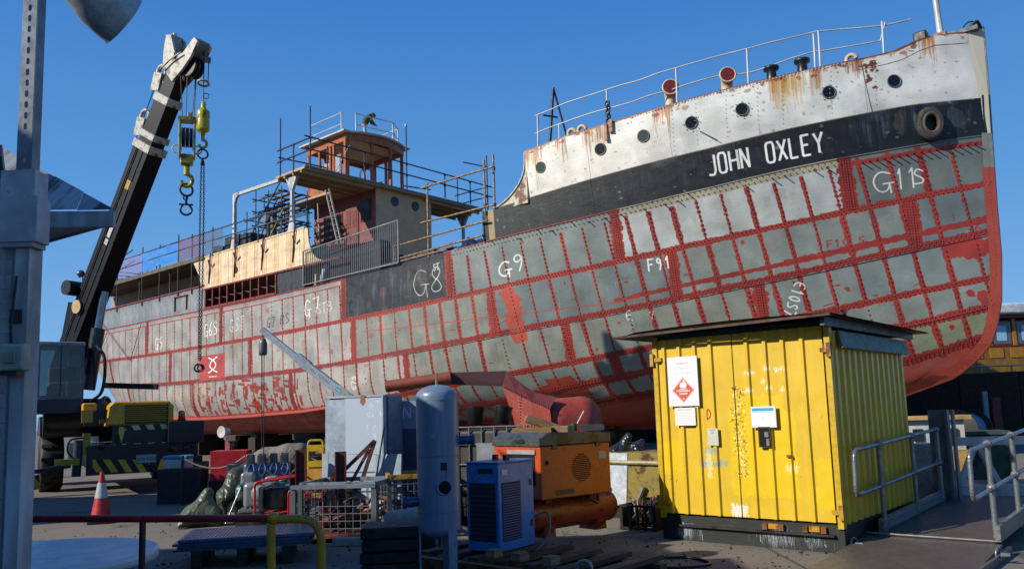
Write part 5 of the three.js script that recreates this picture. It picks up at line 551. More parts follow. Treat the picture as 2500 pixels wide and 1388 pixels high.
  const lm = thing('yard_lamp', 'bell-shaped grey enamel lamp shade hanging above the yard', 'lamp', W(-2.5, 4.24, 4.5), 0); const pr = [[.03, .3], [.055, .28], [.06, .18], [.075, .1], [.115, .0], [.14, -.08], [.158, -.14], [.166, -.22], [.168, -.3], [.174, -.305], [.172, -.312], [.162, -.305], [.158, -.22], [.148, -.14], [.1, .0], [.05, .1]]; const lg = mb().lathe(pr, 0, 0, 0, 28, [1.0, 0, .62]); lg.build('shade', M('#b3bcb9', .4, { n: 'blotch', s: 3 }), lm); mb().lathe([[0, -.24], [.05, -.22], [.06, -.14], [.03, -.02], [0, 0]], 0, 0, 0, 14, [1.0, 0, .62]).build('bulb', M('#c9c9bf', .2, { n: null }), lm); mb().tube([[-.16, .22, .06], [-.3, .5, .1], [-.3, .9, .0], [.12, .9, -.9]], .018, 8).build('bracket_arm', M('#5d666b', .5, { m: .3 }), lm);
}
{ // red rail with yellow hoop, white table, cone
  const r = thing('safety_rail', 'red tube safety rail ending in a yellow bent hoop', 'rail', W(-2.3, 0, 5.3), 0);
  mb().bar([-2.2, 1.12, 0], [.70, 1.035, 0], .024, .024, 14).build('red_tube', M('#a01f26', .4), r); mb().sph(.735, 1.033, 0, .042, [1, 1, 1], 16, 12).build('ball_joint', M('#c9991a', .45), r); mb().bar([.735, 0, 0], [.72, 1.0, 0], .027, .027, 14).build('yellow_post', M('#c9991a', .45), r); mb().pipe([[.75, 1.03, 0], [1.04, 1.02, .0], [1.05, 0, 0]], .027, .14, 14).build('yellow_hoop', M('#c9991a', .45), r); for (const x of [-.95, -.1]) mb().bar([x, .0, 0], [x, 1.06, 0], .02, .02, 10).build('rail_post', M('#2a1416', .5), r);
  const t = thing('round_table', 'round white laminate table in the shade of the building', 'table', W(-3.62, 0, 6.2), 0); mb().lathe([[0, .72], [.84, .72], [.86, .71], [.865, .69], [.86, .645], [.82, .63], [0, .63]], 0, 0, 0, 64).build('table_top', M('#e4e4e0', .5, { n: 'fine' }), t); mb().bar([0, 0, 0], [0, .64, 0], .05, .05, 14).lathe([[0, 0], [.35, 0], [.33, .03], [.06, .06]], 0, 0, 0, 20).build('pedestal', M('#2a2c2e', .5), t); for (const a of [0.3, 2.4, 4.5]) mb().bar([.7 * Math.cos(a), 0, .7 * Math.sin(a)], [.6 * Math.cos(a), .64, .6 * Math.sin(a)], .018).build('leg', M('#8b9094', .4, { m: .6 }), t);
  const c = thing('traffic_cone', 'red traffic cone with a white reflective band behind the rail', 'traffic cone', W(-7.2, 0, 14.3), .3); c.scale.setScalar(.86); mb().rbox(0, .03, 0, .44, .06, .44, .02).build('base', M('#1c1c1c', .7), c); const seg = (y0, y1, m, n, p = 0) => mb().lathe([[.2 - .165 * y0 / .95 + p, y0], [.2 - .165 * y1 / .95 + p, y1]], 0, .06, 0, 24).build(n, m, c); seg(0, .44, M('#b5282a', .5), 'lower_cone'); seg(.44, .74, M('#aeb6ba', .35, { n: 'fine' }), 'reflective_band', .002); seg(.74, .95, M('#b5282a', .5), 'cone_tip');
}
// ---------------------------------------------------------------- mobile crane, left
const hazard = (w, h, ang, a, b) => canvasTex(512, Math.max(32, Math.round(512 * h / w)), (x, W2, H2) => { x.fillStyle = a; x.fillRect(0, 0, W2, H2); x.fillStyle = b; const st = 512 * .16 / w; x.save(); x.translate(W2 / 2, H2 / 2); x.transform(1, 0, Math.tan(ang), 1, 0, 0); for (let k = -30; k < 30; k++) x.fillRect(k * st * 2, -H2, st, H2 * 2); x.restore(); const q = rng(6); for (let i = 0; i < 260; i++) { x.globalAlpha = .25; x.fillStyle = ['#0c0c0c', '#3a3420', '#5a4c1a'][i % 3]; x.fillRect(q() * W2, q() * H2, q() * 26, q() * 6); } x.globalAlpha = 1; });
const hazMat = (w, h, ang, y = '#d6a51e') => new THREE.MeshStandardMaterial({ map: hazard(w, h, ang, '#0d0e10', y), roughness: .55 });
{
  const YC = 32 * R, O = W(-9.4, 0, 20), cr = thing('mobile_crane', 'black and yellow mobile crane with raised telescopic boom and hazard-striped rear', 'crane', O, YC);
  const cl = (X, y, D) => W(X, y, D).sub(O).applyAxisAngle(V(0, 1, 0), -YC);
  const BK = M('#0e0f12', .45, { n: 'blotch' }), NAVY = new THREE.MeshPhysicalMaterial({ color: '#06080e', roughness: .45, specularIntensity: .45 }), YL = M('#dda016', .45, { n: 'fine', s: .6 }), GREYC = M('#2a2f36', .5, { n: 'blotch' });
  mb().box(.3, .95, -3.2, 2.5, .5, 6.6).build('chassis', BK, cr);
  // rear engine hood with grille
  const hood = sub(cr, 'engine_hood'); mb().ext([[-.55, 1.66], [.98, 1.66], [.98, 2.12], [.86, 2.24], [-.38, 2.24], [-.5, 2.12]], 1.3, 0, 0, -.66, null, .03).build('hood_shell', YL, hood);
  mb().box(.36, 1.93, -.0, .98, .46, .02).build('grille_back', M('#171307', .8, { n: null }), hood); { const g = mb(); for (let r = 0; r < 9; r++) for (let c = 0; c < 15; c++) g.box(-.1 + c * .064 + (r % 2) * .03, 1.73 + r * .05, .014, .018, .012, .012).box(-.13 + c * .064 + (r % 2) * .03, 1.753 + r * .05, .014, .064, .014, .012); const o = g.build('grille_mesh', YL, hood); o.userData.kind = 'stuff'; }
  mb().box(-.75, 1.92, -.75, .45, .5, .6).build('side_bay', BK, hood); mb().box(-.95, 1.9, -.05, .24, .3, .06).rbox(-.9, 2.12, -.3, .3, .2, .4, .04).build('side_flap', YL, hood); mb().box(-.62, 1.78, -.12, .12, .1, .05).build('label_plate', M('#8a6a3a', .6), hood);
  // rear panels
  mb().box(.35, 1.38, -.02, 1.5, .56, .06).build('rear_panel', BK, cr); const stripe = (name, x, y, z, w, h, ang, rz = 0, ycol) => { const g = new THREE.BoxGeometry(w, h, .012); g.rotateZ(rz); g.translate(x, y, z); const m = new THREE.Mesh(g, hazMat(w, h, ang, ycol)); m.name = name; m.castShadow = m.receiveShadow = true; cr.add(m); return m; };
  stripe('hazard_strip', .36, 1.6, .018, 1.0, .12, .5, 0, '#d0c89a'); stripe('hazard_strip', .36, 1.16, .018, 1.1, .12, -.5, 0, '#d0c89a'); stripe('hazard_strip', -.24, 1.38, .018, .14, .5, .5, -.25, '#d0bc4a'); stripe('hazard_strip', .93, 1.38, .018, .14, .5, -.5, .2, '#d0c89a');
  stripe('bumper_stripes', -.2, .70, .16, 1.25, .3, .6, -.06); stripe('bumper_stripes', .95, .66, .16, .9, .3, -.25, -.02); mb().box(.35, .68, .06, 2.6, .34, .18).build('rear_bumper', BK, cr);
  { const pl = mb().box(.34, .84, .22, .44, .2, .015).build('number_plate', M('#8fa6a0', .5), cr); const t = canvasTex(256, 112, (x, w, h) => { x.fillStyle = '#8ba59c'; x.fillRect(0, 0, w, h); x.strokeStyle = '#2c5a52'; x.lineWidth = 5; x.strokeRect(5, 5, w - 10, h - 10); x.fillStyle = '#22443f'; x.font = 'bold 66px sans-serif'; x.textAlign = 'center'; x.fillText('279 FOC', w / 2, 80); }); const g = new THREE.PlaneGeometry(.43, .19); g.translate(.34, .84, .229); const m = new THREE.Mesh(g, new THREE.MeshStandardMaterial({ map: t, roughness: .5 })); m.name = 'plate_face'; pl.add(m); }
  mb().rbox(1.25, 1.45, -.25, .85, .55, .9, .03).build('winch_box', BK, cr); { const bc = mb().lathe([[0, 0], [.1, 0], [.1, .05], [0, .05]], 1.2, 1.73, -.2, 14).build('beacon', BK, cr); mb().lathe([[0, .05], [.085, .05], [.08, .22], [.05, .26], [0, .27]], 1.2, 1.73, -.2, 14).build('beacon_lens', new THREE.MeshPhysicalMaterial({ color: '#c25a08', roughness: .25, clearcoat: 1 }), bc); } for (const [x, y] of [[.95, 1.05], [1.28, 1.05], [1.45, 1.1], [-.65, 1.2]]) mb().lathe([[0, 0], [.09, 0], [.08, .04], [0, .05]], x, y, .1, 12, [Math.PI / 2, 0, 0]).build('tail_lamp', M('#3a1412', .3), cr);
  mb().box(1.35, .45, .05, .9, .5, .3).build('outrigger_box', M('#6a4a14', .7, { n: 'rust' }), cr); mb().box(-.95, 1.25, .0, .16, .5, .1).build('side_marker', M('#b59a1c', .5), cr); mb().bar([-1.15, .5, 0], [-1.12, 1.35, 0], .1, .1, 12).build('outrigger_leg', GREYC, cr); mb().box(-1.35, .85, .1, .5, .14, .2).build('leg_collar', M('#a89a1c', .5), cr); mb().tube([[-1.2, .9, .1], [-1.35, 1.1, .15], [-1.3, 1.35, .1], [-1.0, 1.4, .05]], .025).build('hydraulic_hose', DARK, cr);
  stripe('outrigger_stripes', -2.35, .32, -1.0, 1.0, .34, .5, .12); mb().beam([-2.9, .5, -1.1], [-1.2, .72, -1.1], .25, .1).build('outrigger_beam', GREYC, cr);
  // wheels
  for (const [x, z] of [[-1.55, -3.1], [1.6, -3.1], [-1.45, -5.9], [1.6, -5.9]]) { const w = sub(cr, 'wheel'); mb().lathe([[.38, -.26], [.66, -.28], [.74, -.2], [.75, 0], [.74, .2], [.66, .28], [.38, .26]], x, .75, z, 30, [0, 0, Math.PI / 2]).build('tyre', M('#23211e', .85, { n: 'fine', s: 2 }), w); mb().lathe([[0, -.1], [.1, -.14], [.3, -.12], [.36, -.2], [.4, -.2], [.4, .2], [.36, .2], [.3, .1], [0, .1]], x, .75, z, 24, [0, 0, Math.PI / 2]).build('rim', M('#3a3d42', .45, { m: .5 }), w); const tr = mb(); for (let i = 0; i < 26; i++) { const a = i / 26 * 6.283; tr.box(x + (i % 2 ? .12 : -.12), .75 + Math.cos(a) * .755, z + Math.sin(a) * .755, .24, .03, .1, [a, 0, 0]); } const o = tr.build('tread_lugs', M('#1d1b19', .9), w); o.userData.kind = 'stuff'; }
  mb().ext([[-1.0, 0], [1.0, 0], [.85, .42], [.5, .5], [-.6, .5], [-.9, .3]], .7, -1.5, 1.45, -3.1, [0, Math.PI / 2, 0]).build('mudguard', BK, cr);
  // cab
  const cab = sub(cr, 'cab'); cab.position.set(-.19, 0, 1.24); mb().box(-1.82, 2.6, -3.0, .04, .5, 1.4).build('far_door', BK, cab);
  mb().box(-1.3, 2.18, -3.0, 1.0, .34, 1.5).build('lower_body', GREYC, cab); mb().rbox(-1.3, 3.72, -3.0, 1.06, .1, 1.56, .03).build('roof', M('#8a9098', .5), cab); for (const [x, z] of [[-1.78, -2.27], [-.82, -2.27], [-1.78, -3.73], [-.82, -3.73]]) mb().box(x, 3.0, z, .07, 1.4, .07).build('pillar', M('#5d6672', .5), cab);
  const GLASS = new THREE.MeshPhysicalMaterial({ color: '#c2cacc', roughness: .04, transmission: 1, thickness: 0 }); mb().box(-1.3, 3.02, -2.25, .9, 1.34, .012).build('rear_window', GLASS, cab); mb().box(-.8, 3.02, -3.0, .012, 1.34, 1.4).build('side_window', GLASS, cab); mb().box(-1.3, 3.02, -3.75, .9, 1.34, .012).build('windscreen', GLASS, cab);
  mb().rbox(-1.3, 2.55, -3.1, .5, .5, .5, .06).rbox(-1.3, 2.95, -3.3, .46, .5, .14, .05).build('seat', M('#6a665f', .7), cab); mb().box(-1.3, 2.4, -2.22, .98, .08, .05).build('window_sill', M('#6e747c', .5), cab); mb().box(-1.3, 3.02, -2.235, .03, 1.3, .03).build('wiper_bar', M('#22262a', .5), cab); mb().rbox(-1.0, 2.6, -2.6, .3, .4, .2, .03).build('control_console', M('#4a4d50', .6), cab); mb().box(-1.0, 3.3, -2.4, .3, .28, .04).build('sun_card', M('#b5b39a', .6), cab); mb().tor(-1.3, 2.75, -2.6, .18, .015, [-.7, 0, 0]).build('steering_wheel', DARK, cab);
  mb().bar([-1.6, 2.0, -1.9], [-.45, 2.0, -1.3], .4, .36, 20).build('hose_drum', M('#24282e', .5), cr); mb().tor(-.45, 2.0, -1.3, .38, .05, [0, 1.1, 0], 8, 22).build('drum_rim', M('#3a4048', .5), cr); mb().bar([-1.8, 1.75, -2.1], [-.4, 1.75, -2.1], .35, .35, 16).build('tank', M('#2c3036', .5), cr);
  mb().box(.2, 1.75, -3.4, 1.4, 1.0, 2.4).build('turntable', BK, cr); mb().tube([cl(-10.6, 3.7, 20.6), cl(-10.35, 3.4, 20.5), cl(-10.4, 2.5, 20.5), cl(-10.7, 2.3, 20.6)], .04).tube([cl(-10.7, 3.6, 20.6), cl(-10.6, 3.2, 20.5), cl(-10.6, 2.6, 20.5)], .03).build('hose_loop', DARK, cr); mb().beam(cl(-10.6, 2.7, 21), cl(-9.2, 2.62, 21), .12, .14).build('side_step', DARK, cr);
  // boom
  const B0 = cl(-12.05, 3.35, 21.9), B1 = cl(-8.0, 11.05, 19.6), dir = B1.clone().sub(B0).normalize(), side = cl(-12.05 - .46, 3.35, 21.9 - .89).sub(B0).normalize(), upn = side.clone().cross(dir).normalize(); if (upn.y < 0) upn.negate();
  const len = B1.distanceTo(B0), at = (t, u = 0, s = 0) => B0.clone().addScaledVector(dir, t).addScaledVector(upn, u).addScaledVector(side, s), sec = (t0, t1, w, h, n, m, par = cr) => mb().beam(at(t0), at(t1), w, h, upn).build(n, m, par);
  const bm = sub(cr, 'boom'); sec(-.3, len * .70, .47, .62, 'outer_section', NAVY, bm); sec(len * .70, len * .845, .39, .52, 'middle_section', NAVY, bm); sec(len * .845, len * .96, .33, .44, 'inner_section', NAVY, bm);
  const WC = M('#bdb9ac', .5, { n: 'rust', s: 1.2 }); for (const [t, w, h, l] of [[.70, .54, .7, .2], [.735, .49, .63, .16], [.845, .45, .58, .2]]) sec(len * t - l / 2, len * t + l / 2, w, h, 'boom_collar', WC, bm); for (const t of [.718, .855]) { mb().rbox(0, 0, 0, .01, .01, .01, .002).build('collar_pin', WC, bm).position.copy(at(len * t, .3, .2)); const g = mb(); g.beam(at(len * t, .4, -.15), at(len * t + .55, .5, -.15), .1, .34, upn).beam(at(len * t, .4, .15), at(len * t + .45, .5, .15), .08, .3, upn); g.build('sheave_bracket', WC, bm); const gg = new THREE.TorusGeometry(.16, .05, 8, 18); gg.applyQuaternion(new THREE.Quaternion().setFromUnitVectors(V(0, 0, 1), side)); gg.translate(...at(len * t + .5, .62, 0).toArray()); mb().push(gg).build('guide_sheave', WC, bm); }
  for (const [k, u] of [[0, .1], [1, .16], [2, -.12]]) mb().bar(at(.4 + k * .3, u, .245), at(len * .69, u, .245), .014, .014, 6).build('boom_hose', M('#2a2d31', .6, { n: null }), bm); for (const [t2, w2, h2, c2] of [[.42, .5, .16, '#c9c9c2'], [.58, .24, .2, '#c7a21c']]) mb().beam(at(len * t2 - w2 / 2, -.05, .238), at(len * t2 + w2 / 2, -.05, .238), .008, h2, upn).build('decal_plate', M(c2, .5), bm); for (let k = 0; k < 6; k++) mb().beam(at(len * (.08 + k * .11), .0, .237), at(len * (.08 + k * .11) + .05, .0, .237), .012, .6, upn).build('stiffener_band', NAVY, bm);
  // head: two splayed white horns, gusset, sheaves
  const hp = (f, u) => at(len * .93 + f, u, 0); const hd = sub(cr, 'boom_head'); for (const s of [-.2, .2]) { const b = mb(); const q = (f, u) => at(len * .93 + f, u, s); const poly = [[-.25, -.22], [-.05, .3], [.35, .5], [.72, .62], [.78, .46], [.5, .16], [.36, .0], [.5, -.22], [.86, -.36], [.98, -.42], [.92, -.58], [.5, -.54], [.15, -.42]]; const sh = new THREE.Shape(poly.map(p => new THREE.Vector2(...p))); const g = new THREE.ExtrudeGeometry(sh, { depth: .05, bevelEnabled: true, bevelSize: .01, bevelThickness: .01, bevelSegments: 1 }); g.applyMatrix4(new THREE.Matrix4().makeBasis(dir, upn, dir.clone().cross(upn)).setPosition(...q(0, 0).toArray())); b.push(g); b.build('head_plate', WC, hd); }
  mb().beam(hp(.35, .36), hp(.8, .56), .36, .07, upn).beam(hp(.55, -.3), hp(.98, -.48), .36, .08, upn).build('head_crossplate', M('#9aa09c', .5), hd); mb().bar(hp(.66, .58), hp(.85, .68), .05).build('horn_tip', WC, hd); mb().bar(hp(.35, .05).addScaledVector(side, -.3), hp(.35, .05).addScaledVector(side, .32), .07).build('head_pin', WC, hd); for (const s of [-.12, 0, .12]) { const g = new THREE.CylinderGeometry(.27, .27, .06, 22); g.applyQuaternion(new THREE.Quaternion().setFromUnitVectors(V(0, 1, 0), side)); g.translate(...at(len * .93 + .28, -.42, s).toArray()); mb().push(g).build('sheave', M('#1c1917', .5), hd); }
  for (const s of [-1, 1]) mb().beam(hp(.2, .05).addScaledVector(side, .33), hp(.2 + .3 * s, -.25 * s).addScaledVector(side, .33), .02, .04, side).build('gusset_rib', WC, hd); mb().box(0, 0, 0, .12, .12, .12).build('limit_switch', M('#5d666b', .5), hd).position.copy(cl(-7.48, 10.75, 19.6));
  mb().bar(at(len * .3, .42, .1), at(len * .93, .62, .05), .012).bar(at(len * .1, .5, -.1), at(len * .74, .55, -.1), .01).build('luffing_rope', DARK, bm);
  // lift cylinder and base plates
  const c0 = cl(-11.0, 2.6, 21.0), c1 = at(len * .26, -.36); mb().bar(c0, c0.clone().lerp(c1, .62), .17, .17, 16).build('lift_cylinder', M('#1a1d22', .35), cr); mb().bar(c0.clone().lerp(c1, .6), c1, .1, .1, 14).build('cylinder_rod', M('#8a8f94', .2, { m: .9 }), cr);
  mb().beam(cl(-12.2, 2.3, 22.1), cl(-11.5, 4.9, 21.6), .5, .6, upn).build('boom_base', NAVY, cr); { const g = new THREE.CylinderGeometry(.18, .18, .03, 20); g.applyQuaternion(new THREE.Quaternion().setFromUnitVectors(V(0, 1, 0), side)); g.translate(...at(len * .185, .06, .31).toArray()); mb().push(g).build('round_marker', M('#c7a66a', .5), cr); }
  { const w = at(len * .22, .55, .1); mb().bar(w.clone().addScaledVector(side, -.25), w.clone().addScaledVector(side, .35), .2, .2, 18).build('cable_reel', BK, cr); for (const k of [0, .35]) mb().sph(0, 0, 0, .1, [1, 1, .8], 12, 8).build('work_lamp', M('#5a6068', .3), cr).position.copy(at(len * .24 + .3, .45, -.1 + k)); }
  // hook gear hanging from the head
  const HY = M('#b5ab12', .4, { n: 'rust', s: .8 });
  const hb = thing('hook_block', 'yellow multi-sheave hook block hanging on wire ropes from the boom head', 'hook block', W(-7.93, 6.75, 19.5), .35);
  for (const x of [-.17, .17]) mb().rbox(x, 1.9, 0, .05, .95, .32, .015).build('cheek_plate', HY, hb); mb().box(0, 2.4, 0, .42, .08, .34).build('top_yoke', HY, hb); for (const x of [-.09, 0, .09]) mb().lathe([[0, -.035], [.26, -.035], [.23, 0], [.26, .035], [0, .035]], x, 1.95, 0, 22, [0, 0, Math.PI / 2]).build('sheave', M('#3a1c14', .5), hb); for (const x of [-.24, .24]) mb().tor(x, 1.65, 0, .1, .016, [0, 0, 0], 6, 14).build('hand_grip', M('#c9b890', .5), hb);
  mb().rbox(0, 1.38, 0, .3, .26, .24, .04).build('swivel_housing', HY, hb); { const P = []; for (let i = 0; i <= 14; i++) { const a = 1.6 - i / 14 * 4.6; P.push([.13 * Math.cos(a) + .0, .86 + .15 * Math.sin(a), 0]); } mb().bar([0, 1.28, 0], [0, 1.0, 0], .07, .07, 12).tube(P, .05, 8).build('hook', HY, hb); }
  mb().tor(0, .62, .0, .15, .028, [0, .3, 0], 8, 20).build('ring', M('#4a2a1e', .6, { n: 'rust' }), hb); mb().tor(0, .36, 0, .09, .022, [0, 1.5, 0], 8, 14).tor(-.02, .42, 0, .05, .02, [0, .4, 0], 8, 14).build('sling_links', M('#2a1d18', .6), hb); { const P = []; for (let i = 0; i <= 10; i++) { const a = .6 + i / 10 * 5.1; P.push([.13 * Math.sin(a), .12 + .13 * Math.cos(a), 0]); } mb().tube(P, .026, 8).bar([-.16, .25, 0], [.16, .25, 0], .022).build('shackle', M('#1a1b20', .5), hb); }
  for (const [x, z, dx] of [[-.12, .0, -.06], [-.04, .05, .05], [.1, 0, .12], [.14, -.05, .08]]) mb().bar([x, 2.4, z], [x + dx - .02, 4.0, z], .012, .012, 6).build('wire_rope', M('#141416', .6), hb); mb().rbox(.06, 2.52, .05, .12, .12, .12, .02).build('rope_anchor', M('#9a9a94', .5), hb); mb().rbox(-.1, 3.5, .0, .06, .16, .06, .01).build('rope_tag', M('#8a4a30', .6), hb);
  const bh = thing('headache_ball_hook', 'yellow weighted ball hook with a long doubled chain hanging by the ship', 'hook', W(-7.54, 2.85, 19.5), .2);
  mb().bar([0, 6.75, 0], [0, 8.3, 0], .012, .012, 6).build('wire_rope', M('#141416', .6), bh); mb().lathe([[0, 6.78], [.05, 6.76], [.06, 6.62], [.07, 6.58], [.15, 6.52], [.16, 6.36], [.13, 6.34], [.155, 6.28], [.155, 6.06], [.13, 6.0], [.06, 5.97], [.05, 5.9], [0, 5.9]], 0, 0, 0, 24).build('ball_weight', HY, bh); { const P = []; for (let i = 0; i <= 12; i++) { const a = 1.5 - i / 12 * 4.4; P.push([.09 * Math.cos(a), 5.68 + .1 * Math.sin(a), 0]); } mb().bar([0, 5.95, 0], [0, 5.75, 0], .045, .04, 10).tube(P, .034, 8).build('hook', HY, bh); } mb().tor(0, 5.42, 0, .12, .022, [0, .2, 0], 8, 18).build('ring', M('#1f1c1a', .5), bh); mb().tor(0, 5.2, 0, .06, .025, [0, 1.3, 0], 8, 12).build('shackle', M('#1f1c1a', .5), bh); mb().tor(.06, 6.92, 0, .07, .012, [0, 0, 0], 6, 12).build('rope_thimble', M('#1f1c1a', .5), bh);
  { const lg = new THREE.TorusGeometry(.026, .0095, 5, 10); lg.scale(.75, 1.35, 1); const lm = M('#17140f', .5, { m: .4, n: null }); const n = 92, im = new THREE.InstancedMesh(lg, lm, n * 2), mx = new THREE.Matrix4(); for (let i = 0; i < n * 2; i++) { const k = i >> 1, s = i % 2 ? 1 : -1, y = 5.15 - k * .053; mx.makeRotationY(k % 2 ? 1.57 : 0).setPosition(s * (.03 + .012 * Math.sin(k * .05)), y, 0); im.setMatrixAt(i, mx); } im.name = 'chain_links'; im.userData.kind = 'stuff'; im.castShadow = true; bh.add(im); mb().tor(-.03, .12, 0, .09, .022, [0, .3, .2], 8, 14).tor(.03, .12, .02, .08, .02, [0, -.3, -.2], 8, 14).build('chain_hooks', M('#1c1512', .5), bh); }
  const rw = thing('trip_ring', 'pale steel trip ring hanging on two thin chains below the boom head', 'ring', W(-7.55, 10.1, 19.5), 0); mb().tor(0, 0, 0, .13, .03, [1.35, 0, 0], 8, 22).build('ring', M('#b0aa78', .5), rw); for (const x of [-.12, .12]) mb().bar([x, 0, 0], [x * .9 + .02, .55, 0], .012, .012, 5).build('chain', M('#1c1c1e', .5), rw);
}
// ---------------------------------------------------------------- compressor group in the middle foreground
function crumple(w, d, h, seed, n = 30) { // sheet gathered over a heap: domed top, hanging folds, slack creases
  const NR = 20, NA = 72, P = [], U = [], I = []; const q = rng(Math.round(seed * 100)), f1 = 5 + Math.floor(q() * 3), f2 = 11 + Math.floor(q() * 4), p1 = q() * 6, p2 = q() * 6;
  for (let i = 0; i <= NR; i++) for (let j = 0; j <= NA; j++) { const t = i / NR, a = j / NA * 6.28319, ca = Math.cos(a), sa = Math.sin(a); const low = fbm(ca * 1.1 + seed, sa * 1.1, t * 1.5 + seed, 3), fold = (Math.sin(a * f1 + p1 + low * 3) * .6 + Math.sin(a * f2 + p2 + t * 2) * .35) * t * t; const rad = Math.sin(Math.min(1, t * 1.05) * 1.5) * (1 + low * .55 + fold * .13); const y = h * (Math.pow(Math.max(0, Math.cos(t * 1.5708)), .7) * (1 + fbm(ca * t * 2.2 + seed * 2, sa * t * 2.2, 4, 3) * .75) + .1 * fbm(ca * t * 6, sa * t * 6 + seed, 8, 3) * (1 - t * t)); P.push(ca * rad * w / 2, Math.max(.004 * (NR - i), y - Math.abs(fold) * h * .06), sa * rad * d / 2); U.push(a * .5, t); }
  for (let i = 0; i < NR; i++) for (let j = 0; j < NA; j++) { const a = i * (NA + 1) + j, b = a + NA + 1; I.push(a, a + 1, b + 1, a, b + 1, b); }
  const g = new THREE.BufferGeometry(); g.setAttribute('position', new THREE.Float32BufferAttribute(P, 3)); g.setAttribute('uv', new THREE.Float32BufferAttribute(U, 2)); g.setIndex(I); g.computeVertexNormals(); return g;
}
const CRE = (hex, r, b, s = .9) => new THREE.MeshStandardMaterial({ color: hex, roughness: r, bumpMap: tex('crease', s), bumpScale: b, side: THREE.DoubleSide });
{
  const sk = thing('timber_skid', 'weathered timber and steel skid under the compressor and air tank', 'skid', W(.25, 0, 8.95), YAW); for (const z of [-.5, .35]) mb().box(.0, .06, z + .2, 2.6, .12, .12).build('bearer', M('#5a4324', .85, { n: 'wood' }), sk); for (let i = 0; i < 7; i++) mb().box(-1.15 + i * .38, .15, .1, .14, .05, 1.15).build('slat', M(i % 2 ? '#4a3d2c' : '#5a4a36', .9, { n: 'wood' }), sk); mb().beam([-1.2, .09, .9], [1.25, .09, .9], .09, .17).build('front_beam', M('#6a5020', .8, { n: 'rust' }), sk); mb().rbox(1.28, .1, .98, .2, .2, .2, .02).build('end_block', M('#0f0f10', .8), sk); for (const x of [-.2, .15, .55]) mb().box(x, .215, .55, .12, .08, .14).build('wedge_block', M('#8a7c62', .9, { n: 'wood' }), sk); mb().tor(1.1, .22, .75, .07, .02, [0, .3, 0], 8, 14).build('lifting_eye', GALV, sk);
  // upright air receiver
  const tk = thing('air_receiver_tank', 'tall grey-blue upright air receiver tank on three legs', 'tank', W(-.78, .1, 8.2), .2), TM = M('#6f8296', .38, { n: 'fine', s: .8 });
  const pr = []; for (let i = 0; i <= 8; i++) { const a = i / 8 * 1.5708; pr.push([.212 * Math.sin(a), 1.74 + .12 * Math.cos(a)]); } mb().lathe([...pr, [.212, 1.72], [.215, 1.715], [.215, 1.70], [.212, 1.695], [.212, .46], [.2, .42], [.12, .37], [0, .355]], 0, 0, 0, 40).build('vessel', TM, tk); mb().bar([0, 1.85, 0], [0, 1.98, 0], .016, .008, 8).build('relief_valve', M('#a8906a', .4, { m: .5 }), tk);
  for (let i = 0; i < 3; i++) { const a = i * 2.094 + .55; mb().ext([[-.045, 0], [.045, 0], [.055, .42], [.03, .5], [-.03, .5], [-.055, .42]], .02, Math.sin(a) * .2, 0, Math.cos(a) * .2, [0, a, 0]).box(Math.sin(a) * .22, .005, Math.cos(a) * .22, .12, .01, .12).build('leg', TM, tk); }
  mb().tor(.03, .86, .205, .068, .014, [0, .1, 0], 8, 22).build('hand_hole_rim', TM, tk); mb().lathe([[0, 0], [.066, 0], [.066, .03], [0, .03]], .03, .86, .188, 22, [Math.PI / 2, 0, 0]).build('hand_hole', M('#050505', .9, { n: null }), tk); mb().box(.03, 1.06, .206, .062, .075, .012).build('gauge_plate', M('#0c0c0d', .6, { n: null }), tk); for (const x of [.008, .052]) mb().box(x, .98, .208, .006, .1, .008).build('gauge_wire', M('#4a5560', .5), tk);
  for (const [y, sgn] of [[1.3, 1], [.72, -1]]) mb().bar([sgn * .2, y, 0], [sgn * .34, y, .03], .045, .045, 14).lathe([[0, 0], [.062, 0], [.062, .03], [0, .03]], sgn * .33, y, .03, 16, [0, 0, -sgn * Math.PI / 2]).build('flange_port', M('#274a7c', .45), tk);
  for (const y of [.62, 1.16]) mb().tor(0, y, 0, .2125, .004, [Math.PI / 2, 0, 0], 5, 40).build('weld_seam', M('#66788a', .5, { n: null }), tk); mb().box(-.06, 1.36, .203, .07, .05, .004, [0, -.28, 0]).build('name_plate', M('#9aa3a8', .35, { m: .6 }), tk); mb().bar([.0, .36, 0], [.0, .3, .06], .014, .014, 8).sph(0, .29, .07, .02).build('drain_cock', M('#8a7a4a', .4, { m: .6 }), tk);
  // blue dryer cabinet
  const dr = thing('dryer_cabinet', 'bright blue louvred dryer cabinet beside the upright tank', 'cabinet', W(-.19, .18, 9.25), -36 * R), BL = M('#0a74b8', .4, { n: 'fine' });
  mb().rbox(0, .47, 0, .44, .93, .66, .012).build('case', BL, dr); mb().rbox(0, .945, 0, .46, .02, .68, .006).build('top_lid', M('#2b78b8', .4), dr);
  { const a = mb().box(.224, .42, .1, .004, .62, .34).build('side_vent', M('#06192f', .7, { n: null }), dr); for (let i = 0; i < 22; i++) mb().box(.229, .13 + i * .0272, .1, .008, .008, .34).build('louvre', M('#1d5590', .45, { n: null }), a); const b = mb().box(.0, .42, .332, .36, .62, .004).build('front_vent', M('#04101f', .7, { n: null }), dr); for (let i = 0; i < 12; i++) mb().box(0, .14 + i * .05, .337, .36, .006, .008).build('louvre', M('#12406e', .5, { n: null }), b); }
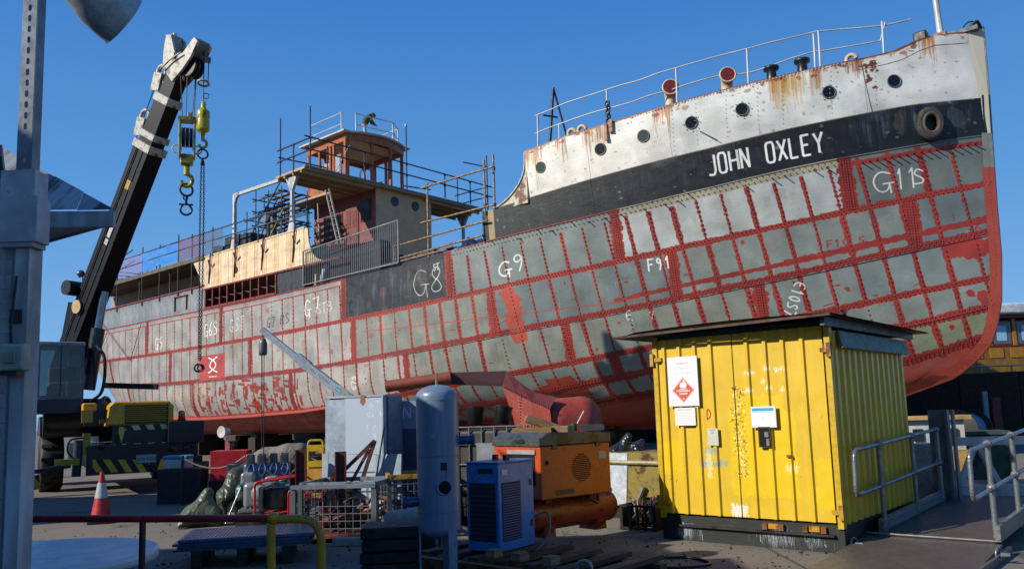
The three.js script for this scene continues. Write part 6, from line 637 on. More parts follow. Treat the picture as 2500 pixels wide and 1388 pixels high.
  mb().box(.225, .84, .22, .006, .06, .1).build('badge', M('#c9ced2', .4), dr); for (const y of [.25, .7]) mb().rbox(.226, y, -.27, .012, .07, .03, .004).build('latch', M('#22262a', .5), dr); mb().box(.05, .86, .336, .2, .05, .006).build('control_panel', M('#15181c', .4), dr); for (const x of [-.1, .05]) mb().rbox(x, .98, -.05, .05, .07, .07, .01).build('pipe_stub', M('#101216', .6), dr); mb().tube([[.1, .25, -.34], [.34, .35, -.4], [.42, .15, -.32], [.36, -.04, -.1], [.2, -.1, .05]], .012, 8).build('grey_hose', M('#5d6a70', .5), dr);
  // orange compressor on its lying tank
  const cp = thing('orange_compressor', 'orange screw compressor with grey lid mounted on an orange lying air tank', 'compressor', W(.36, 0, 10.3), YAW + 82 * R);
  // local x runs along the set, local z faces the camera
  const OR = M('#b8551f', .5, { n: 'rust', s: .5 }), ORB = M('#c24e1c', .45, { n: 'fine' }), LID = M('#4b4d48', .5, { n: 'rust', s: .7 });
  mb().rbox(.12, .94, .0, 1.2, .62, .86, .015).build('case', ORB, cp); mb().ext([[-.5, 0], [.74, 0], [.74, .12], [-.34, .16], [-.5, .08]], .88, .0, 1.255, 0, null, .01).build('lid', LID, cp); for (const x of [-.25, .5]) mb().rbox(x, 1.235, .435, .08, .05, .015, .004).build('hinge', M('#3a3a38', .5), cp); mb().box(.58, 1.1, .432, .14, .09, .004).build('data_plate', M('#a8a8a0', .4), cp); mb().box(-.1, .7, .432, .3, .06, .004).build('maker_strip', M('#2b2b2a', .5), cp); mb().tube([[.3, .6, .3], [.45, .55, .34], [.6, .5, .3], [.7, .6, .2]], .016).build('oil_pipe', M('#1c1c1c', .5), cp); mb().box(-.485, .98, .1, .01, .36, .46).build('end_opening', M('#070606', .9, { n: null }), cp); mb().box(-.49, 1.185, .1, .02, .05, .5).build('end_lintel', M('#a9a59c', .5), cp); mb().box(-.5, .85, -.05, .04, .12, .22).build('pulley', M('#8d9296', .4, { m: .6 }), cp); mb().box(-.505, 1.31, .1, .01, .04, .16).build('lid_handle', M('#1a1a1a', .6), cp);
  { const g = mb(); for (let r = -7; r <= 7; r++) for (let c = -7; c <= 7; c++) if (r * r + c * c < 55) g.box(.2 + c * .0225, .97 + r * .0225, .4305, .015, .012, .006); const o = g.build('grille_slots', M('#1d0c05', .8, { n: null }), cp); o.userData.kind = 'stuff'; mb().lathe([[0, 0], [.028, 0], [.025, .012], [0, .014]], -.38, 1.06, .43, 16, [Math.PI / 2, 0, 0]).build('lock_knob', DARK, cp); }
  mb().bar([-.45, .42, .05], [1.0, .42, .05], .2, .2, 28).sph(-.45, .42, .05, .2, [.5, 1, 1], 20, 12).sph(1.0, .42, .05, .2, [.55, 1, 1], 20, 12).build('lying_tank', M('#a8431c', .5, { n: 'rust', s: .9 }), cp); for (const x of [-.15, .75]) mb().ext([[-.1, 0], [.1, 0], [.07, .25], [-.07, .25]], .3, x, .15, .05).build('saddle', OR, cp); for (const x of [-.2, .55]) mb().box(x, .6, .05, .1, .08, .4).build('mount', M('#5a2a14', .6), cp);
  { const t = canvasTex(256, 96, (x, w, h) => { x.clearRect(0, 0, w, h); x.fillStyle = '#9c431e'; x.fillRect(0, 0, w, h); x.strokeStyle = '#c9c4b8'; x.lineWidth = 6; strokeText(x, '1100K9', { h: 50, gw: .5, gap: .12, seed: 4, j: .05, map: (a, b) => [30 + a, 72 - b] }); }); const g = new THREE.CylinderGeometry(.2015, .2015, .26, 8, 1, true, .9, .35); g.rotateZ(-Math.PI / 2); g.translate(.28, .42, .05); const m = new THREE.Mesh(g, new THREE.MeshStandardMaterial({ map: t, roughness: .6 })); m.name = 'chalk_weight'; const u = g.attributes.uv; for (let i = 0; i < u.count; i++) { const a = u.getX(i); u.setXY(i, u.getY(i), a); } cp.add(m); }
  const wl = thing('timber_offcut', 'rough timber offcuts lying on the compressor lid', 'timber', W(.35, 1.38, 10.3), -.5); mb().rbox(-.1, .045, .1, .5, .08, .12, .008, [0, .25, 0]).build('plank', M('#8a6a42', .85, { n: 'wood', s: 2 }), wl); mb().rbox(.18, .05, -.05, .42, .1, .1, .02, [0, -.3, 0]).build('plank', M('#7a6246', .85, { n: 'wood', s: 2 }), wl); mb().rbox(-.02, .13, -.02, .46, .1, .1, .02, [.1, .5, -.35]).build('plank', M('#8c7650', .85, { n: 'wood', s: 2 }), wl);
  const tn = thing('paint_tin', 'small green tin with a brush on the compressor lid', 'tin', W(.75, 1.4, 10.55), 0); mb().lathe([[0, 0], [.04, 0], [.04, .1], [.036, .1], [.036, .02], [0, .02]], 0, 0, 0, 14).build('can', M('#2c5a3a', .5), tn); mb().bar([.02, .05, 0], [.14, .25, 0], .01, .014).build('brush', M('#b9b09a', .6), tn); mb().box(.22, .04, .1, .3, .07, .14).build('metal_tray', M('#4a4d4c', .5), tn);
}
{ // black stack left of the tank
  const q = rng(3); const b = thing('rubber_mat_stack', 'stack of black rubber blocks on the ground left of the upright tank', 'rubber blocks', W(-1.28, 0, 8.35), .1); for (let i = 0; i < 5; i++) mb().rbox((q() - .5) * .05, .06 + i * .118, (q() - .5) * .04, .56, .112, .5, .02).build('block', M('#0b0b0c', .8), b);
  const s = thing('white_sack', 'pale sack lying on a crate behind the upright tank', 'sack', W(-1.35, .33, 10.2), .2); const g = blobGeo([[[-.2, .09, 0], [.2, .1, 0], .1, .12], [[-.12, .08, .08], [.15, .08, .1], .09, .09]], [-.4, -.05, -.2], [.4, .3, .3], 30, .06); mb().push(g).build('sack', M('#a59e8c', .9, { n: 'fine', b: .01 }), s); mb().box(0, -.16, .02, .6, .32, .4).build('crate', M('#1c1a17', .8), s);
}
// wire cages and the orange-yellow frame
function cage(name, label, pos, yaw, w, h, d, rim) { const c = thing(name, label, 'cage', pos, yaw, 'wire cage pallets'); const wm = M('#6f7577', .45, { m: .5, n: null }), fm = M(rim, .6, { n: 'rust' }); for (const [x, z] of [[-1, -1], [1, -1], [-1, 1], [1, 1]]) mb().box(x * w / 2, h / 2, z * d / 2, .06, h, .06).build('corner_post', M('#5f676a', .55, { m: .3 }), c); for (const y of [.1, h]) { for (const z of [-1, 1]) mb().box(0, y, z * d / 2, w, .06, .05).build('frame_rail', y > .2 ? fm : M('#7a4030', .7, { n: 'rust' }), c); for (const x of [-1, 1]) mb().box(x * w / 2, y, 0, .05, .06, d).build('frame_rail', fm, c); }
  for (const z of [-1, 1]) { for (let i = 1; i < 10; i++) mb().bar([-w / 2 + i * w / 10, .1, z * d / 2], [-w / 2 + i * w / 10, h, z * d / 2], .006, .006, 5).build('mesh_wire', wm, c); for (let i = 1; i < 7; i++) mb().bar([-w / 2, .1 + i * (h - .1) / 7, z * d / 2], [w / 2, .1 + i * (h - .1) / 7, z * d / 2], .006, .006, 5).build('mesh_wire', wm, c); } for (const x of [-1, 1]) for (let i = 1; i < 7; i++) { mb().bar([x * w / 2, .1 + i * (h - .1) / 7, -d / 2], [x * w / 2, .1 + i * (h - .1) / 7, d / 2], .006, .006, 5).build('mesh_wire', wm, c); mb().bar([x * w / 2, .1, -d / 2 + i * d / 7], [x * w / 2, h, -d / 2 + i * d / 7], .006, .006, 5).build('mesh_wire', wm, c); } mb().box(0, .07, 0, w, .05, d).build('floor_plate', M('#6a3424', .75, { n: 'rust' }), c); return c; }
{
  cage('wire_cage', 'wire cage pallet holding coiled scrap with a grey top rail', W(-2.35, 0, 11.55), -8 * R, 1.05, .78, .9, '#7d8a92'); cage('wire_cage', 'wire cage pallet with a yellow top rail behind the upright tank', W(-1.45, 0, 12.0), 12 * R, .85, .82, .8, '#b5902a');
  const cs = thing('hose_coil', 'rusty coiled hoses heaped inside the wire cage', 'hose', W(-2.3, .15, 11.6), 0); for (const [x, y, z, r, a] of [[0, .2, 0, .2, .2], [.1, .25, .1, .18, .9], [-.2, .15, .05, .16, .5], [.25, .3, -.1, .2, 1.2]]) mb().tor(x, y, z, r, .025, [a, a * 2, 0], 8, 22).build('coil', M(['#7a4a30', '#2a3a34', '#4a3a30', '#8a5a3c'][Math.round(r * 100 + a * 10) % 4], .7, { n: 'rust' }), cs); mb().bar([-.4, .1, .1], [.5, .2, .05], .05, .05, 12).build('pipe_length', M('#8a4a34', .7, { n: 'rust' }), cs);
  const kb = thing('ground_kerb', 'pale painted kerb beam in front of the wire cage', 'kerb', W(-2.1, 0, 10.95), -8 * R); mb().rbox(.4, .05, .0, 1.5, .1, .14, .01).build('beam', M('#a7a695', .8), kb);
  // steel plate lockers leaning upright
  const sp = thing('steel_panel_stack', 'tall chalk-marked grey steel panels standing upright behind the cages', 'steel panels', W(-2.46, 0, 12.65), -20 * R), PM = M('#a4b0bb', .45, { n: 'blotch', s: .9, m: .15 }); const q = rng(12);
  mb().box(-.35, 1.0, .02, .36, 1.9, .03).build('panel', M('#a0aebb', .45, { n: 'blotch' }), sp); mb().box(.18, 1.4, .05, .68, 1.12, .03).build('panel', PM, sp); mb().box(.18, .55, .045, .68, .56, .03).build('panel', M('#8c9aa6', .45, { n: 'blotch' }), sp); mb().box(.02, 1.0, -.25, 1.06, 1.94, .45).build('backing_locker', M('#768696', .5), sp); mb().box(.53, 1.0, .07, .02, 1.98, .1).build('edge_strip', M('#9aa8b4', .45), sp); mb().box(.02, 1.985, -.2, 1.04, .03, .5).build('cap', M('#9fb0bc', .45), sp); mb().ext([[0, 0], [.05, .06], [.03, .16], [-.03, .16], [-.05, .05]], .004, .16, 1.84, .068).build('rust_mark', M('#9a5a24', .8), sp); mb().box(.14, 1.105, .067, .5, .006, .004).build('rust_line', M('#8a6a4a', .8), sp);
  { const t = canvasTex(512, 512, (x, w, h) => { x.clearRect(0, 0, w, h); x.fillStyle = '#a2afbb'; x.fillRect(0, 0, w, h); for (let i = 0; i < 420; i++) { x.globalAlpha = .1 + q() * .3; x.strokeStyle = ['#b9c6d2', '#9fb0c0', '#6d7f90'][i % 3]; x.lineWidth = 1 + q() * 2; const a = q() * w, b = q() * h; x.beginPath(); x.moveTo(a, b); x.lineTo(a + (q() - .5) * 30, b + (q() - .5) * 40); x.stroke(); } x.globalAlpha = .8; x.strokeStyle = '#cdd6dc'; x.lineWidth = 4; for (let i = 0; i < 14; i++) { const a = w * .6 + q() * w * .35, b = q() * h; x.beginPath(); x.moveTo(a, b); for (let k = 0; k < 4; k++) x.lineTo(a + (q() - .5) * 60, b + (q() - .5) * 60); x.stroke(); } }); for (const [px, py, w, h] of [[.18, 1.4, .66, 1.1], [.18, .55, .66, .54]]) { const g = new THREE.PlaneGeometry(w, h); g.translate(px, py, py > 1 ? .0665 : .0615); const m = new THREE.Mesh(g, new THREE.MeshStandardMaterial({ map: t, roughness: .45, metalness: .1 })); m.name = 'chalked_face'; m.receiveShadow = true; sp.add(m); } }
  const cb = thing('marked_cabinet', 'grey cabinet with a chalk mark behind the steel panels', 'cabinet', W(-1.66, 0, 13.1), -14 * R); mb().box(0, .95, 0, .52, 1.9, .4).build('case', M('#8b99a4', .5), cb); mb().box(0, .74, .21, .5, 1.45, .02).build('painted_shade_panel', M('#3d4d62', .6), cb); { const b = mb(); for (const st of [[[-.06, 1.62], [-.05, 1.8], [.06, 1.64], [.07, 1.82]]]) for (let i = 0; i < 3; i++) b.beam(V(...st[i], .203), V(...st[i + 1], .203), .012, .004, V(0, 0, 1)); b.build('chalk_mark', M('#d5dade', .8, { n: null }), cb); }  // darker lower panel paints a cast shadow onto the cabinet front
  const ls = thing('lower_steel_sheet', 'pale square steel sheet leaning in front of the tall panels', 'steel sheet', W(-2.0, 0, 12.2), -.3); mb().box(.1, .78, .0, .42, .66, .012, [-.1, 0, 0]).build('sheet', M('#98a6b0', .45, { n: 'blotch' }), ls); mb().box(-.98, .8, -.05, .1, .66, .012, [-.1, 0, 0]).build('sheet_edge', M('#98a6b0', .45), ls); mb().bar([-.1, .6, .05], [.05, 1.52, -.0], .012, .012, 6).build('leaning_rod', M('#1c1c1e', .5), ls);
  const br = thing('triangular_bracket', 'rust-brown triangular steel bracket propped against the panels', 'bracket', W(-2.45, 0, 12.0), 0), RB = M('#5c2c20', .7, { n: 'rust' }); mb().beam([-.2, .78, 0], [.38, 1.32, -.05], .05, .08, V(0, 0, 1)).build('top_arm', RB, br); mb().beam([-.2, .76, 0], [.15, .62, 0], .05, .09, V(0, 0, 1)).build('base_arm', RB, br); mb().beam([.15, .62, 0], [.38, 1.32, -.05], .05, .07, V(0, 0, 1)).build('side_arm', RB, br); mb().beam([.02, .7, 0], [.3, 1.2, -.03], .04, .06, V(0, 0, 1)).build('inner_arm', RB, br); mb().beam([-.55, .2, .05], [-.2, .9, -.05], .04, .06, V(0, 0, 1)).build('prop', RB, br);
  let st; for (const [X, D, h, lb] of [[-3.3, 12.6, 1.2, 'rust-red steel channel post standing beside the generator'], [-2.55, 11.95, 1.18, 'rust-red steel channel post standing before the tall panels']]) { st = thing('steel_channel', lb, 'steel post', W(X, 0, D), .1, 'upright steel channels'); mb().box(0, h / 2, 0, .13, h, .02).build('web', M('#5a1f1a', .6, { n: 'rust' }), st); for (const x of [-.07, .07]) mb().box(x, h / 2, .035, .018, h, .09).build('flange', M('#6e2a22', .6, { n: 'rust' }), st); }
  const fr = thing('frame_post_stand', 'grey angle-iron trestle across the front of the cages', 'trestle', W(-2.45, 0, 11.0), -5 * R); mb().box(0, .76, 0, 1.15, .05, .08).build('top_rail', M('#7c8a94', .5, { m: .2 }), fr); for (const x of [-.55, .55]) mb().box(x, .37, 0, .07, .74, .05).build('leg', M('#6a7072', .55, { m: .2 }), fr);
  const gy = thing('gas_trolley', 'yellow steel trolley frame behind the steel channel', 'trolley', W(-3.22, 0, 13.2), 0); mb().pipe([[-.12, .1, 0], [-.12, 1.32, 0], [.12, 1.32, 0], [.12, .1, 0]], .02, .06).build('frame', M('#c7a71c', .5), gy); for (const y of [.95, 1.2]) mb().box(0, y, .01, .26, .1, .02).build('cross_plate', M('#c9a81e', .5), gy); mb().box(0, .6, .03, .24, .55, .1).build('box', M('#c88f3a', .6), gy);
  // small davit crane marked WLL 1000KG
  const jc = thing('jib_crane', 'small pale grey jib crane with load marking and hook line', 'jib crane', W(-2.9, 0, 13.6), 0), JM = M('#a8b0b6', .4, { n: 'fine' }); const up = V(0, 0, 1); mb().beam([.2, 1.95, 0], [-.65, 2.62, 0], .14, .2, up).build('outer_arm', JM, jc); mb().beam([-.55, 2.54, 0], [-1.32, 3.18, 0], .1, .14, up).build('inner_arm', JM, jc); mb().beam([-.68, 2.56, 0], [-.58, 2.68, 0], .26, .18, up).build('arm_collar', JM, jc); mb().box(0, 1.0, -.02, .16, 2.0, .16).build('mast', JM, jc); mb().beam([-.02, 2.2, .09], [.2, 2.02, .09], .05, .03, up).build('ram', JM, jc);
  { const t = canvasTex(512, 96, (x, w, h) => { x.fillStyle = '#a4adb4'; x.fillRect(0, 0, w, h); x.fillStyle = '#3c4248'; x.font = '54px sans-serif'; x.fillText('WLL 1000KG', 14, 66); x.fillStyle = '#3f9aa6'; x.fillRect(400, 20, 84, 56); x.fillStyle = '#d5e2e4'; x.font = 'bold 26px sans-serif'; x.fillText('HIAB', 408, 58); }); const g = new THREE.PlaneGeometry(.72, .11); const a = Math.atan2(1.95 - 2.62, .2 + .65); g.rotateZ(a); g.translate(-.22, 2.285, .072 + .0305); const m = new THREE.Mesh(g, new THREE.MeshStandardMaterial({ map: t, roughness: .4 })); m.name = 'load_marking'; jc.add(m); }
  mb().lathe([[0, .0], [.06, 0], [.07, .05], [.07, .2], [.04, .28], [0, .3]], -1.3, 2.75, 0, 16).build('hook_weight', M('#5a5f62', .5), jc); mb().bar([-1.3, 3.05, 0], [-1.3, 3.14, 0], .01).bar([-1.28, 2.75, 0], [-1.28, .9, 0], .008, .008, 5).bar([-1.32, 2.75, 0], [-1.31, 1.2, 0], .008, .008, 5).build('hook_line', M('#1c1a1a', .6), jc); mb().push((() => { const g = new THREE.BoxGeometry(.13, .13, .006); g.rotateZ(.9); g.translate(.08, 2.04, .105); return g; })()).build('warning_diamond', M('#b5b2a0', .5), jc);
}
{ // chequer plates on a pallet
  const p = thing('chequer_plate_pallet', 'ribbed blue-grey deck plates stacked on a pallet behind the rail', 'plates', W(-3.3, 0, 10.1), 12 * R); for (let i = 0; i < 3; i++) mb().box(-.5 + i * .5, .1, 0, .12, .2, 1.0).build('bearer', M('#3a3126', .9, { n: 'wood' }), p); for (let i = 0; i < 4; i++) { const pl = mb().box((i % 2) * .05, .22 + i * .034, (i % 3) * .03, 1.5, .028, 1.0).build('plate', M(['#4d6a8c', '#58718c', '#486484', '#5b7796'][i], .4, { m: .4 }), p); if (i === 3) for (let k = 0; k < 36; k++) mb().box(-.7 + k * .041 + .05, .339, .02, .014, .008, .96).build('rib', M('#5b7796', .4, { m: .4 }), pl); }
}
{ // engine heap
  const e = thing('marine_engine', 'grey multi-cylinder engine with blue leads and turquoise pipe, half covered by canvas', 'engine', W(-4.2, 0, 13.9), .25), GM = M('#7b8082', .4, { m: .35, n: 'blotch', s: 2 });
  mb().rbox(0, .72, 0, .75, .5, .5, .05).build('block', GM, e); for (let i = 0; i < 4; i++) { mb().rbox(-.27 + i * .18, 1.02, .16, .14, .2, .22, .03).build('cylinder_head', M('#5d6061', .45, { m: .4 }), e); mb().tube([[-.27 + i * .18, .95, .27], [-.3 + i * .18, .85, .34], [-.22 + i * .18, .78, .3], [-.26 + i * .18, .7, .33]], .016, 6).tube([[-.22 + i * .18, .95, .27], [-.2 + i * .18, .86, .35], [-.25 + i * .18, .75, .33]], .014, 6).build('blue_lead', M('#1d4f9c', .5), e); } mb().bar([-.42, .64, .32], [.35, .58, .34], .055, .055, 14).build('turquoise_pipe', M('#3aa3ad', .4), e); mb().tube([[-.1, .68, .36], [.1, .64, .4], [.32, .68, .36], [.36, .5, .36]], .02).build('cream_hose', M('#b5a880', .6), e); mb().bar([-.62, 0.05, .5], [-.2, 1.12, .2], .014, .014, 6).build('prop_bar', GALV, e); mb().rbox(-.35, .5, .2, .3, .28, .28, .1).build('starter', M('#5f6b74', .45), e); mb().rbox(-.05, .42, .22, .28, .1, .2, .02).build('bracket', M('#4a443e', .6), e); mb().box(0, .1, 0, 1.0, .2, .7).build('cradle', M('#1a1816', .8), e);
  const cv = thing('grey_canvas', 'crumpled grey canvas thrown over the back of the engine', 'canvas', W(-4.05, .9, 14.25), 0); mb().push(blobGeo([[[-.35, .12, 0], [.3, .16, 0], .16, .2], [[.1, .2, .05], [.42, -.25, .12], .14, .06], [[-.3, .1, .1], [-.5, -.2, .15], .1, .04], [[0, .1, -.2], [.2, -.1, -.3], .2, .15], [[.25, .18, .05], [.5, .22, -.1], .1, .06]], [-.8, -.45, -.6], [.8, .5, .5], 48, .1)).build('sheet', CRE('#6a655a', .8, .05), cv);
  const gt = thing('green_tarpaulin', 'crumpled dark green tarpaulin bundle on the ground beside the engine', 'tarpaulin', W(-5.15, .02, 13.4), .3); mb().push(blobGeo([[[-.1, .16, 0], [.2, .14, .05], .18, .16], [[.0, .25, 0], [.12, .5, -.05], .14, .09], [[-.2, .1, .1], [-.28, .02, .15], .12, .06], [[.15, .3, 0], [.3, .05, .1], .1, .08]], [-.5, -.02, -.35], [.5, .7, .4], 44, .08)).build('sheet', CRE('#4a5139', .42, .05, .9), gt);
  const g2 = thing('green_tarpaulin', 'folded green tarpaulin draped higher against the engine side', 'tarpaulin', W(-4.85, .35, 13.9), 1.3); mb().push(blobGeo([[[-.1, .05, 0], [.15, .4, 0], .12, .12], [[.15, .4, 0], [.35, .52, .05], .1, .07], [[.1, .3, .05], [.05, -.1, .15], .1, .05], [[-.05, .1, -.1], [-.15, -.2, 0], .1, .06]], [-.4, -.35, -.35], [.55, .75, .4], 44, .07)).build('sheet', CRE('#3c4231', .42, .05, .9), g2);
  const gb = thing('gearbox_casting', 'pale grey gearbox casting on timber in front of the engine', 'gearbox', W(-4.15, 0, 13.35), .15); mb().rbox(0, .48, 0, .5, .42, .36, .08).build('housing', M('#8a8f90', .4, { m: .3, n: 'blotch', s: 2 }), gb); mb().lathe([[0, 0], [.14, 0], [.13, .06], [.06, .1], [0, .1]], .02, .52, .18, 18, [Math.PI / 2, 0, 0]).build('cover', M('#9a9fa0', .4, { m: .3 }), gb); mb().rbox(0, .25, 0, .62, .06, .42, .015).build('foot_flange', M('#7b8082', .45, { m: .3 }), gb); mb().rbox(-.2, .74, -.05, .22, .2, .2, .05).rbox(.18, .7, 0, .2, .14, .24, .04).build('upper_casting', M('#9da2a2', .4, { m: .3 }), gb); for (let i = 0; i < 6; i++) mb().lathe([[0, 0], [.018, 0], [.015, .02], [0, .02]], -.2 + i * .08, .28, .19, 6).build('bolt_head', GALV, gb); mb().box(0, .11, 0, .7, .22, .4).build('timber', M('#3a3026', .9, { n: 'wood' }), gb);
  const gn = thing('red_frame_generator', 'portable generator inside a red tube frame', 'generator', W(-3.72, 0, 12.95), .1), RF = M('#a31822', .35, { n: null }); for (const z of [-.22, .22]) mb().pipe([[-.34, .2, z], [-.34, .72, z], [.36, .8, z], [.42, .3, z], [-.34, .2, z]], .018, .06).build('frame_loop', RF, gn); for (const [x, y] of [[-.34, .24], [-.34, .68], [.38, .76], [.4, .34]]) mb().bar([x, y, -.22], [x, y, .22], .016).build('frame_tie', RF, gn); mb().rbox(-.05, .46, 0, .34, .34, .32, .05).build('alternator', M('#141416', .5), gn); mb().rbox(-.26, .46, .02, .06, .36, .36, .01).build('end_bell', M('#9a9a8c', .5), gn); mb().rbox(.25, .48, .06, .2, .2, .22, .03).build('engine_block', M('#a3a59c', .45), gn); mb().box(.26, .48, .18, .1, .12, .02).build('air_filter', M('#3a3a36', .6), gn); mb().tube([[.1, .7, .2], [.3, .9, .25], [.5, .6, .2]], .012).build('lead', M('#2a2a2c', .5), gn); for (const x of [-.3, .3]) mb().lathe([[0, -.04], [.12, -.04], [.14, 0], [.12, .04], [0, .04]], x, .14, .2, 18, [Math.PI / 2, 0, 0]).build('wheel', M('#1a1a1a', .7), gn);
  const rc = thing('red_fuel_can', 'bright red plastic fuel can on the ground behind the steel channel', 'fuel can', W(-2.9, 0, 12.5), .2); mb().rbox(0, .17, 0, .2, .3, .28, .04).build('body', M('#b01a1c', .4), rc); mb().tor(0, .34, 0, .06, .015, [0, 1.57, 0], 6, 12, 3.14).build('handle', M('#a01a1c', .4), rc); const rc2 = thing('red_tool_box', 'small pink-red tool box hanging above the fuel can', 'tool box', W(-2.95, .62, 12.55), 0); mb().rbox(0, .07, 0, .2, .14, .16, .02).build('box', M('#b5314a', .45), rc2); mb().box(0, -.03, 0, .9, .05, .3).build('shelf', M('#241c18', .7), rc2); for (const x of [-.4, .4]) mb().box(x, -.33, 0, .05, .58, .25).build('shelf_leg', M('#241c18', .7), rc2);
  const bt = thing('black_tarp_mound', 'dark blue-black tarp covering gear behind the generator', 'tarp', W(-3.75, .02, 14.3), 0); mb().push(crumple(1.3, .9, .8, 11.2, 28)).build('sheet', CRE('#12161e', .5, .05), bt);
  const pr = thing('pipe_rack', 'salmon and grey pipes lying on trestles behind the engine', 'pipes', W(-3.6, 0, 15.2), .05); for (const x of [-.7, .8]) { mb().beam([x - .2, 0, 0], [x, 1.0, 0], .06, .06, V(0, 0, 1)).beam([x + .2, 0, 0], [x, 1.0, 0], .06, .06, V(0, 0, 1)).build('trestle', M('#3a3a38', .7), pr); } for (let i = 0; i < 5; i++) mb().bar([-1.1, 1.04 + (i > 2 ? .09 : 0), -.12 + (i % 3) * .11], [1.2, 1.04 + (i > 2 ? .09 : 0), -.12 + (i % 3) * .11], .045, .045, 12).build('pipe', M(['#b5745a', '#8d8f8c', '#a8644c', '#c9bda8', '#7d7f7e'][i], .6, { n: 'rust' }), pr);
  let dm; for (const [X, D, c, lb] of [[-5.2, 15.6, '#1d2b3a', 'dark blue oil drum behind the green tarpaulin'], [-4.75, 16.1, '#3a1d18', 'dark red oil drum behind the engine heap'], [-.95, 13.9, '#22252a', 'black oil drum behind the tote tank']]) { dm = thing('oil_drum', lb, 'drum', W(X, 0, D), 0, 'oil drums'); const pr2 = [[0, 0], [.28, 0], [.29, .02], [.28, .04]]; for (const y of [.29, .59]) pr2.push([.28, y - .03], [.295, y], [.28, y + .03]); pr2.push([.28, .85], [.29, .87], [.28, .885], [.26, .87], [0, .86]); mb().lathe(pr2, 0, 0, 0, 24).build('shell', M(c, .5, { n: 'rust', s: 1 }), dm); mb().lathe([[0, 0], [.03, 0], [.03, .02], [0, .02]], .15, .86, 0, 10).build('bung', M('#8a8a82', .4, { m: .5 }), dm); }
  const pu = thing('pump_set', 'red-framed pump with grey engine and hoses beside the cage', 'pump', W(-3.05, 0, 11.95), .2); mb().rbox(0, .32, 0, .34, .3, .26, .05).build('pump_body', M('#3a3d40', .5, { m: .3 }), pu); mb().rbox(-.02, .55, .02, .2, .14, .18, .03).build('fuel_tank', M('#a31c22', .4), pu); mb().pipe([[-.24, .05, .18], [-.24, .66, .18], [.24, .66, .18], [.24, .05, .18]], .014, .05).pipe([[-.24, .05, -.18], [-.24, .66, -.18], [.24, .66, -.18], [.24, .05, -.18]], .014, .05).build('frame', M('#a31822', .4, { n: null }), pu); mb().lathe([[.03, 0], [.11, 0], [.11, .03], [.03, .03]], .16, .32, .13, 16, [Math.PI / 2, 0, 0]).build('volute', M('#8a8f92', .4, { m: .4 }), pu); mb().tube([[.2, .3, .15], [.45, .2, .3], [.3, .04, .55], [-.2, .03, .6], [-.6, .03, .45]], .03, 8).build('hose', M('#14171a', .6), pu);
  const hs = thing('ground_hose', 'black air hose looped across the concrete before the skid', 'hose', W(.9, 0, 8.9), 0); mb().tube([[-.2, .02, .1], [.3, .018, .0], [.7, .018, .25], [1.1, .018, .1], [.95, .018, -.3], [.4, .018, -.35]], .016, 8, false, 60).build('hose', M('#121314', .6), hs);
  // drums, chain posts and lights back toward the hull
  const rb = thing('red_box', 'plain red steel box with a rope barrier in front', 'box', W(-6.1, 0, 17.6), .1); mb().rbox(0, .75, 0, .75, .62, .5, .01).build('body', M('#b0202e', .45), rb); mb().box(0, .22, 0, .8, .44, .5).build('stand', M('#141414', .8), rb);
  let cpst; for (const [X, lb] of [[-6.9, 'black post carrying a sagging rope left of the red box'], [-5.5, 'black post carrying a sagging rope right of the red box'], [-4.4, 'black post carrying a sagging rope near the engine heap']]) { cpst = thing('rope_post', lb, 'post', W(X, 0, 17.0), 0, 'rope barrier posts'); mb().bar([0, 0, 0], [0, 1.0, 0], .035, .03, 10).build('shaft', M('#17191c', .5), cpst); mb().tube([[0, .95, 0], [.35, .78, 0], [.7, .72, .0], [1.05, .8, 0], [1.3, .95, 0]], .018).build('rope', M('#8a8372', .8), cpst); }
  const bb = thing('blue_cool_box', 'turquoise and white box on a dark bench left of the red box', 'cool box', W(-7.15, .72, 17.4), 0); mb().rbox(0, .1, 0, .5, .2, .35, .03).build('tub', M('#b9c6c6', .5), bb); mb().rbox(0, .24, 0, .52, .08, .37, .03).build('lid', M('#2f9fb8', .45), bb); mb().box(.1, -.36, 0, .9, .72, .4).build('bench', M('#13242c', .7), bb);
  for (const [X, y, lb] of [[-6.3, 1.45, 'white flood lamp on a red post above the red box'], [-3.95, 1.48, 'white flood lamp on a post behind the engine heap']]) { const l = thing('flood_lamp', lb, 'lamp', W(X, 0, 17.8), -.5, 'flood lamps under the hull'); mb().box(0, y / 2 - .1, -.1, .14, y - .2, .1).build('post', M('#7a3a32', .7, { n: 'rust' }), l); mb().lathe([[0, -.1], [.07, -.1], [.09, 0], [.13, .1], [.12, .11], [0, .08]], -.02, y, 0, 18, [Math.PI / 2, 0, 0]).build('head', M('#c9cac6', .4), l); }
  const sg = thing('staging_gear', 'dark heap of staging timbers stored under the hull', 'timber stack', W(-5.3, 0, 20.2), .5); for (let i = 0; i < 7; i++) mb().box((i % 3 - 1) * .1, .1 + i * .12, (i % 2) * .2, 2.6, .11, .3).build('timber', M(i % 2 ? '#4a3d2e' : '#3d3226', .9, { n: 'wood' }), sg);
}
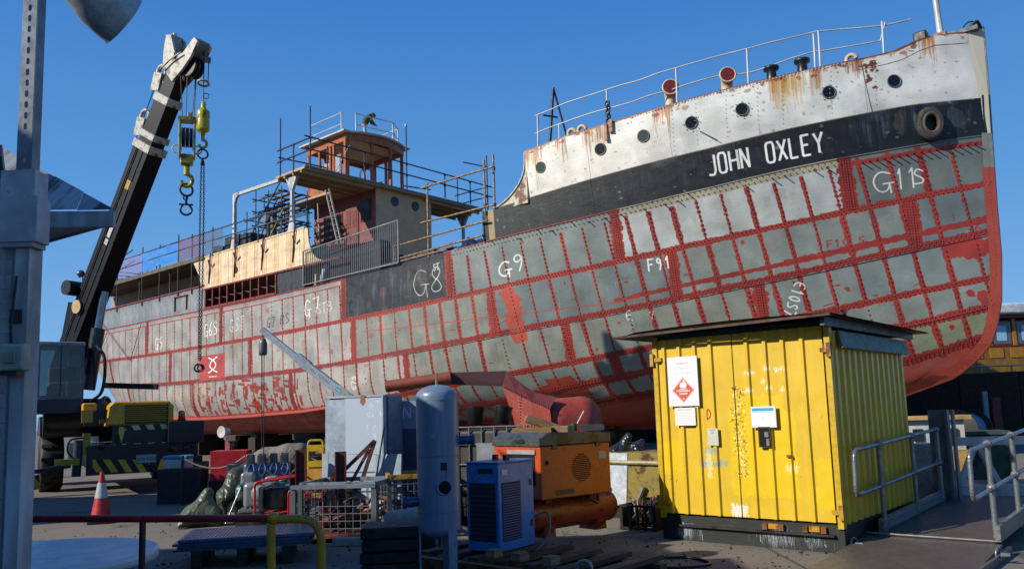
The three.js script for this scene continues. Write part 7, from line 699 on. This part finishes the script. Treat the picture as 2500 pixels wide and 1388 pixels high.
{ // IBC tote, buckets, skip, crates
  const ib = thing('ibc_tote', 'grimy caged liquid tote tank behind the compressor', 'tote tank', W(-.3, .3, 12.9), -15 * R); mb().rbox(0, .62, 0, 1.0, 1.0, .9, .06).build('tank', M('#4a463c', .6, { n: 'streak' }), ib); mb().box(0, .05, 0, 1.1, .14, 1.0).build('pallet', M('#2a251f', .9), ib); for (let i = 0; i < 6; i++) mb().bar([-.5 + i * .2, .12, .47], [-.5 + i * .2, 1.16, .47], .014, .014, 6).build('cage_bar', GALV, ib); for (const y of [.3, .6, .9, 1.16]) mb().bar([-.52, y, .475], [.52, y, .475], .014, .014, 6).build('cage_bar', GALV, ib); for (let i = 0; i < 5; i++) mb().bar([.51, .12, -.4 + i * .2], [.51, 1.16, -.4 + i * .2], .014, .014, 6).build('cage_bar', GALV, ib); mb().box(.12, .72, .49, .6, .4, .012).build('label_panel', M('#8a8f92', .5), ib); mb().box(0, -.17, 0, 1.1, .26, 1.0).build('base_crate', M('#221e1a', .9), ib);
  for (const [X, D, t, lb] of [[-.62, 12.7, .05, 'black rubber bucket standing upright on the tote tank'], [-.22, 12.6, .2, 'black rubber bucket tipped on the tote tank']]) { const b = thing('black_bucket', lb, 'bucket', W(X, 1.475, D), 0, 'buckets on the tote'); mb().lathe([[0, 0], [.11, 0], [.135, .26], [.145, .27], [.14, .28], [.125, .26], [.1, .02], [0, .02]], 0, .02, 0, 20, [0, 0, -t]).build('pail', M('#17181a', .5, { n: 'blotch' }), b); }
  const sk = thing('yellow_skip', 'battered yellow steel skip with a white-splashed end beside the shed', 'skip', W(1.9, 0, 13.0), -34 * R); mb().ext([[-.55, .2], [.55, .2], [.62, 1.0], [-.62, 1.0]], .8, 0, 0, 0).build('bin', M('#8c7a34', .6, { n: 'rust', s: 1 }), sk); mb().ext([[-.54, .2], [-.02, .2], [.04, .99], [-.61, .99]], .012, 0, 0, .408).build('splashed_end', M('#c5cdd4', .55, { n: 'blotch', s: 2 }), sk); mb().bar([-.7, .86, .42], [.6, .84, .42], .035, .035, 12).build('side_rail', M('#a39b72', .6, { n: 'rust' }), sk); mb().box(0, .1, 0, 1.0, .2, .7).build('base', M('#0e0e0d', .8), sk); for (const x of [-.5, .1]) mb().beam([x, .1, .46], [x + .2, .5, .46], .04, .05, V(0, 0, 1)).build('strut', M('#8b9094', .5), sk);
  const bt = thing('black_plastic_sheet', 'glossy crumpled black plastic sheet lying in the skip', 'plastic sheet', W(1.75, .93, 13.1), .4); mb().push(blobGeo([[[-.2, .05, 0], [.2, .05, 0], .12, .14], [[-.1, .1, 0], [.02, .3, .05], .1, .06], [[.15, .1, .05], [.3, .2, 0], .1, .05], [[.1, .1, .1], [.2, -.1, .3], .09, .05]], [-.45, -.2, -.3], [.5, .45, .45], 44, .06)).build('sheet', CRE('#24282a', .25, .05, 1.2), bt);
  let c0; for (const [X, D, y, lb] of [[1.75, 11.6, 0, 'black plastic crate of scrap on the ground left of the shed'], [2.05, 12.1, 0, 'black plastic crate pushed against the shed side']]) { const c = thing('scrap_crate', lb, 'crate', W(X, y, D), -.6, 'crates beside the shed'); for (const z of [-.2, .2]) for (let i = 0; i < 5; i++) mb().box(-.24 + i * .12, .17, z, .03, .34, .02).build('slat', M('#101112', .6), c); for (const x of [-.26, .26]) mb().box(x, .17, 0, .02, .34, .4).build('end_panel', M('#101112', .6), c); for (const y2 of [.03, .33]) for (const z of [-.205, .205]) mb().box(0, y2, z, .54, .03, .025).build('band', M('#16181a', .6), c); const q = rng(X * 10 | 0); for (let i = 0; i < 6; i++) mb().bar([(q() - .5) * .4, .1, (q() - .5) * .3], [(q() - .5) * .5, .4, (q() - .5) * .35], .015, .012, 6).build('scrap_bar', M(['#8b9296', '#a86a3a', '#5a5f62'][i % 3], .5), c); }
  // red riveted hull piece in front of the ship
  const rp = thing('red_hull_section', 'red riveted steel section with a rounded bulb end lying before the ship', 'hull section', W(0, 0, 17), 0), RM = M('#98392d', .6, { n: 'fine' }), RD = M('#6a2c28', .65, { n: 'fine' });
  mb().bar([-2.65, 2.28, .2], [-1.3, 2.42, .2], .12, .13, 16).build('edge_roll', M('#8a4630', .6, { n: 'fine' }), rp);
  const sheet = (rows, name, m) => { const P = []; for (let i = 0; i < rows.length - 1; i++) for (let j = 0; j < rows[0].length - 1; j++) { const a = rows[i][j], b = rows[i][j + 1], c = rows[i + 1][j + 1], d = rows[i + 1][j]; P.push(...a, ...b, ...c, ...a, ...c, ...d); } const g = new THREE.BufferGeometry(); g.setAttribute('position', new THREE.Float32BufferAttribute(P, 3)); const U = []; for (let i = 0; i < P.length; i += 3) U.push(P[i], P[i + 1]); g.setAttribute('uv', new THREE.Float32BufferAttribute(U, 2)); const k = g; k.computeVertexNormals(); return mb().push(k).build(name, m, rp); };
  const D2 = M('#4a2623', .7, { ds: 1, n: 'fine' }), R2 = M('#a2402f', .6, { ds: 1, n: 'fine' });
  sheet([[[-2.6, 2.3, .1], [-1.4, 2.53, .15], [-.15, 2.53, .1]], [[-2.6, 2.2, -1.6], [-1.4, 2.45, -1.8], [-.15, 2.5, -1.8]]], 'top_plate', D2); sheet([[[-2.6, 2.3, .1], [-1.4, 2.53, .15], [-.15, 2.53, .1]], [[-2.5, 2.18, .12], [-1.35, 2.28, .16], [-.12, 2.2, .2]]], 'front_lip', D2);
  sheet([[[-.15, 2.53, .1], [.1, 2.3, .2], [.4, 2.06, .3], [.85, 1.95, .4]], [[-.25, 2.2, .25], [.05, 2.02, .35], [.35, 1.86, .45], [.7, 1.72, .55]]], 'shoulder_plate', RD.clone());
  sheet([[[-.25, 2.2, .25], [.05, 2.02, .35], [.35, 1.86, .45], [.7, 1.72, .55]], [[-.05, 1.6, .3], [.1, 1.4, .4], [.3, 1.2, .5], [.75, 1.05, .6]], [[.1, .9, .2], [.15, .8, .35], [.3, .7, .5], [.8, .6, .6]]], 'flank_plate', R2);
  { const g = blobGeo([[[.75, 1.5, .0], [1.35, 1.5, -.1], .42, .46], [[.9, 1.4, .1], [1.3, 1.2, 0], .38, .42]], [.1, .6, -.8], [2.1, 2.2, .8], 44, .2); mb().push(g).build('bulb', R2, rp); } mb().tor(.98, 1.42, .44, .1, .03, [0, .1, 0], 8, 18).build('ring_plate', M('#3a1512', .6), rp);
  { const b = mb(), q = rng(5); for (let i = 0; i < 22; i++) { const t = i / 21; b.sph(lerp(-.2, .7, t), lerp(2.22, 1.74, t) - .02, lerp(.28, .57, t), .018, [1, 1, .7], 6, 4); } for (let i = 0; i < 14; i++) b.sph(lerp(.05, .3, .2), lerp(2.0, 1.1, i / 14), .4, .014, [1, 1, .7], 6, 4); const o = b.build('rivets', M('#7a3a30', .5), rp); o.userData.kind = 'stuff'; }
  mb().box(.6, .3, -.2, 1.6, .6, .5).build('timber_rest', M('#241e18', .9, { n: 'wood' }), rp); mb().box(-1.8, 1.1, -.8, .3, 2.2, .3).build('timber_prop', M('#241e18', .9, { n: 'wood' }), rp);
}
// ---------------------------------------------------------------- scaffolding on the ship (things of their own, placed in the ship's axes)
const SHIPO = W(12.9, 0, 22), onShip = (name, label, cat, group) => thing(name, label, cat, SHIPO, YAW, group);
const SC = M('#5d6a76', .45, { m: .4, n: 'rust', s: .8 }), SCD = M('#2a313a', .5, { m: .3, n: null }), SCR = M('#9a8468', .55, { m: .2, n: 'rust', s: 1.2 });
const tubeS = (t, a, b, m = SC, r = .034) => mb().bar(S(...a), S(...b), r, r, 8).build('scaffold_tube', m, t), clampS = (t, p, m = SCD) => mb().rbox(...S(...p), .1, .1, .1, .02).build('coupler', m, t);
{
  const t = onShip('bridge_scaffold', 'dark tube scaffold guard rails around the bridge deck', 'scaffold');
  for (const [L, s, y0, y1] of [[25.5, 5.5, 12.2, 14.9], [23.28, 5.5, 12.1, 14.85], [23.3, .1, 12.2, 15.3], [23.3, -5.5, 12.2, 15.15], [25.5, -5.5, 12.2, 14.4], [23.3, -2.4, 12.3, 13.5], [23.3, 2.6, 12.3, 13.5], [25.5, 3.0, 12.3, 14.2], [23.3, -4.2, 12.3, 13.5], [24.5, 5.5, 12.2, 13.5]]) { tubeS(t, [L, s, y0], [L, s, y1], SCD); clampS(t, [L, s, 13.45]); clampS(t, [L, s, 12.92]); }
  for (const y of [13.45, 12.92]) { tubeS(t, [25.7, 5.52, y], [23.1, 5.52, y], SCD); tubeS(t, [23.26, 5.8, y + .03], [23.26, -5.8, y + .03], SCD); tubeS(t, [25.7, -5.5, y], [23.1, -5.5, y], SC); } tubeS(t, [23.2, -3.6, 14.35], [23.2, -5.7, 14.5], SC); tubeS(t, [25.6, 3.0, 13.2], [25.5, 5.6, 13.1], SCD); tubeS(t, [23.5, .2, 12.45], [23.5, -1.6, 12.6], SCD); tubeS(t, [25.5, 3.0, 12.3], [24.6, 2.4, 14.2], SC, .02);
  mb().rbox(...S(23.3, .1, 15.36), .1, .14, .1, .02).build('lamp_cap', M('#c5c9cb', .4), t);
}
{
  const t = onShip('waist_scaffold', 'rusty tube scaffold rails across the open waist ahead of the bridge', 'scaffold');
  for (const [L, s, y0, y1] of [[16.15, 5.5, 7.2, 9.95], [13.35, 5.5, 8.3, 10.15], [13.1, 5.3, 8.3, 10.35], [18.0, 5.5, 7.2, 7.95]]) { tubeS(t, [L, s, y0], [L, s, y1], SCR, .038); for (const y of [9.85, 8.6]) if (y < y1) clampS(t, [L, s, y], M('#6a4a34', .7, { n: 'rust' })); }
  for (const [a, b] of [[[16.5, 5.54, 9.82], [12.9, 5.54, 9.82]], [[16.5, 5.54, 8.55], [12.9, 5.54, 8.52]], [[18.1, 5.54, 7.92], [13.2, 5.54, 8.05]], [[18.1, 5.54, 7.42], [13.5, 5.5, 7.6]]]) tubeS(t, a, b, SCR, .036);
  for (const [a, b] of [[[13.4, -5.2, 7.4], [13.4, -5.2, 9.2]], [[16.5, -5.2, 7.4], [16.5, -5.2, 9.0]], [[17.5, -5.2, 8.9], [12.5, -5.2, 8.6]], [[17.5, -5.2, 8.3], [12.5, -5.2, 8.1]], [[17.5, -5.2, 7.8], [12.5, -5.2, 8.4]], [[20, -5.2, 8.3], [15, -5.2, 8.1]], [[20, -5.2, 7.9], [15, -5.2, 7.7]]]) tubeS(t, a, b, SCD);
  const w = onShip('winch_post', 'dark winch head standing in the ship waist behind the rails', 'winch'); mb().rbox(...S(15.2, 1.2, 8.55), .5, .7, .5, .15).build('head', M('#15161a', .5), w); for (const d of [-.2, .2]) mb().bar(S(15.2 + d, 1.2, 7.2), S(15.2, 1.2, 8.4), .04).build('leg', M('#22262c', .5), w);
  const bt = onShip('blue_tarpaulin', 'dark blue tarpaulin heaped in the waist beside the tan house front', 'tarpaulin'); mb().push((() => { const g = crumple(2.2, 1.8, 1.1, 21.4, 26); g.translate(...S(16.9, 2.6, 7.2)); return g; })()).build('sheet', M('#0f2f52', .5, { ds: 1 }), bt);
  const cl2 = onShip('loose_timbers', 'heap of rusty bars and timber lying on the deck edge below the rails', 'timber'); const q = rng(6); for (let i = 0; i < 9; i++) mb().beam(S(17.6 - q() * 1.6, 5.0 + q() * .3, 7.35 + q() * .2), S(17.3 - q() * 2.2, 4.9 + q() * .4, 7.45 + q() * .25), .05, .05).build('bar', M(['#4a342a', '#6a5038', '#2c2622'][i % 3], .8, { n: 'wood' }), cl2);
}
{
  const t = onShip('stair_scaffold', 'scaffold stair tower with boards behind the bridge wing', 'scaffold');
  for (const L of [29.6, 28.5, 27.4]) for (const s of [4.2, 2.8]) tubeS(t, [L, s, 9.7], [L, s, 12.5 + (L > 29 ? .3 : 0)], SC); for (const y of [10.2, 10.9, 11.6, 12.2]) { for (const s of [4.2, 2.8]) tubeS(t, [29.8, s, y], [27.2, s, y], SC); for (const L of [29.6, 28.5, 27.4]) tubeS(t, [L, 2.6, y + .06], [L, 4.4, y + .06], SC); }
  tubeS(t, [30.6, 4.25, 10.0], [27.4, 4.25, 12.7], SC); tubeS(t, [29.6, 4.25, 9.8], [27.6, 4.25, 12.0], SC); tubeS(t, [28.6, 4.3, 9.8], [27.0, 4.3, 11.4], M('#a5902c', .6)); for (let i = 0; i < 4; i++) for (let k = 0; k < 3; k++) mb().box(...S(28.4 - k * .05, 3.0 + k * .5, 10.28 + i * .68), 1.9, .04, .22).build('board', M(['#6a5a44', '#7a6a52', '#5a4c3c'][k], .85, { n: 'wood' }), t);
  const m2 = onShip('vent_trunk', 'grey ventilator trunking standing on the boat deck behind the scaffold', 'ventilator'); for (const [L, s, h] of [[30.2, 3.2, 1.2], [30.9, 2.4, 1.5]]) mb().bar(S(L, s, 9.7), S(L, s, 9.7 + h + 1.2), .18, .18, 16).build('trunk', M('#6f787c', .5), m2);
}
{
  const t = onShip('boat_deck_scaffold', 'long tube scaffold with handrails along the boat deck edge', 'scaffold'); const e = L => Math.min(5.52, halfB(L, 8.2) + .1);
  for (const L of [24.4, 27.2, 29.2, 31.2, 33.2, 34.6, 36.6, 38.6, 41.7, 44, 45.4, 46.8]) { tubeS(t, [L, e(L), L > 32.5 ? 8.0 : 9.6], [L, e(L), L === 34.6 || L === 38.6 ? 11.2 : 11.0], L > 32.5 ? M('#3d3436', .6, { n: 'rust' }) : SC); clampS(t, [L, e(L), 10.85]); }
  for (const y of [10.85, 10.38]) { tubeS(t, [47.5, e(47), y - .1], [41, e(41), y], SC); tubeS(t, [41.9, 5.54, y], [33, 5.54, y], SC); tubeS(t, [33.2, 5.54, y], [23.4, 5.54, y - .1], SC); } tubeS(t, [41.9, 5.5, 10.95], [39.9, 5.5, 11.25], SC); tubeS(t, [42, 5.5, 10.3], [39.6, 5.5, 10.62], SC); for (const L of [43.4, 44.6, 45.6]) { tubeS(t, [L, 2.5, 9.7], [L, 2.5, 11.6 - (L - 43) * .15], SCD); tubeS(t, [L, 2.3, 10.6], [L, 5.0, 10.6], SCD); tubeS(t, [L, 2.3, 10.1], [L, 5.0, 10.1], SCD); } tubeS(t, [47.5, 2.5, 10.7], [40, 2.5, 10.9], SC); tubeS(t, [47.5, 2.5, 10.2], [40, 2.5, 10.35], SC);
  const up = onShip('upper_scaffold', 'small scaffold frame standing amidships above grey crates', 'scaffold'); for (const L of [29.0, 30.8, 32.4]) for (const s of [1.6, 3.0]) tubeS(up, [L, s, 9.75], [L, s, 12.4 + (L === 30.8 ? .4 : 0)], SC); for (const y of [11.2, 11.9]) { for (const s of [1.6, 3.0]) tubeS(up, [32.6, s, y], [28.8, s, y + .02], SC); for (const L of [29.0, 30.8, 32.4]) tubeS(up, [L, 1.4, y + .07], [L, 3.2, y + .07], SC); }
  const bx = onShip('grey_crates', 'dark grey ribbed crates stacked on the boat deck', 'crates'); for (const [L, s, h, w] of [[31.0, 4.2, .95, 1.3], [29.6, 4.3, .8, .9], [32.3, 4.3, .6, .8]]) { mb().rbox(...S(L, s, 9.72 + h / 2), w, h, .9, .02).build('crate', M('#2b3236', .6, { n: 'streak' }), bx); for (let i = 0; i < 5; i++) mb().box(...S(L, s + .46, 9.8 + h * (i + .4) / 5), w - .05, .03, .02).build('crate_rib', M('#3d464a', .6, { n: null }), bx); }
  // nets and sheeting tied to the rails
  const netTex = (c) => { const k = canvasTex(256, 256, (x, w, h) => { x.fillStyle = '#000'; x.fillRect(0, 0, w, h); x.strokeStyle = '#fff'; x.lineWidth = 5; for (let i = -16; i <= 32; i++) { x.beginPath(); x.moveTo(i * 16, 0); x.lineTo(i * 16 + 128, 256); x.stroke(); x.beginPath(); x.moveTo(0, i * 16); x.lineTo(256, i * 16 + 30); x.stroke(); } }); k.colorSpace = THREE.NoColorSpace; k.wrapS = k.wrapT = THREE.RepeatWrapping; return k; }; const nt = netTex();
  const net = (name, label, cat, L0, L1, y0, y1, mat, par) => { const t2 = onShip(name, label, cat, 'sheeting along the boat deck rails'); const g = new THREE.PlaneGeometry(1, 1, 24, 10), p = g.attributes.position, u = g.attributes.uv; for (let i = 0; i < p.count; i++) { const a = p.getX(i) + .5, b = p.getY(i) + .5, L = lerp(L0, L1, a); p.setXYZ(i, -L, lerp(y0(a), y1(a), b) - .05 * Math.sin(a * 9) * (1 - b), e(L) + .03 + .07 * fbm(L * 1.6, b * 2.5, L0, 3)); u.setXY(i, a * Math.abs(L1 - L0), b * 1); } g.computeVertexNormals(); mb().push(g).build('sheet', mat, t2); };
  const NM = c => new THREE.MeshStandardMaterial({ color: c, roughness: .8, side: THREE.DoubleSide, alphaMap: nt, alphaTest: .5 });
  net('debris_net', 'pale mauve debris net tied between the aft scaffold posts', 'net', 41.6, 38.6, a => 9.85, a => 10.85, NM('#7d6a9a')); net('blue_sheet', 'bright blue sheeting tied to the boat deck rails', 'sheeting', 38.6, 34.6, a => 9.85 + a * .1, a => 10.84 + a * .02, new THREE.MeshPhysicalMaterial({ color: '#1278c4', roughness: .6, side: THREE.DoubleSide, transmission: .12, thickness: 0 })); net('debris_net', 'red-brown debris net tied beside the blue sheeting', 'net', 34.6, 32.2, a => 9.8, a => 10.85 - (a < .5 ? .0 : 0), NM('#6e3236')); net('debris_net', 'grey debris net at the midship end of the boat deck rails', 'net', 32.1, 30.2, a => 9.75, a => 10.8, NM('#4d5260'));
  // ladder
  const ld = onShip('ladder', 'aluminium ladder leaning up to the bridge wing', 'ladder'); const A = [21.9, 5.25, 8.75], B = [23.2, 4.9, 11.35]; for (const d of [-.2, .2]) mb().beam(S(A[0] + d * .6, A[1] - Math.abs(d), A[2]), S(B[0] + d * .6, B[1] - Math.abs(d), B[2]), .05, .07).build('stile', M('#b5aa96', .45, { m: .3 }), ld); for (let i = 1; i < 9; i++) { const k = i / 9, p = [lerp(A[0], B[0], k), lerp(A[1], B[1], k) - .2, lerp(A[2], B[2], k)]; mb().bar(S(p[0] - .12, p[1], p[2]), S(p[0] + .12, p[1], p[2]), .016, .016, 6).build('rung', M('#a59a86', .45, { m: .3 }), ld); } mb().bar(S(23.9, 4.6, 9.0), S(24.3, 4.4, 11.0), .03).build('prop_pole', SCR, ld);
  const wg = onShip('hanging_wire', 'thin wire sagging below the aft hull plates', 'wire'); mb().bar(S(42.6, 5.62, 7.0), S(44.3, 5.5, 5.3), .016, .016, 5).bar(S(43.6, 5.58, 7.6), S(39.6, 5.62, 5.1), .016, .016, 5).bar(S(39.6, 5.62, 5.1), S(38.4, 5.62, 7.0), .016, .016, 5).build('wire', M('#22201f', .6, { n: null }), wg);
}
{ // person bending over on the wheelhouse roof
  const lean = 1; const o = new THREE.Vector3(-26.0, 15.13, .35).applyAxisAngle(V(0, 1, 0), YAW).add(SHIPO);
  const p = thing('person', 'person in an olive jacket and pale jeans bending forward on the wheelhouse roof', 'person', o, .25);
  const legs = blobGeo([[[-.02, .1, .1], [-.03, .48, .1], .06, .075], [[-.03, .48, .1], [-.06, .9, .08], .08, .1], [[.03, .1, -.1], [.01, .48, -.1], .06, .075], [[.01, .48, -.1], [-.06, .9, -.08], .08, .1], [[-.06, .92, -.07], [-.06, .92, .07], .12, .12]], [-.3, 0, -.3], [.3, 1.15, .3], 56, .04);
  const body = mb().push(blobGeo([[[-.06, .9, 0], [.02, 1.12, 0], .14, .16], [[.02, 1.12, 0], [.2, 1.34, 0], .17, .16], [[.2, 1.36, -.14], [.2, 1.36, .14], .1, .1], [[.24, 1.4, 0], [.36, 1.42, 0], .06, .055], [[.36, 1.43, 0], [.44, 1.4, 0], .095, .085], [[.2, 1.34, .18], [.3, 1.08, .2], .065, .055], [[.3, 1.08, .2], [.46, .92, .1], .05, .036], [[.46, .92, .1], [.53, .88, .07], .03, .026], [[.2, 1.34, -.18], [.3, 1.08, -.18], .065, .055], [[.3, 1.08, -.18], [.46, .94, -.06], .05, .036], [[.46, .94, -.06], [.53, .9, -.03], .03, .026], [[.53, .88, .07], [.57, .85, .05], .012, .01], [[.53, .88, .09], [.58, .86, .08], .012, .01], [[.53, .9, -.03], [.58, .87, -.02], .012, .01], [[.53, .9, -.05], [.57, .88, -.06], .012, .01], [[-.06, .92, -.06], [-.06, .92, .06], .12, .12], [[-.03, .1, .1], [-.03, .48, .1], .055, .07], [[-.03, .48, .1], [-.06, .9, .08], .075, .095], [[.02, .1, -.1], [.01, .48, -.1], .055, .07], [[.01, .48, -.1], [-.06, .9, -.08], .075, .095], [[-.03, .04, .1], [.14, .035, .1], .045, .035], [[.02, .04, -.1], [.18, .035, -.1], .045, .035]], [-.35, -.02, -.38], [.75, 1.62, .38], 84, .035)).g[0];
  // vertex colours: jacket, jeans, boots, skin
  const P = body.attributes.position, C = new Float32Array(P.count * 3), col = (h) => new THREE.Color(h); const jk = col('#3d4430'), jn = col('#8f9aa3'), bo = col('#241f1a'), sk = col('#a06a50'); for (let i = 0; i < P.count; i++) { const x = P.getX(i), y = P.getY(i); const c = y < .09 ? bo : y < .9 && x < .22 ? jn : x > .33 && y > 1.25 ? sk : x > .47 ? sk : jk; C.set([c.r, c.g, c.b], i * 3); } body.setAttribute('color', new THREE.BufferAttribute(C, 3)); const m = new THREE.Mesh(body, new THREE.MeshStandardMaterial({ vertexColors: true, roughness: .85 })); m.name = 'body'; m.castShadow = m.receiveShadow = true; p.add(m);
  mb().push((() => { const g = new THREE.SphereGeometry(.1, 14, 10, 0, 6.3, 0, 1.75); g.rotateZ(-.25); g.translate(.38, 1.45, 0); return g; })()).build('hair', M('#1c1512', .8, { n: null }), p); mb().sph(.47, 1.37, .03, .012).sph(.47, 1.37, -.03, .012).build('eyes', M('#120d0b', .4, { n: null }), p); mb().sph(.485, 1.34, 0, .016, [1.2, .8, .8]).build('nose', M('#a06a50', .7, { n: null }), p);
}
renderer.render(scene, camera);
